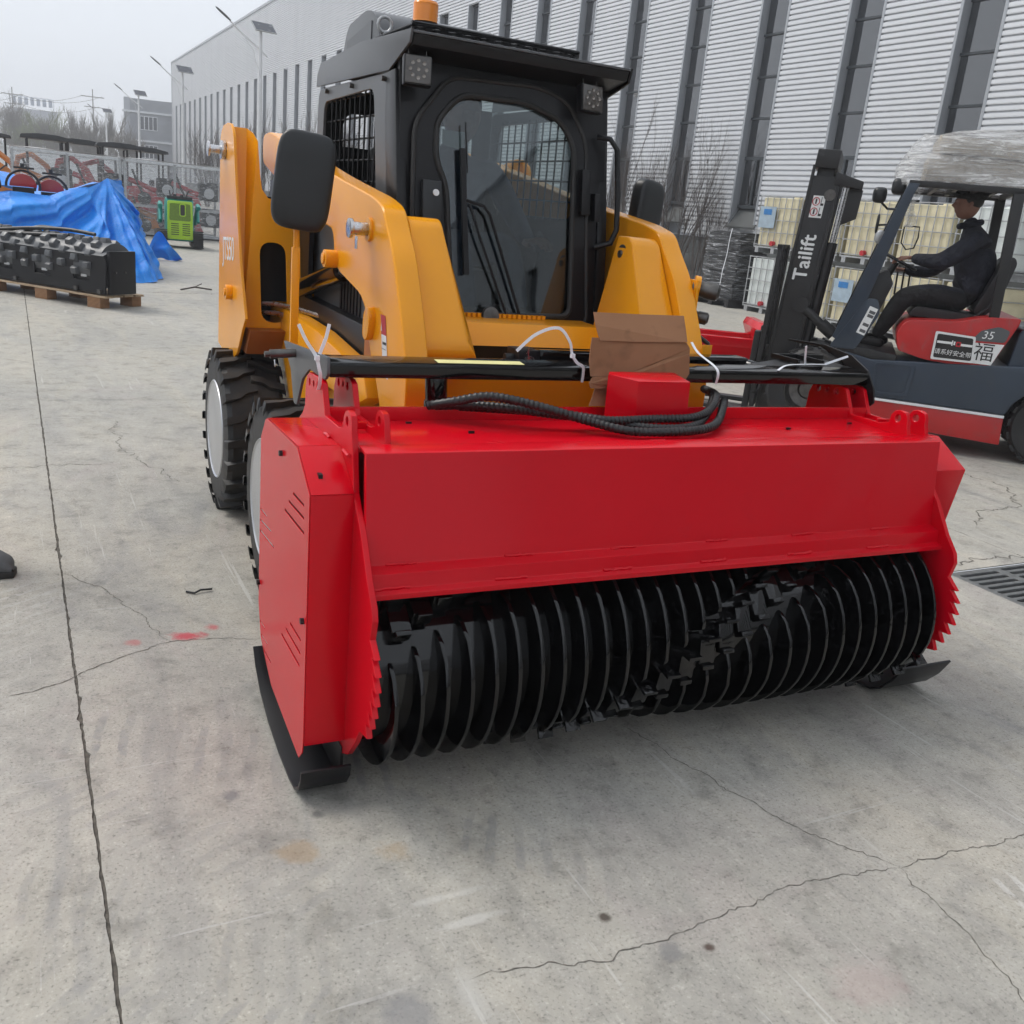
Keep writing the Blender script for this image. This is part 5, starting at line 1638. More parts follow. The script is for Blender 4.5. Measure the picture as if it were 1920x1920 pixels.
KP('floor_plate', mb, 'mast', bevel=.006)
# red engine hood
hood = [(.42, .76), (.38, .90), (.44, 1.00), (.62, 1.02), (.80, 1.03), (1.0, 1.09), (1.24, 1.105), (1.235, 1.06), (1.10, .715), (.92, .70), (.62, .715)]
mb = MB(); mb.prism(round_poly(hood, [.03, .06, .06, .05, .05, .05, .02, .03, .05, .05, .05], 4), 1, YN + .012, YF - .012)
hd = KP('engine_hood', mb, 'red_old', bevel=.02, seg=3, label='faded red engine hood with scuffed front corner')
mb = MB(); mb.prism(round_poly([(.98, .985), (1.10, 1.03), (1.185, 1.005), (1.165, .915), (.93, .905)], .02, 3), 1, YN + .006, YN + .011)
part((fk, hd), 'grey_decal', mb, M['char'], smooth=False)
mb = MB(); mb.prism([(.93, .89), (1.165, .90), (1.105, .735), (.93, .735)], 1, YN + .006, YN + .011)
part((fk, hd), 'white_decal', mb, M['paper'], smooth=False)
mb = MB(); text_mb(mb, '35', basis((1.035, YN + .005, .955), (1, 0, 0), (0, 0, 1)), .085, .0004, .15); part((fk, hd), 'decal_number', mb, M['paper'], smooth=False)
mb = MB(); text_mb(mb, '福', basis((1.035, YN + .005, .818), (1, 0, 0), (0, 0, 1)), .15, .0004); part((fk, hd), 'decal_lettering', mb, M['ink'], smooth=False)
# hanging seat belt sign on the hood
sg_ = thing('safety_sign', 'black and white seat belt reminder sign fixed to the red forklift hood', 'sign', FK, (.80, YN, .72))
q = [(.665, .945), (.955, .935), (.975, .735), (.668, .728)]
mb = MB(); mb.prism(round_poly(q, .012, 3), 1, YN - .008, YN - .002); part(sg_, 'sign_board', mb, M['paper'], smooth=False)
q2 = [(.682, .928), (.940, .920), (.958, .750), (.684, .745)]
mb = MB(); mb.prism(round_poly(q2, .014, 3), 1, YN - .0095, YN - .0082); part(sg_, 'sign_field', mb, M['ink'], smooth=False)
mb = MB(); mb.box((.690, YN - .0102, .858), (.795, YN - .0096, .876)); mb.box((.856, YN - .0102, .853), (.945, YN - .0096, .871)); mb.box((.795, YN - .0102, .848), (.803, YN - .0096, .888)); mb.box((.808, YN - .0102, .855), (.820, YN - .0096, .882))
part(sg_, 'belt_symbol', mb, M['paper'], smooth=False)
mb = MB(); plate(mb, rrect(.826, .845, .862, .883, .006, 2), [rrect(.835, .855, .853, .873, .003, 2)], 1, YN - .0104, YN - .0097, 0); part(sg_, 'buckle_symbol', mb, M['red_label'], smooth=False)
mb = MB(); text_mb(mb, '请系好安全带', basis((.818, YN - .0098, .790), (1, 0, -.02), (0, 0, 1)), .045, .0004); part(sg_, 'sign_lettering', mb, M['paper'], smooth=False)
# counterweight
mb = MB(); mb.prism(round_poly([(1.22, .70), (1.26, 1.05), (1.95, .98), (2.12, .80), (2.12, .50), (1.7, .66)], .06, 4), 1, YN + .03, YF - .03)
KP('counterweight', mb, 'navy', bevel=.03, seg=3)
# seat
mb = MB(); mb.prism(round_poly([(.45, 1.02), (.50, 1.10), (1.0, 1.08), (1.02, 1.02)], .03, 3), 1, 8.42, 8.98); sb_ = KP('seat', mb, 'seat', bevel=.03, seg=3)
mb = MB(); mb.prism(round_poly([(.92, 1.10), (1.00, 1.07), (1.09, 1.16), (1.16, 1.50), (1.13, 1.55), (1.07, 1.53)], .03, 3), 1, 8.44, 8.96); part((fk, sb_), 'seat_back', mb, M['seat'], bevel=.03, seg=3)
mb = MB(); mb.tube([(.95, 8.42, 1.07), (1.03, 8.41, 1.15), (1.09, 8.42, 1.35), (1.10, 8.43, 1.46)], .012, 8); part((fk, sb_), 'seat_rail', mb, M['mast'])
# overhead guard: front legs, rear legs, roof bars
for y, m_ in ((YN + .05, 'navy'), (YF - .05, 'mast')):
    mb = MB(); mb.prism([(-.09, .80), (.04, .74), (.30, 1.93), (.33, 2.01), (.25, 2.01), (.225, 1.93)], 1, y - .035, y + .035)
    gl = KP('guard_leg', mb, m_, bevel=.008)
    mb = MB(); mb.prism(round_poly([(-.10, .72), (.10, .72), (.235, 1.02), (.205, 1.13), (.12, 1.13)], .03, 3), 1, y - .042, y - .036 + .07)
    part((fk, gl), 'leg_foot', mb, M[m_], bevel=.006)
    mb = MB(); mb.prism([(1.02, 1.02), (1.09, 1.02), (1.06, 2.01), (.98, 2.01)], 1, y - .03, y + .03); KP('guard_post', mb, 'mast', bevel=.006)
    mb = MB(); mb.box((.25, y - .03, 1.985), (1.06, y + .03, 2.03)); KP('guard_rail', mb, 'mast', bevel=.006)
for k in range(6):
    mb = MB(); mb.box((.30 + .14 * k, YN + .08, 1.99), (.33 + .14 * k, YF - .08, 2.03)); KP('guard_bar', mb, 'mast')
mb = MB(); mb.quad((.085, YN + .006, .86), (.150, YN + .006, .84), (.215, YN + .006, 1.055), (.150, YN + .006, 1.075)); KP('leg_label', mb, 'paper', smooth=False)
mb = MB()
for dz in (.0, .05, .12, .15): mb.quad((.105 + dz * .3, YN + .005, .87 + dz), (.150 + dz * .3, YN + .005, .857 + dz), (.157 + dz * .3, YN + .005, .88 + dz), (.112 + dz * .3, YN + .005, .893 + dz))
KP('label_print', mb, 'char', smooth=False)
# dashboard, steering column and wheel
mb = MB(); mb.prism([(.02, .76), (.16, .76), (.30, 1.25), (.24, 1.36), (.12, 1.30)], 1, 8.50, 8.95); KP('dashboard', mb, 'mast', bevel=.02)
mb = MB(); mb.cyl((.20, 8.72, 1.18), (.29, 8.72, 1.42), .03, 12)
KP('steering_column', mb, 'mast')
mb = MB()
c = Vector((.30, 8.72, 1.435)); u = Vector((.88, 0, -.36)).normalized(); w = Vector((0, 1, 0))
mb.tube([c + u * (.165 * math.cos(R(a))) + w * (.165 * math.sin(R(a))) for a in range(0, 371, 12)], .012, 8)
for a in (90, 210, 330): mb.tube([c, c + u * (.16 * math.cos(R(a))) + w * (.16 * math.sin(R(a)))], .008, 6)
KP('steering_wheel', mb, 'plastic')
for k in range(3):
    mb = MB(); mb.tube([(.34 + .05 * k, 8.98, 1.15), (.33 + .05 * k, 8.98, 1.36)], .008, 6); mb.blob((.33 + .05 * k, 8.98, 1.375), (.016, .016, .02), 10, 6); KP('control_lever', mb, 'plastic')
# mast: outer channels, inner channels, cylinders, cross heads
def tilt(mb):
    for v in mb.v: v.x += (v.z - .1) * .065
    return mb
for y in (8.36, 9.10):
    mb = MB()
    mb.prism([(-.60, .08), (-.40, .08), (-.40, 2.02), (-.60, 2.02)], 1, y - .012, y + .012)
    mb.prism([(-.612, .08), (-.59, .08), (-.59, 2.10), (-.612, 2.10)], 1, y - .02, y + .05); mb.prism([(-.40, .08), (-.375, .08), (-.375, 2.00), (-.40, 2.00)], 1, y - .012, y + .05)
    KP('mast_channel', tilt(mb), 'mast', bevel=.003)
    mb = MB(); mb.prism([(-.57, .25), (-.44, .25), (-.44, 2.22), (-.57, 2.22)], 1, y + .03, y + .055); KP('inner_mast', tilt(mb), 'mast', bevel=.003)
    mb = MB(); mb.cyl((-.33, y + .05, .20), (-.33, y + .05, 1.52), .034, 14)
    c_ = KP('lift_cylinder', tilt(mb), 'mast')
    mb = MB(); mb.cyl((-.33, y + .05, 1.52), (-.33, y + .05, 1.98), .018, 12); part((fk, c_), 'piston_rod', tilt(mb), M['steel'])
mb = MB(); mb.box((-.60, 8.33, 2.08), (-.42, 9.15, 2.22)); KP('mast_head', tilt(mb), 'mast', bevel=.01)
mb = MB(); mb.prism([(-.42, 1.96), (-.20, 1.94), (-.20, 2.0), (-.42, 2.06)], 1, 8.34, 8.46); mb.prism([(-.30, 1.66), (-.19, 1.72), (-.19, 1.94), (-.30, 1.95)], 1, 8.40, 8.46); KP('head_bracket', tilt(mb), 'mast', bevel=.006)
mb = MB(); mb.box((-.38, 8.36, 1.15), (-.36, 9.10, 1.25)); mb.box((-.38, 8.36, .45), (-.36, 9.10, .6)); KP('mast_crossbar', tilt(mb), 'mast', bevel=.004)
mb = MB(); mb.cyl((-.43, 8.348, 1.88), (-.43, 8.335, 1.88), .045, 18)
for dx in (-.03, .03): mb.cyl((-.43 + dx, 8.335, 1.88), (-.43 + dx, 8.328, 1.88), .009, 8)
KP('guide_roller', tilt(mb), 'steel_dark')
mb = MB(); mb.cyl((-.44, 8.35, 1.01), (-.44, 8.31, 1.01), .062, 20); mb.cyl((-.40, 8.34, .98), (-.20, 8.34, .84), .035, 14); mb.cyl((-.25, 8.34, .88), (-.13, 8.34, .80), .05, 16)
KP('tilt_cylinder', tilt(mb), 'mast')
mb = MB(); mb.quad((-.552, 8.346, 1.70), (-.455, 8.346, 1.70), (-.455, 8.346, 1.87), (-.552, 8.346, 1.87)); ml = KP('mast_label', tilt(mb), 'paper', smooth=False)
for z in (1.745, 1.825):
    mb = MB(); mb.tube([(-.522 + .027 * math.cos(R(a)), 8.345, z + .03 * math.sin(R(a))) for a in range(0, 361, 30)], .0035, 5); part((fk, ml), 'ban_symbol', tilt(mb), M['red_label'])
    mb = MB(); mb.box((-.528, 8.3445, z - .02), (-.516, 8.3455, z + .02)); mb.box((-.485, 8.3445, z - .03), (-.480, 8.3455, z + .035)); mb.box((-.480, 8.3445, z - .03), (-.462, 8.3455, z - .012)); part((fk, ml), 'label_figure', tilt(mb), M['ink'], smooth=False)
# lettering on the mast, reading upwards
mb = MB(); text_mb(mb, 'Tailift', basis((-.502, 8.346, 1.385), (0, 0, 1), (-1, 0, 0)), .155, .0006, 0, 'CENTER', 1.02)
# heavier strokes: print it three times with slight offsets
b_ = list(mb.v); f_ = list(mb.f)
for ox, oz, oy in ((.003, 0, .0003), (-.003, .0, .0006), (0, .003, .0009), (0, -.003, .0012)):
    mb.add([v + Vector((ox, -oy, oz)) for v in b_], f_)
KP('mast_lettering', tilt(mb), 'paper', smooth=False)
# carriage, backrest bars and forks
mb = MB(); mb.box((-.66, 8.30, .12), (-.62, 9.16, .24)); mb.box((-.66, 8.30, .50), (-.62, 9.16, .60)); KP('fork_carriage', mb, 'mast', bevel=.006)
for y in (8.32, 8.52, 8.94, 9.14):
    mb = MB(); mb.prism([(-.665, .25), (-.625, .25), (-.60, 1.46), (-.64, 1.46)], 1, y - .03, y + .03); KP('backrest_bar', mb, 'mast', bevel=.004)
mb = MB(); mb.box((-.645, 8.29, 1.43), (-.605, 9.17, 1.47)); KP('backrest_bar', mb, 'mast', bevel=.004)
for y in (8.44, 9.02):
    mb = MB(); mb.prism([(-.67, .75), (-.72, .75), (-.73, .08), (-1.75, .06), (-1.75, .045), (-.68, .04)], 1, y - .06, y + .06); KP('fork', mb, 'mast', bevel=.005)
# head lamps, mirrors
for x, y, z in ((.06, 8.62, 1.925), (.19, 8.42, 1.99)):
    mb = MB(); mb.blob((x, y, z), (.055, .07, .062), 18, 12, .6); mb.tube([(x + .02, y, z - .05), (x + .08, y, z - .10), (x + .16, y - .1, z - .10)], .010, 6)
    KP('head_lamp', mb, 'plastic')
mb = MB(); mb.blob((.085, 8.46, 1.70), (.012, .06, .075), 16, 10, .6); mb.tube([(.09, 8.46, 1.69), (.18, 8.30, 1.70)], .008, 6); KP('side_mirror', mb, 'plastic')
mb = MB(); P_ = [Vector((.34 + .055 * a, 8.30, 1.62 + .08 * b)) for a, b in ((-1, 1), (1, 1), (1.1, 0), (.8, -1), (-.2, -1.2), (-1, -.6), (-1, 1))]; mb.tube(P_, .006, 6); KP('side_mirror', mb, 'plastic')
mb = MB(); mb.blob((.12, 8.30, 1.60), (.035, .025, .055), 12, 8, .8); rag = KP('glove_bundle', mb, 'galv')

# wrapped bundle of flat cartons on the overhead guard
wr = thing('wrapped_cartons', 'stack of flat cartons in cloudy stretch film on the forklift roof', 'wrapped cartons', FK, (.8, 8.7, 2.03))
mb = MB(); mb.prism([(.42, 2.25), (.40, 2.37), (2.2, 2.31), (2.2, 2.20)], 1, 8.28, 9.10); part(wr, 'carton', mb, M['card_pale'], bevel=.01)
mb = MB(); mb.prism([(.36, 2.045), (.36, 2.24), (2.2, 2.19), (2.2, 2.045)], 1, 8.32, 9.06); part(wr, 'carton', mb, M['card_pale'], bevel=.01)
rf_ = random.Random(12)
def wrapsurf(a, b):
    # closed wavy sleeve round the cartons, bulging towards the front
    A = 2 * math.pi * a
    cx, hx = 1.22 + .0 * b, 1.02
    bulge = 1
    t = math.cos(A); u_ = math.sin(A)
    sx = math.copysign(abs(t) ** .35, t); sy = math.copysign(abs(u_) ** .35, u_)
    z = 2.00 + .40 * b
    nose = max(0, -t) ** 4 * .06 * (1 - abs(b - .45) * 1.2)
    lean = .22 * max(0, b - .45) * (1 if t < 0 else 0)
    return Vector((cx + sx * hx - nose + lean + .012 * math.sin(9 * b + 5 * A), 8.69 + sy * (.47 + .012 * math.sin(11 * b + 7 * A) - .05 * max(0, b - .8)), z + .03 * math.sin(3 * A) * b - .05 * b * max(0, t)))
mb = MB(); mb.grid(wrapsurf, 64, 10, True)
top = [wrapsurf(i / 64, 1) for i in range(64)]
mb.add(top, [tuple(range(64))])
part(wr, 'film', mb, M['film2'], ang=60)
mb = MB()
mb.grid(lambda a, b: Vector((.30 + .10 * (a - .5) * (1 - .3 * b) + .02 * math.sin(b * 9), 8.26 + .03 * math.sin(a * 9 + b * 4), 2.03 - .34 * b)), 6, 14)
part(wr, 'loose_film', mb, M['film2'], ang=60)

# driver
drv = thing('person', 'man in black cap and dark navy jacket driving the forklift, seen from his left', 'person', FK, (.95, 8.70, 1.08))
N = {'pel': (.90, 8.70, 1.20, (.17, .15)), 'wst': (.90, 8.70, 1.33, (.175, .16)), 'bel': (.89, 8.70, 1.46, (.185, .165)), 'chs': (.87, 8.70, 1.59, (.19, .155)), 'upc': (.845, 8.70, 1.695, (.14, .115)), 'nck': (.785, 8.70, 1.775, .062), 'nk2': (.765, 8.70, 1.815, .056),
     'shl': (.84, 8.49, 1.655, .092), 'mdl': (.73, 8.45, 1.54, .084), 'ell': (.60, 8.45, 1.45, .072), 'wrl': (.40, 8.60, 1.465, .040), 'shr': (.84, 8.90, 1.645, .080), 'mdr': (.72, 8.95, 1.50, .066), 'elr': (.58, 8.94, 1.36, .056), 'wrr': (.38, 8.86, 1.36, .040)}
Eg = [('pel', 'wst'), ('wst', 'bel'), ('bel', 'chs'), ('chs', 'upc'), ('upc', 'nck'), ('nck', 'nk2'), ('upc', 'shl'), ('shl', 'mdl'), ('mdl', 'ell'), ('ell', 'wrl'), ('upc', 'shr'), ('shr', 'mdr'), ('mdr', 'elr'), ('elr', 'wrr')]
legs = {'hpl': (.86, 8.60, 1.17, .105), 'knl': (.40, 8.54, 1.16, .092), 'shn': (.32, 8.54, .98, .078), 'anl': (.24, 8.55, .80, .045), 'hpr': (.86, 8.80, 1.17, .105), 'knr': (.42, 8.86, 1.17, .075), 'sh2': (.35, 8.86, .98, .062), 'anr': (.28, 8.86, .80, .045), 'knm': (.62, 8.57, 1.19, .108), 'kn2': (.63, 8.83, 1.18, .09)}
N.update(legs)
Eg += [('pel', 'hpl'), ('hpl', 'knm'), ('knm', 'knl'), ('knl', 'shn'), ('shn', 'anl'), ('pel', 'hpr'), ('hpr', 'kn2'), ('kn2', 'knr'), ('knr', 'sh2'), ('sh2', 'anr')]
bm_ = skin_body(N, Eg, 'pel')
mi_ = []
for f in bm_.f:
    c = sum((bm_.v[i] for i in f), Vector()) / len(f)
    mi_.append(1 if (c.z < 1.24 and c.x < .93) or c.z < 1.16 else 0)
bm_.mi = mi_
part(drv, 'body', bm_, [M['cloth_navy'], M['cloth_black']])
part(drv, 'head', head_mb((.735, 8.70, 1.915), (-1, -.12, -.04), (0, 0, 1)), M['skin'])
mb = MB(); mb.blob((.752, 8.70, 1.945), (.098, .080, .080), 20, 12); part(drv, 'hair', mb, M['hair'])
mb = MB(); mb.blob((.748, 8.70, 1.990), (.125, .100, .056), 22, 10, .8); mb.grid(lambda a, b: Vector((.735 - (.085 + .115 * b) * math.cos((a - .5) * 2.2), 8.70 + (.075 + .03 * b) * math.sin((a - .5) * 2.2) * 1.1, 1.985 - .012 * b + .008 * math.cos((a - .5) * 3))), 10, 4); part(drv, 'cap', mb, M['cloth_black'])
mb = MB(); mb.tube([Vector((.785 + .075 * math.cos(R(a)), 8.70 + .078 * math.sin(R(a)), 1.765 + .022 * math.cos(R(a)))) for a in range(0, 361, 20)], .026, 8); part(drv, 'collar', mb, M['cloth_navy'])
part(drv, 'hand', hand_mb((.40, 8.60, 1.467), (-.9, .15, -.1), (.1, 0, 1), .9), M['skin'])
part(drv, 'hand', hand_mb((.38, 8.86, 1.36), (-.8, .3, .1), (.1, 0, 1), .9, True), M['skin'])
for y, dx in ((8.55, 0), (8.86, .04)):
    mb = MB(); mb.blob((.19 + dx, y, .765), (.135, .05, .045), 16, 8, .7); part(drv, 'shoe', mb, M['rubber'])

# ------------------------------------------------------------------ tanks, wrapped pallet and rakes by the hall (frame FB)
def ibc(x0, y0, z0, mat, label, blue=None):
    """caged tank: pallet frame, bottle, bars, label plate; front faces -x"""
    t = thing('liquid_tank', label, 'tank', FB, (x0 + .5, y0 + .58, z0), 'caged liquid tanks by the hall')
    mb = MB()
    for k in range(3): mb.box((x0, y0 + .04 + k * .48, z0), (x0 + 1.0, y0 + .14 + k * .48, z0 + .10))
    mb.box((x0, y0, z0 + .10), (x0 + 1.0, y0 + 1.16, z0 + .13)); part(t, 'base', mb, M['galv'], smooth=False)
    mb = MB(); mb.prism(round_poly([(x0 + .03, y0 + .03), (x0 + .97, y0 + .03), (x0 + .97, y0 + 1.13), (x0 + .03, y0 + 1.13)], .10, 4), 2, z0 + .135, z0 + 1.10)
    mb.cyl((x0 + .5, y0 + .58, z0 + 1.10), (x0 + .5, y0 + .58, z0 + 1.15), .1, 16); part(t, 'bottle', mb, mat, bevel=.04, seg=3)
    mb = MB()
    for k in range(7): mb.tube([(x0, y0 + .02 + k * .187, z0 + .12), (x0, y0 + .02 + k * .187, z0 + 1.13)], .010, 5)
    for k in range(6): mb.tube([(x0 + .17 * k, y0 + 1.15, z0 + .12), (x0 + .17 * k, y0 + 1.15, z0 + 1.13)], .010, 5)
    for z in (.16, .42, .66, .90, 1.13): mb.tube([(x0 + 1.0, y0 + 1.16, z0 + z), (x0 - .005, y0 + 1.16, z0 + z), (x0 - .005, y0, z0 + z), (x0 + 1.0, y0, z0 + z)], .010, 5)
    part(t, 'cage', mb, M['galv'])
    mb = MB(); mb.cyl((x0 + .02, y0 + .58, z0 + .2), (x0 - .06, y0 + .58, z0 + .2), .05, 12); part(t, 'tap', mb, M['red_label'])
    if blue:
        mb = MB(); mb.box((x0 - .022, y0 + .62, z0 + .50), (x0 - .016, y0 + 1.10, z0 + .92)); p_ = part(t, 'label_plate', mb, M['pale_blue'], smooth=False)
        mb = MB(); mb.box((x0 - .026, y0 + .74, z0 + .76), (x0 - .023, y0 + .98, z0 + .87)); part((t, p_), 'label_print', mb, M['blue_label'], smooth=False)
    return t
PX = 13.9
ORD = ('leftmost', 'second from left', 'third from left', 'fourth from left', 'rightmost')
for r_ in (0, 1):
    for k in range(5):
        white = (k == 4 and r_ == 1) or (k == 0 and r_ == 0)
        lab = ('white' if white else 'yellowed') + ' caged tank, ' + ORD[k] + (' of the upper row' if r_ else ' of the lower row') + ' beside the hall wall'
        ibc(PX + (.04 if r_ else 0), 15.05 - 1.23 * k, 1.22 * r_, M['ibc_w'] if white else M['ibc'], lab, blue=(k in (0, 1) and r_ == 1) or (k == 2 and r_ == 0))

wp = thing('wrapped_pallet', 'tall stack of black flat parts in clear film on a pallet, near the hall wall', 'wrapped pallet', FB, (14.3, 17.1, 0))
mb = MB(); mb.box((13.72, 16.45, .14), (14.72, 17.75, .17))
for k in range(3): mb.box((13.72, 16.47 + .56 * k, 0), (14.72, 16.60 + .56 * k, .14))
part(wp, 'pallet', mb, M['mast'], smooth=False)
rp = random.Random(4)
for k in range(12):
    z = .175 + k * .118
    dx, dy = rp.uniform(-.02, .02), rp.uniform(-.03, .03)
    mb = MB(); mb.box((13.85 + dx, 16.55 + dy, z), (14.65 + dx, 17.62 + dy, z + .07)); mb.box((13.90 + dx, 16.62 + dy, z + .07), (14.6 + dx, 17.55 + dy, z + .115))
    part(wp, 'flat_part', mb, M['black_satin'], bevel=.01)
def wsl(a, b):
    A = 2 * math.pi * a; t, u_ = math.cos(A), math.sin(A)
    sx, sy = math.copysign(abs(t) ** .22, t), math.copysign(abs(u_) ** .22, u_)
    w_ = .020 * math.sin(b * 62 + 3 * math.sin(A * 2)) + .012 * math.sin(b * 37 + A * 5)
    return Vector((14.25 + sx * (.44 + w_), 17.09 + sy * (.58 + w_ + .05 * b), .10 + 1.56 * b + .02 * math.sin(A * 3)))
mb = MB(); mb.grid(wsl, 48, 60, True); part(wp, 'film', mb, M['film3'], ang=60)
mb = MB(); mb.tube([wsl(.52, b / 12) + Vector((-.02, .25 - b * .012, 0)) for b in range(13)], .006, flat=(.02, .004, (-1, 0, 0))); part(wp, 'strap', mb, M['white_tie'], smooth=False)

for q_, (x, y) in enumerate(((13.9, 18.5), (14.0, 20.0))):
    t = thing('rake_attachment', ('black tined rake attachment beside the wrapped pallet', 'black tined rake attachment farther left along the hall wall')[q_], 'rake', FB, (x, y, 0), 'black rakes by the hall')
    mb = MB(); mb.box((x, y, .45), (x + .12, y + 1.2, .58)); mb.box((x + .1, y, .05), (x + .2, y + 1.2, .2)); part(t, 'beam', mb, M['black_satin'], bevel=.01)
    for k in range(8):
        mb = MB(); mb.tube([(x - .02, y + .05 + .155 * k, .85), (x - .06, y + .05 + .155 * k, .60), (x - .12, y + .05 + .155 * k, .30), (x - .05, y + .05 + .155 * k, .02)], .016, 6); part(t, 'tine', mb, M['black_satin'])
# red bracket frame on the ground behind the mulcher
rb = thing('red_bracket', 'bright red welded bracket frame lying on the concrete behind the mulcher', 'bracket frame', FW, (2.4, 11.0, 0))
mb = MB(); mb.prism([(2.70, .0), (2.80, .0), (2.60, .62), (2.50, .62), (2.47, .55)], 1, 10.4, 11.3); part(rb, 'end_plate', mb, M['red'], bevel=.01)
mb = MB(); mb.box((1.6, 10.5, .34), (2.58, 10.62, .44)); mb.box((1.6, 11.1, .34), (2.58, 11.22, .44)); part(rb, 'rail', mb, M['red'], bevel=.008)
mb = MB(); mb.prism([(1.6, .0), (2.7, .0), (2.7, .06), (1.6, .06)], 1, 10.42, 11.28); part(rb, 'base_plate', mb, M['red'], bevel=.008)
mb = MB(); mb.prism([(1.7, .06), (2.55, .06), (2.5, .34), (1.9, .34)], 1, 10.78, 10.84); part(rb, 'rib', mb, M['red'], bevel=.005)
# ------------------------------------------------------------------ bare shrubs and trees
def twig_tree(mb_t, mb_c, base, h, r0, rng, stems=6, depth=3, spread=.35, fan=3, thin=.45, up=.6, sides=4):
    """several stems from the base, forking; thick wood into mb_t, twigs into mb_c"""
    def grow(p, d, L, r, lv):
        n = 3
        pts = [p]
        q = p
        for i in range(n):
            d = (d + Vector((rng.gauss(0, .10), rng.gauss(0, .10), up * .12))).normalized()
            q = q + d * (L / n)
            pts.append(q)
        tgt = mb_t if lv == depth else mb_c
        tgt.tube(pts, r, sides if lv == depth else 3, caps=False, rf=lambda i: 1 - .55 * i / n)
        if lv > 0:
            for k in range(fan + (1 if lv == 1 else 0)):
                t = rng.uniform(.35, 1.0)
                i = min(n - 1, int(t * n))
                s = pts[i] + (pts[i + 1] - pts[i]) * (t * n - i)
                a = rng.uniform(0, 2 * math.pi)
                o = Vector((math.cos(a), math.sin(a), 0)) * spread * rng.uniform(.6, 1.5)
                grow(s, (d + o + Vector((0, 0, up * .35))).normalized(), L * rng.uniform(.45, .75), r * thin, lv - 1)
    for k in range(stems):
        a = 2 * math.pi * k / max(stems, 1) + rng.uniform(-.4, .4)
        sp = spread * rng.uniform(.2, .9) if stems > 1 else .03
        d = Vector((math.cos(a) * sp, math.sin(a) * sp, 1)).normalized()
        grow(Vector(base) + Vector((math.cos(a), math.sin(a), 0)) * (.10 if stems > 1 else 0), d, h * rng.uniform(.42, .60), r0, depth)

rg = random.Random(21)
def shrub(name, label, cat, fr, base, h, r0, group, mat, **k):
    t = thing(name, label, cat, fr, base, group)
    a, b = MB(), MB()
    twig_tree(a, b, base, h, r0, rg, **k)
    part(t, 'trunk', a, mat); part(t, 'crown', b, mat)
    return t
SH = (('bare twiggy shrub against the hall wall nearest the wrapped pallet', 15.75, 20.3, 2.6), ('tall bare shrub in front of the hall window right of the cab', 15.8, 21.6, 4.2), ('bare shrub just right of the black cab grab handle', 15.75, 23.0, 4.0),
      ('bare shrub half hidden behind the cab pillar', 15.8, 24.5, 4.0))
for lab, x, y, h in SH:
    shrub('bare_shrub', lab, 'shrub', FB, (x, y, 0), h, .022, 'bare shrubs along the hall', M['bark'], stems=9, depth=3, spread=.30, fan=4, up=.8)
SH2 = (('bare brown shrub left of the yellow tower, nearest one', 14.2, 44), ('bare brown shrub left of the yellow tower, second one', 14.0, 49), ('bare brown shrub left of the yellow tower, third one', 13.6, 55), ('bare brown shrub beside the hall corner, fourth one', 13.4, 62), ('bare brown shrub beside the hall corner, farthest one', 13.2, 70))
for lab, x, y in SH2:
    shrub('bare_shrub', lab, 'shrub', FB, (x - 1.2, y, 0), 4.6, .035, 'bare shrubs along the hall', M['bark'], stems=13, depth=3, spread=.38, fan=4, up=.8, thin=.55)
def at(u, v, D):
    """point seen at photo pixel u, v at D metres along the ground; used once to lay out far things"""
    d = cam.matrix_world.to_3x3() @ Vector(((u - 960) / FPX, -(v - 960) / FPX, -1))
    k = D / math.hypot(d.x, d.y)
    return Vector((0, 0, CAMH)) + d * k
FT = [(145, 132, 11.5, 'tall slim bare poplar', 0), (205, 128, 11.8, 'tall slim bare poplar beside the grey building', 0), (60, 142, 8.5, 'rounded bare tree with first pale green buds', 1), (92, 138, 8.2, 'low spreading tree with pale green buds', 1), (120, 135, 8.0, 'bare tree left of the tall poplars', 2),
      (168, 130, 8.0, 'bare tree between the two poplars', 2), (18, 150, 9.5, 'bare tree farthest left', 2), (182, 122, 6.5, 'low bare tree under the far lamp', 2), (228, 118, 6.8, 'low bare tree against the grey building', 2), (38, 146, 8.0, 'bare tree second from the left', 2)]
for u, D, h, lab, kd in FT:
    p = at(u, 300, D); p.z = 0
    t = thing('bare_tree', lab + ' beyond the yard', 'tree', FW, p, 'far bare trees')
    a, b = MB(), MB()
    if kd == 0: twig_tree(a, b, p, h * .72, .13, rg, stems=1, depth=3, spread=.30, fan=9, up=1.3, thin=.42)
    else: twig_tree(a, b, p, h * 1.0, .12, rg, stems=4, depth=3, spread=.50, fan=6, up=.5, thin=.55)
    part(t, 'trunk', a, M['bark_hazed']); part(t, 'crown', b, M['leafbud'] if kd == 1 else M['bark_hazed'])
# far hedge of twigs that reads as one mass
mb = MB()
for k in range(2600):
    u = rg.uniform(-60, 236); D = rg.uniform(118, 150)
    p = at(u, 300, D); p.z = 0
    h = rg.uniform(2.0, 4.6)
    d = Vector((rg.gauss(0, .6), rg.gauss(0, .6), h))
    mb.tube([p, p + d * .5 + Vector((rg.gauss(0, .2), 0, 0)), p + d], .05, 3, caps=False, rf=lambda i: 1 - .4 * i)
solo('far_thicket', 'grey brown bare thicket along the far yard edge', 'thicket', FW, at(100, 300, 130).xy.to_3d(), mb, M['bark_hazed'], kind='stuff')

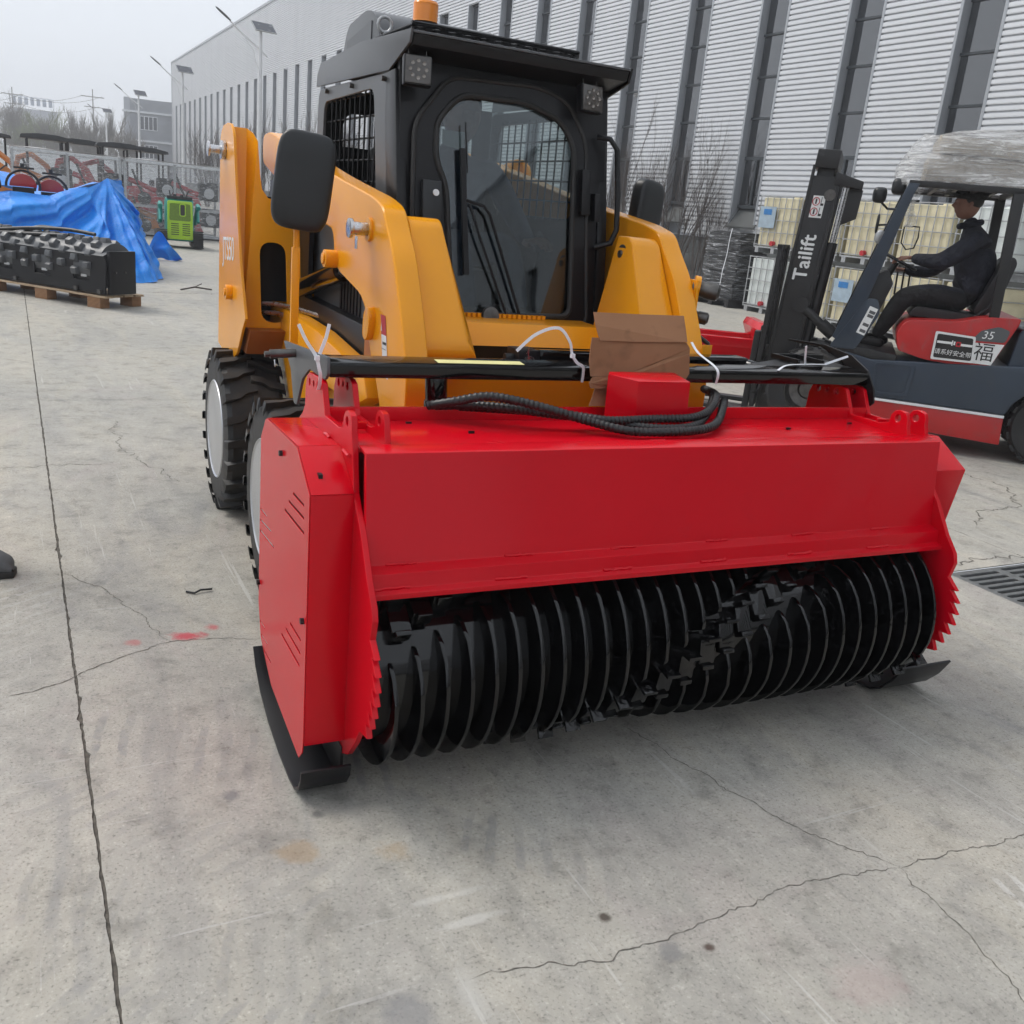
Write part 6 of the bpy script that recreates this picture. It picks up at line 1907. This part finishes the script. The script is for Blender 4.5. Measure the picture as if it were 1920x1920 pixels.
# wooded hills beyond the yard on the left, outside the picture, mirrored in the hall windows
mb = MB()
def hill(a, b):
    ang = R(100 + 130 * a)
    rr = 165 + 90 * b
    z = (14 + 4 * math.sin(a * 9) + 2.5 * math.sin(a * 23 + 1)) * math.sin(math.pi * min(1, b * .9 + .02)) ** .7 * min(1, a * 5) * min(1, (1 - a) * 4) * min(1, max(0, (a - .17) * 4))
    return Vector((rr * math.cos(ang + R(40)), rr * math.sin(ang + R(40)), max(z, 0) - .3 + rg.uniform(-.5, .5) * (z > 3)))
mb.grid(hill, 90, 14)
solo('hills', None, None, FW, (0, 0, 0), mb, M['hill'], kind='structure')

# ------------------------------------------------------------------ street lamps with solar panels
def street_lamp(fr, base, label):
    t = thing('street_lamp', label, 'street lamp', fr, base, 'solar street lamps along the hall')
    x, y, z = base
    mb = MB(); mb.cyl((x, y, 0), (x, y, 7.0), .105, 12, .06); mb.cyl((x, y, 0), (x, y, .25), .14, 12); part(t, 'pole', mb, M['white'])
    mb = MB(); mb.tube([(x + .25, y, 6.15), (x, y, 6.35), (x - .6, y, 6.75), (x - 1.1, y, 7.15)], .03, 8)
    mb.tube([(x, y, 5.6), (x - .16, y, 5.9), (x - .25, y, 6.3), (x - .55, y, 6.65)], .012, 6); part(t, 'arm', mb, M['white'])
    mb = MB(); mb.blob((x - 1.32, y, 7.33), (.34, .10, .035), 16, 8, .8); mb.xf(Matrix.Translation((x - 1.32, y, 7.33)) @ Matrix.Rotation(R(35), 4, 'Y') @ Matrix.Translation((-(x - 1.32), -y, -7.33))); part(t, 'lamp_head', mb, M['char'])
    mb = MB(); Mt = Matrix.Translation((x + .12, y, 7.12)) @ Matrix.Rotation(R(12), 4, 'Z') @ Matrix.Rotation(R(38), 4, 'X'); mb.box((-.42, -.28, -.02), (.42, .28, .02), Mt); sp = part(t, 'solar_panel', mb, M['galv'])
    mb = MB(); mb.box((-.39, -.25, .021), (.39, .25, .024), Mt); part((t, sp), 'cells', mb, M['solar'], smooth=False)
    return t
for y, lab in ((38.5, 'tallest white solar street lamp, nearest one, in front of the hall'), (56.9, 'second white solar street lamp, by the hall corner'), (76.8, 'third white solar street lamp, in front of the grey building'), (103.0, 'farthest white solar street lamp, among the bare trees')):
    street_lamp(FB, (8.5, y, 0), lab)

# ------------------------------------------------------------------ grey three-storey building
FG = Fr(R(11))
def at_g(u, D):
    p = at(u, 300, D); return FG.m.inverted() @ Vector((p.x, p.y, 0))
g0 = at_g(246, 130)
gx, gy = g0.x, g0.y
gbld = thing('grey_building', 'plain grey three storey building with white floor bands, beyond the hall corner', 'building', FG, (gx + 8, gy, 0))
GH = 10.3
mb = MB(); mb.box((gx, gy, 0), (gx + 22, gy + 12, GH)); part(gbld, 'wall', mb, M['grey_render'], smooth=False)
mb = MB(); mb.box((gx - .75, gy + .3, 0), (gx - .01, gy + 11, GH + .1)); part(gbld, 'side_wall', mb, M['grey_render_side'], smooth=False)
for z in (8.75, 5.55, 2.35):
    mb = MB(); mb.box((gx - .85, gy - .12, z), (gx + 22.1, gy - .001, z + .22)); mb.box((gx - .85, gy - .12, z), (gx - .751, gy + 11, z + .22)); part(gbld, 'floor_band', mb, M['white_far'], smooth=False)
for j, z in enumerate((6.9, 3.7, .6)):
    for i in range(4):
        x = gx + 1.1 + i * 4.3
        mb = MB(); plate(mb, [(x, z), (x + 2.0, z), (x + 2.0, z + 1.55), (x, z + 1.55)], [[(x + .07 + .49 * k, z + .07), (x + .47 + .49 * k, z + .07), (x + .47 + .49 * k, z + 1.48), (x + .07 + .49 * k, z + 1.48)] for k in range(4)], 1, gy - .06, gy - .002, 0)
        w_ = part(gbld, 'window', mb, M['white_far'], smooth=False)
        mb = MB(); mb.box((x + .05, gy - .03, z + .05), (x + 1.95, gy - .02, z + 1.5)); part((gbld, w_), 'pane', mb, M['far_glass'], smooth=False)
# white yard wall far behind the machines
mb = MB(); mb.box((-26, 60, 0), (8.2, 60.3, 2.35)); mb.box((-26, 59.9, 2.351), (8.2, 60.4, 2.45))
solo('yard_wall', 'low white rendered yard wall behind the machines, below the grey building', 'wall', FB, (-8, 60, 0), mb, M['white_far'], smooth=False)
# pale far building with rooftop sign frame
p = at(66, 300, 230)
fb_ = thing('far_building', 'pale hazy building with a rooftop sign, on the horizon at far left', 'building', Fr(R(25)), Fr(R(25)).m.inverted() @ Vector((p.x, p.y, 0)))
b = fb_.base
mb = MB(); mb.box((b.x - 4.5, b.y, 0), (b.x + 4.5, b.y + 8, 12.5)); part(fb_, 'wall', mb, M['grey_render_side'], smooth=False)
mb = MB()
for k in range(7): mb.box((b.x - 3.6 + k * 1.1, b.y - .2, 13.2), (b.x - 2.9 + k * 1.1, b.y - .1, 14.6))
mb.box((b.x - 4, b.y - .1, 12.5), (b.x - 3.9, b.y, 14.8)); mb.box((b.x + 3.9, b.y - .1, 12.5), (b.x + 4, b.y, 14.8)); mb.box((b.x - 4, b.y - .1, 14.7), (b.x + 4, b.y, 14.8))
part(fb_, 'sign_frame', mb, M['sign_hazed'], smooth=False)
# power poles with wires
pp = thing('power_line', 'faint power poles with wires across the far left sky', 'power line', FW, at(37, 300, 165).xy.to_3d())
tops = []
for u in (-60, 30, 178):
    p = at(u, 300, 165 - (u + 60) * .1); p.z = 0
    mb = MB(); mb.cyl(p, p + Vector((0, 0, 11.5)), .10, 8, .06); mb.bar(p + Vector((-1.3, -.4, 10.6)), p + Vector((1.3, .4, 10.6)), .09, .09); mb.bar(p + Vector((-1.0, -.3, 9.4)), p + Vector((1.0, .3, 9.4)), .08, .08)
    part(pp, 'pole', mb, M['bark_hazed']); tops.append(p)
for dz, o in ((10.7, -1.2), (10.7, 1.2), (9.5, .8)):
    mb = MB()
    for a, b_ in zip(tops[:-1], tops[1:]):
        mb.tube([a.lerp(b_, k / 8) + Vector((o, 0, dz - .9 * (1 - (k / 4 - 1) ** 2))) for k in range(9)], .025, 3)
    part(pp, 'wire', mb, M['bark_hazed'])

# ------------------------------------------------------------------ compact machines behind the racks
def canopy_machine(x, y, col, label, boom=True, h=2.35, w=1.25):
    """small tracked digger seen from the side: tracks, body, seat, canopy on posts, boom"""
    t = thing('mini_excavator', label, 'mini excavator', FB, (x, y, 0), 'compact machines parked behind the racks')
    for dy in (-.38, .38):
        mb = MB(); mb.prism(round_poly([(x - .75, 0.02), (x + .75, .02), (x + .75, .40), (x - .75, .40)], .19, 5), 1, y + dy - .12, y + dy + .12); part(t, 'track', mb, M['rubber'], bevel=.01)
    mb = MB(); mb.prism(round_poly([(x - .60, .45), (x + .65, .45), (x + .72, .95), (x + .55, 1.25), (x + .10, 1.20), (x - .05, .80), (x - .60, .75)], .06, 3), 1, y - .48, y + .48); part(t, 'body', mb, M[col], bevel=.02)
    mb = MB(); mb.box((x - .15, y - .22, .85), (x + .25, y + .22, 1.0)); mb.box((x + .18, y - .22, 1.0), (x + .30, y + .22, 1.45)); part(t, 'seat', mb, M['seat'], bevel=.03)
    for px_, py_ in ((x - w / 2 + .1, y - .5), (x - w / 2 + .1, y + .5), (x + w / 2 - .1, y - .5), (x + w / 2 - .1, y + .5)):
        mb = MB(); mb.tube([(px_, py_, .95), (px_, py_, h - .12), (px_ + (.06 if px_ < x else -.06), py_, h - .03)], .03, 8); part(t, 'post', mb, M['black_satin'])
    mb = MB(); mb.prism(round_poly([(x - w * .56, h - .10), (x + w * .56, h - .10), (x + w * .54, h - .02), (x + w * .2, h + .05), (x - w * .2, h + .055), (x - w * .54, h)], .03, 3), 1, y - .58, y + .58)
    part(t, 'canopy', mb, M['plastic'], bevel=.02)
    if boom:
        mb = MB(); mb.tube([(x - .55, y, .75), (x - .95, y, 1.55), (x - 1.35, y, 1.85), (x - 1.75, y, 1.70)], .085, 8); b_ = part(t, 'boom', mb, M[col])
        mb = MB(); mb.tube([(x - 1.70, y, 1.75), (x - 1.85, y, 1.1), (x - 1.80, y, .5)], .07, 8); part((t, b_), 'stick', mb, M[col])
        mb = MB(); mb.prism([(x - 1.95, .5), (x - 1.65, .55), (x - 1.55, .25), (x - 1.75, .10), (x - 2.0, .15)], 1, y - .2, y + .2); part((t, b_), 'bucket', mb, M[col], bevel=.01)
    return t
canopy_machine(1.05, 32.2, 'orange_far', 'orange mini excavator under a black canopy, at the left above the rack')
canopy_machine(2.00, 33.4, 'orange_far', 'orange mini excavator under the second black canopy above the rack')
canopy_machine(3.05, 32.6, 'red_far', 'red mini excavator under the third black canopy above the rack')
canopy_machine(3.85, 33.9, 'red_far', 'red mini excavator under the rightmost black canopy')
canopy_machine(-.55, 33.0, 'orange_far', 'large orange machine cut by the left photo edge', h=2.3)
t = thing('orange_loader', 'orange loader body behind the left end of the film rack', 'loader', FB, (-.6, 30.6, 0))
mb = MB(); mb.prism(round_poly([(-2.2, .4), (.05, .4), (.1, 1.35), (-.3, 1.62), (-2.2, 1.62)], .08, 3), 1, 30.1, 31.2); part(t, 'body', mb, M['orange_far'], bevel=.03)
mb = MB(); mb.tube([(-.6, 30.05, .7), (-.35, 30.0, 1.2), (.0, 30.05, 1.5)], .02, 6); part(t, 'hose', mb, M['hose'])
for xx in (-1.8, -.4):
    mb = MB(); mb.lathe((xx, 30.0, .4), (0, 1, 0), [(.0, 0), (.2, 0), (.38, .03), (.4, .1), (.4, .25), (.36, .3), (0, .3)], 24); part(t, 'wheel', mb, M['tyre'])

# ------------------------------------------------------------------ two film-wrapped racks with machines inside
def rack(x0, x1, y0, label):
    t = thing('film_rack', label, 'rack', FB, ((x0 + x1) / 2, y0 + .6, 0), 'film wrapped racks')
    H, D = 1.90, 1.15
    for x in (x0, (x0 + x1) / 2, x1):
        for y in (y0, y0 + D):
            mb = MB(); mb.box((x - .03, y - .03, 0), (x + .03, y + .03, H)); part(t, 'post', mb, M['galv'])
    for z in (.08, .78, H):
        for y in (y0, y0 + D):
            mb = MB(); mb.box((x0 + .031, y - .028, z - .04), (x1 - .031, y + .028, z + .03)); part(t, 'beam', mb, M['white' if z == H else 'galv'])
    mb = MB(); mb.box((x0, y0 + .03, .75), (x1, y0 + D - .03, .78)); mb.box((x0, y0 + .03, .05), (x1, y0 + D - .03, .08)); part(t, 'shelf', mb, M['galv'])
    def fs(a, b):
        A = 2 * math.pi * a; tt, u_ = math.cos(A), math.sin(A)
        sx, sy = math.copysign(abs(tt) ** .12, tt), math.copysign(abs(u_) ** .12, u_)
        w_ = .012 * math.sin(b * 15 + 6 * math.sin(A * 3)) + .008 * math.sin(b * 33 + A * 9)
        return Vector(((x0 + x1) / 2 + sx * ((x1 - x0) / 2 + .05 + w_), y0 + D / 2 + sy * (D / 2 + .05 + w_), .05 + 1.9 * b))
    mb = MB(); mb.grid(fs, 64, 24, True); part(t, 'film', mb, M['film'], ang=60)
    mb = MB(); mb.grid(lambda a, b: Vector((x0 - .05 + (x1 - x0 + .1) * a, y0 - .05 + (D + .1) * b, 1.955 + .02 * math.sin(a * 7) * math.sin(b * 3))), 10, 5); part(t, 'film_top', mb, M['white'])
    return t
rack(.12, 2.62, 28.2, 'left film wrapped steel rack with red and orange machines inside')
rack(2.74, 5.24, 28.2, 'right film wrapped steel rack behind the green mini loader')
def small_machine(x, y, z, col, label):
    t = thing('small_engine_machine', label, 'machine', FB, (x, y, z), 'small machines in the racks')
    mb = MB(); mb.box((x + .25, y - .2, z + .25), (x + .75, y + .2, z + .75)); part(t, 'engine', mb, M['black_satin'], bevel=.05)
    mb = MB(); mb.cyl((x + .50, y - .2, z + .45), (x + .50, y - .24, z + .45), .14, 18); part(t, 'recoil_cover', mb, M['rim'])
    mb = MB(); mb.tube([(x - .5, y - .25, z + .65), (x - .2, y - .25, z + .55), (x + .2, y - .25, z + .40)], .07, 8); mb.prism([(x - .55, z + .1), (x + .3, z + .1), (x + .2, z + .35), (x - .45, z + .40)], 1, y - .25, y + .25); part(t, 'frame', mb, M[col], bevel=.02)
    mb = MB(); mb.tube([(x - .40, y - .3, z + .9), (x - .25, y - .3, z + .5), (x - .1, y - .25, z + .25)], .03, 6); part(t, 'handle', mb, M['hose'])
    mb = MB(); mb.cyl((x - .1, y - .3, z + .18), (x - .1, y - .22, z + .18), .17, 16); part(t, 'wheel', mb, M['rubber'])
for k, (x, z, c, lab) in enumerate(((.75, .78, 'orange_far', 'small orange machine on the left rack, upper left bay'), (2.0, .78, 'red_far', 'small red machine on the left rack, upper right bay'), (3.35, .78, 'red_far', 'small red machine on the right rack, upper left bay'), (4.45, .78, 'red_far', 'small red machine on the right rack, upper right bay'),
                                    (3.35, .08, 'orange_far', 'small orange machine on the right rack, lower left bay'), (4.5, .08, 'red_far', 'small red machine on the right rack, lower right bay'))):
    small_machine(x, 28.8, z, c, lab)
t = thing('pale_crate', 'pale grey cabinet standing at the right end of the rack', 'cabinet', FB, (5.55, 28.6, 0))
mb = MB(); mb.box((5.33, 28.3, 0), (5.75, 29.2, .78)); part(t, 'body', mb, M['white_far'], bevel=.01); mb = MB(); mb.box((5.36, 28.285, .05), (5.72, 28.299, .73)); part(t, 'door', mb, M['white_far'], bevel=.003)

# ------------------------------------------------------------------ green mini loader
gl_ = thing('mini_loader', 'teal mini loader with lime green rear door and rubber tracks, by the blue tarp', 'mini loader', Fr(.42), Fr(.42).m.inverted() @ Vector((-8.55, 23.2, 0)))
b = gl_.base
def G(x, y, z): return (b.x + x, b.y + y, z)
def gp(name, mb, mat, **k):
    for v in mb.v: v.x += b.x; v.y += b.y
    return part(gl_, name, mb, M[mat], **k)
for s in (-1, 1):
    mb = MB(); mb.prism(round_poly([(-.55, .02), (.75, .02), (.80, .36), (-.50, .40)], .17, 5), 0, s * .40 - .11, s * .40 + .11)
    tr = gp('track', mb, 'rubber', bevel=.01)
    mb = MB()
    for k in range(9): mb.box((s * .40 - .115, -.56 - .02 * (k > 1 and k < 7), .03 + .045 * k), (s * .40 + .115, -.53, .052 + .045 * k))
    for v in mb.v: v.x += b.x; v.y += b.y
    part((gl_, tr), 'track_lugs', mb, M['rubber'], kind='stuff')
mb = MB(); mb.prism(round_poly([(-.45, .16), (.45, .16), (.45, .95), (.05, 1.12), (-.38, 1.10), (-.45, .95)], .06, 3), 0, -.30, .30); gp('body', mb, 'teal', bevel=.03)
mb = MB(); mb.prism(round_poly([(-.285, .20), (.285, .20), (.275, 1.06), (-.275, 1.06)], .04, 3), 1, -.50, -.452); dr = gp('rear_door', mb, 'green', bevel=.012)
mb = MB(); mb.prism(round_poly([(-.235, .62), (.235, .62), (.225, 1.0), (-.225, 1.0)], .04, 3), 1, -.508, -.501)
for v in mb.v: v.x += b.x; v.y += b.y
part((gl_, dr), 'mesh_panel', mb, flat('olive_mesh', (.13, .22, .02), .7, .3, 60), smooth=False)
mb = MB(); plate(mb, rrect(-.015, .72, .125, 1.0, .04, 4), [rrect(.005, .74, .105, .98, .03, 4)], 1, -.518, -.5085, .001); [setattr(v, 'x', v.x + b.x) or setattr(v, 'y', v.y + b.y) for v in mb.v]; part((gl_, dr), 'handle_frame', mb, M['green'])
mb = MB(); mb.box((.005, -.511, .74), (.105, -.509, .98)); [setattr(v, 'x', v.x + b.x) or setattr(v, 'y', v.y + b.y) for v in mb.v]; part((gl_, dr), 'handle_recess', mb, M['ink'], smooth=False)
for k in range(6):
    for x0, x1 in ((-.20, -.03), (.05, .22)):
        mb = MB(); mb.box((x0, -.506, .30 + .048 * k), (x1, -.5005, .318 + .048 * k)); [setattr(v, 'x', v.x + b.x) or setattr(v, 'y', v.y + b.y) for v in mb.v]; part((gl_, dr), 'louvre', mb, M['ink'], smooth=False)
for s in (-1, 1):
    mb = MB(); mb.tube([(s * .40, .35, .55), (s * .42, -.20, .98), (s * .42, -.30, .92)], .055, 8); mb.cyl((s * .42, -.30, .60), (s * .42, -.05, .90), .035, 10); gp('lift_arm', mb, 'teal')
mb = MB(); mb.box((-.28, -.40, 1.10), (.28, -.10, 1.16)); mb.tube([(-.2, -.3, 1.16), (-.22, -.32, 1.28)], .014, 6); mb.tube([(.15, -.3, 1.16), (.2, -.36, 1.30), (.28, -.30, 1.30)], .012, 6); mb.cyl((-.1, -.3, 1.16), (-.1, -.3, 1.20), .04, 10); mb.cyl((.05, -.3, 1.16), (.05, -.3, 1.19), .04, 10); gp('control_panel', mb, 'plastic')

# ------------------------------------------------------------------ blue tarpaulin over a pile of machines
tp = thing('blue_tarp', 'bright blue tarpaulin draped over a pile of machines', 'tarpaulin', FB, (0, 17, 0))
def path(a):
    """top edge and foot of the drape, a from 0 (left) to 1 (right rear)"""
    E = [(-5.0, 16.3, 1.10), (-2.6, 16.2, 1.05), (-1.0, 16.1, 1.10), (.0, 16.0, 1.12), (.55, 16.15, 1.13), (1.05, 16.45, 1.28), (1.38, 16.85, 1.42), (1.62, 17.4, 1.42), (1.60, 18.6, 1.38), (1.4, 20.2, 1.3)]
    F = [(-5.0, 15.3, 0), (-2.6, 15.2, 0), (-1.0, 15.2, 0), (.05, 15.25, 0), (.85, 15.30, 0), (1.45, 15.36, 0), (1.95, 15.50, 0), (2.08, 16.6, 0), (2.20, 18.4, 0), (2.1, 20.2, 0)]
    f = a * (len(E) - 1); i = min(int(f), len(E) - 2); t = f - i; t = t * t * (3 - 2 * t)
    return Vector(E[i]).lerp(Vector(E[i + 1]), t), Vector(F[i]).lerp(Vector(F[i + 1]), t)
def drape(a, b):
    e, f = path(a)
    p = e.lerp(f, b)
    p.z = e.z * (1 - b) ** .92
    o = (f - e); o.z = 0; o.normalize()
    da = (a - .655) * 4.2
    ph = math.atan2(b + .04, da); rr = math.hypot(b, da)
    k = min(1, rr * 1.6)
    fold = k * (.085 * math.sin(11 * ph + 1.0) + .045 * math.sin(23 * ph + 2.0 * rr) + .020 * math.sin(47 * ph + 5 * rr))
    fold += .035 * math.sin(a * 90 + b * 4) * b ** 2 + .012 * math.sin(a * 160 + b * 23) * b + .010 * math.sin(b * 41 + a * 55)
    p += o * (fold * (.25 + .75 * min(1, b * 3))) * 1.25
    p.z += (.05 * math.sin(9 * ph + .5) * k * b * (1 - b) * 2 + .015 * math.sin(a * 40) * (1 - b))
    if b > .96: p.z = max(p.z, .012 + .010 * math.sin(a * 70))
    return p
mb = MB(); mb.grid(drape, 320, 64); part(tp, 'front_drape', mb, M['tarp'], ang=70)
def topsheet(a, b):
    e, f = path(.50 + .5 * a)
    c = Vector((-.15, 19.2, 1.02))
    p = e.lerp(c, b * (1 - .25 * math.sin(math.pi * a)))
    p.z += -.10 * math.sin(math.pi * b) + .03 * math.sin(a * 14 + b * 6)
    return p
mb = MB(); mb.grid(topsheet, 40, 16); part(tp, 'top_sheet', mb, M['tarp'], ang=70)
mb = MB(); mb.grid(lambda a, b: Vector((-3.5 + 4.3 * a, 18.4 + 1.6 * b, 1.02 + .52 * math.sin(math.pi * min(1, b * .8 + .1)) * (.8 + .2 * math.sin(a * 9)) * min(1, (1 - a) * 3.5) + .04 * math.sin(a * 25 + b * 9))), 60, 16); part(tp, 'rear_sheet', mb, M['tarp'], ang=70)
mb = MB(); mb.grid(lambda a, b: Vector((1.6 + 1.35 * a + .05 * math.sin(b * 8), 19.6 + .6 * a + .14 * math.sin(a * 13), max(.012, .42 * math.exp(-((a - .72) / .16) ** 2) * (1 - b) + .30 * (1 - a) * (1 - b) + .04 * math.sin(a * 21 + b * 6)))), 50, 10); part(tp, 'loose_corner', mb, M['tarp'], ang=70)
# red walk-behind machines sticking out of the tarp
def tiller(x, y, label, z=1.22):
    t = thing('walk_tiller', label, 'tiller', FB, (x, y, 0), 'red tillers under the tarp')
    mb = MB(); mb.prism([(x + .19 * math.cos(R(a)), z - .03 + .19 * math.sin(R(a))) for a in range(0, 181, 15)], 1, y - .08, y + .08); part(t, 'guard', mb, M['red_far'], bevel=.01)
    mb = MB(); mb.tube([(x + .235 * math.cos(R(a)), y - .10, z - .03 + .235 * math.sin(R(a))) for a in range(-10, 191, 12)], .018, 8); mb.tube([(x + .235 * math.cos(R(a)), y + .10, z - .03 + .235 * math.sin(R(a))) for a in range(-10, 191, 12)], .018, 8); part(t, 'hoop', mb, M['hose'])
    mb = MB(); mb.box((x - .12, y - .15, z + .23), (x + .16, y - .09, z + .26)); mb.cyl((x, y - .12, z + .25), (x, y - .12, z + .31), .03, 8); part(t, 'handle', mb, M['plastic'])
    mb = MB(); mb.box((x - .15, y - .1, 0), (x + .15, y + .1, z - .04)); part(t, 'body', mb, M['black_satin'])
tiller(.20, 17.2, 'red tiller with black hoop, middle one above the blue tarp'); tiller(.60, 17.5, 'red tiller with black hoop, rightmost above the blue tarp', 1.17); tiller(-.35, 17.0, 'red tiller cut by the left photo edge above the tarp')

# ------------------------------------------------------------------ black padfoot roller on a wooden pallet
FR = Fr(-.40502)
rl = thing('padfoot_roller', 'black vibratory roller attachment with square pads, on a wooden pallet', 'roller attachment', FR, (-9.9, 8.75, .15))
mb = MB(); plate(mb, [(-11.6, .17), (-8.88, .17), (-8.86, .55), (-8.90, .60), (-11.6, .60)], [rrect(x, .30, x + .27, .52, .015, 2) for x in (-9.38, -10.02, -10.66, -11.3)], 1, 8.20, 8.22, .002); part(rl, 'front_plate', mb, M['black_satin'])
for x in (-9.38, -10.02, -10.66, -11.3):
    mb = MB(); mb.box((x - .01, 8.235, .29), (x + .28, 8.25, .53)); w_ = part(rl, 'pocket', mb, M['black_satin'])
    mb = MB(); mb.box((x + .09, 8.228, .335), (x + .18, 8.234, .37)); part((rl, w_), 'type_plate', mb, M['rim'], smooth=False)
mb = MB(); mb.prism([(8.20, .60), (8.34, .655), (8.34, .645), (8.20, .59)], 0, -11.6, -8.90); part(rl, 'top_lip', mb, M['char'], bevel=.002)
mb = MB(); mb.box((-8.885, 8.24, .17), (-8.83, 8.62, .66)); ep = part(rl, 'end_plate', mb, M['black_satin'], bevel=.006)
for y in (8.32, 8.46):
    mb = MB(); mb.cyl((-8.83, y, .42), (-8.82, y, .42), .012, 8); part((rl, ep), 'bolt', mb, M['steel_dark'])
mb = MB(); mb.cyl((-11.6, 8.47, .47), (-8.98, 8.47, .47), .265, 48); dm = part(rl, 'drum', mb, M['char'])
rr_ = random.Random(2)
mb = MB(); mb.prism([(-.05, -.06), (.05, -.06), (.035, .06), (-.035, .06)], 1, 0, .05)
mb = MB(); mb.add([(-.055, -.05, .255), (.055, -.05, .255), (.055, .05, .255), (-.055, .05, .255), (-.04, -.035, .315), (.04, -.035, .315), (.04, .035, .315), (-.04, .035, .315)], [(3, 2, 1, 0), (4, 5, 6, 7), (0, 1, 5, 4), (1, 2, 6, 5), (2, 3, 7, 6), (3, 0, 4, 7)])
me_pad = to_mesh('pad', mb, M['char'], (0, 0, 0), bevel=.006)
for i in range(13):
    for j in range(12):
        ang = R(30 * j + (15 if i % 2 else 0))
        if not (-80 < ((math.degrees(ang) + 180) % 360) - 180 < 110): continue
        o = bpy.data.objects.new('pad', me_pad); COL.objects.link(o); o.parent = dm
        o.matrix_local = Matrix.Translation((-11.6 + .205 * i - rl.base.x, 8.47 - rl.base.y, .47 - rl.base.z)) @ Matrix.Rotation(ang, 4, 'X')
for k, pts in enumerate(([(-11.6, 8.30, .70), (-10.9, 8.32, .72), (-10.3, 8.40, .79), (-9.8, 8.50, .82), (-9.4, 8.56, .80)], [(-11.6, 8.26, .68), (-10.8, 8.28, .67), (-10.45, 8.36, .73), (-10.25, 8.50, .81), (-10.0, 8.62, .80)], [(-11.2, 8.24, .665), (-10.7, 8.30, .70), (-10.2, 8.34, .73), (-9.7, 8.44, .76)])):
    part(rl, 'hose', hose(pts, .022, rip=0), M['hose'])
for x in (-8.98, -9.35, -10.35, -10.8):
    mb = MB(); mb.box((x, 8.17, .17), (x + .05, 8.199, .22)); part(rl, 'lashing_bracket', mb, M['steel_dark'])
pl = thing('wooden_pallet', 'pale wooden pallet with layered blocks under the black roller', 'pallet', FR, (-9.9, 8.7, 0))
for k in range(4):
    mb = MB(); mb.box((-11.7, 8.18 + .165 * k, .125), (-8.90 + .03 * (k == 0), 8.31 + .165 * k, .148)); part(pl, 'plank', mb, M['wood'], bevel=.002)
for x in (-9.16, -10.02, -10.88, -11.6):
    for y in (8.19, 8.68):
        mb = MB(); mb.box((x, y, 0), (x + .20, y + .14, .124)); part(pl, 'block', mb, M['ply'], bevel=.003)

# ------------------------------------------------------------------ shoe at the left edge, scraps on the ground
st = thing('person', 'foot in a dark grey work shoe at the left photo edge', 'person', FW, (-2.05, 3.40, 0))
mb = MB()
def shoe(a, b):
    A = 2 * math.pi * a
    L = b
    w_ = (.042 + .012 * math.sin(L * 3.0)) * (1 if L < .8 else max(.05, math.cos((L - .8) * 7.2)))
    h_ = .105 - .055 * L if L < .8 else (.061) * max(.2, math.cos((L - .8) * 6.4))
    x = -.06 + .29 * L
    return Vector((x, w_ * math.cos(A), .02 + h_ * (.5 + .5 * math.sin(A)) if math.sin(A) > -.5 else .02))
mb.grid(shoe, 20, 16, True)
Ms = Matrix.Translation((-2.085, 3.395, 0)) @ Matrix.Rotation(R(-22), 4, 'Z')
mb.xf(Ms); part(st, 'shoe_upper', mb, flat('grey_shoe', (.075, .078, .082), .6, .25, 30, bump=.2))
mb = MB(); mb.prism([(-.07, -.045), (.12, -.052), (.20, -.045), (.235, 0), (.20, .045), (.12, .052), (-.07, .045)], 2, 0, .028); mb.xf(Ms); part(st, 'sole', mb, M['rubber'], bevel=.004)
mb = MB(); mb.tube([Ms @ Vector(p) for p in ((-.02, 0, .08), (-.04, 0, .20), (-.05, 0, .42), (-.02, .01, .52), (-.06, 0, .95))], .07, 14, rf=lambda i: (.75, .8, 1.0, 1.0, 1.2)[i]); part(st, 'trouser_leg', mb, M['cloth_black'])
mb = MB(); mb.tube([(-1.215, 3.33, .006), (-1.18, 3.325, .006), (-1.165, 3.345, .012), (-1.13, 3.375, .008)], .0042, 6)
solo('wire_scrap', 'short bent piece of black wire on the concrete left of the mulcher', 'wire scrap', FW, (-1.17, 3.34, 0), mb, M['wire'])
mb = MB(); mb.tube([(-5.05, 13.75, .02), (-4.9, 13.9, .06), (-4.7, 14.05, .03)], .012, 5); mb.tube([(-4.9, 13.9, .06), (-4.85, 14.05, .10)], .008, 5)
solo('stick', 'thin broken twig on the concrete between roller and loader', 'twig', FW, (-4.9, 13.9, 0), mb, M['bark'])

# ------------------------------------------------------------------ haze: even pale air round the whole scene
hz = MB(); hz.box((-275, -275, -1.2), (275, 275, 24))
hm = bpy.data.materials.new('pale_haze'); hm.use_nodes = True
hn = hm.node_tree; hn.nodes.clear()
ho = hn.nodes.new('ShaderNodeOutputMaterial'); hv = hn.nodes.new('ShaderNodeVolumePrincipled')
hv.inputs['Color'].default_value = (.93, .95, 1.0, 1); hv.inputs['Density'].default_value = .0024; hv.inputs['Anisotropy'].default_value = .2
hn.links.new(hv.outputs[0], ho.inputs['Volume'])
solo('haze', None, None, FW, (0, 0, 0), hz, hm, kind='stuff', smooth=False)
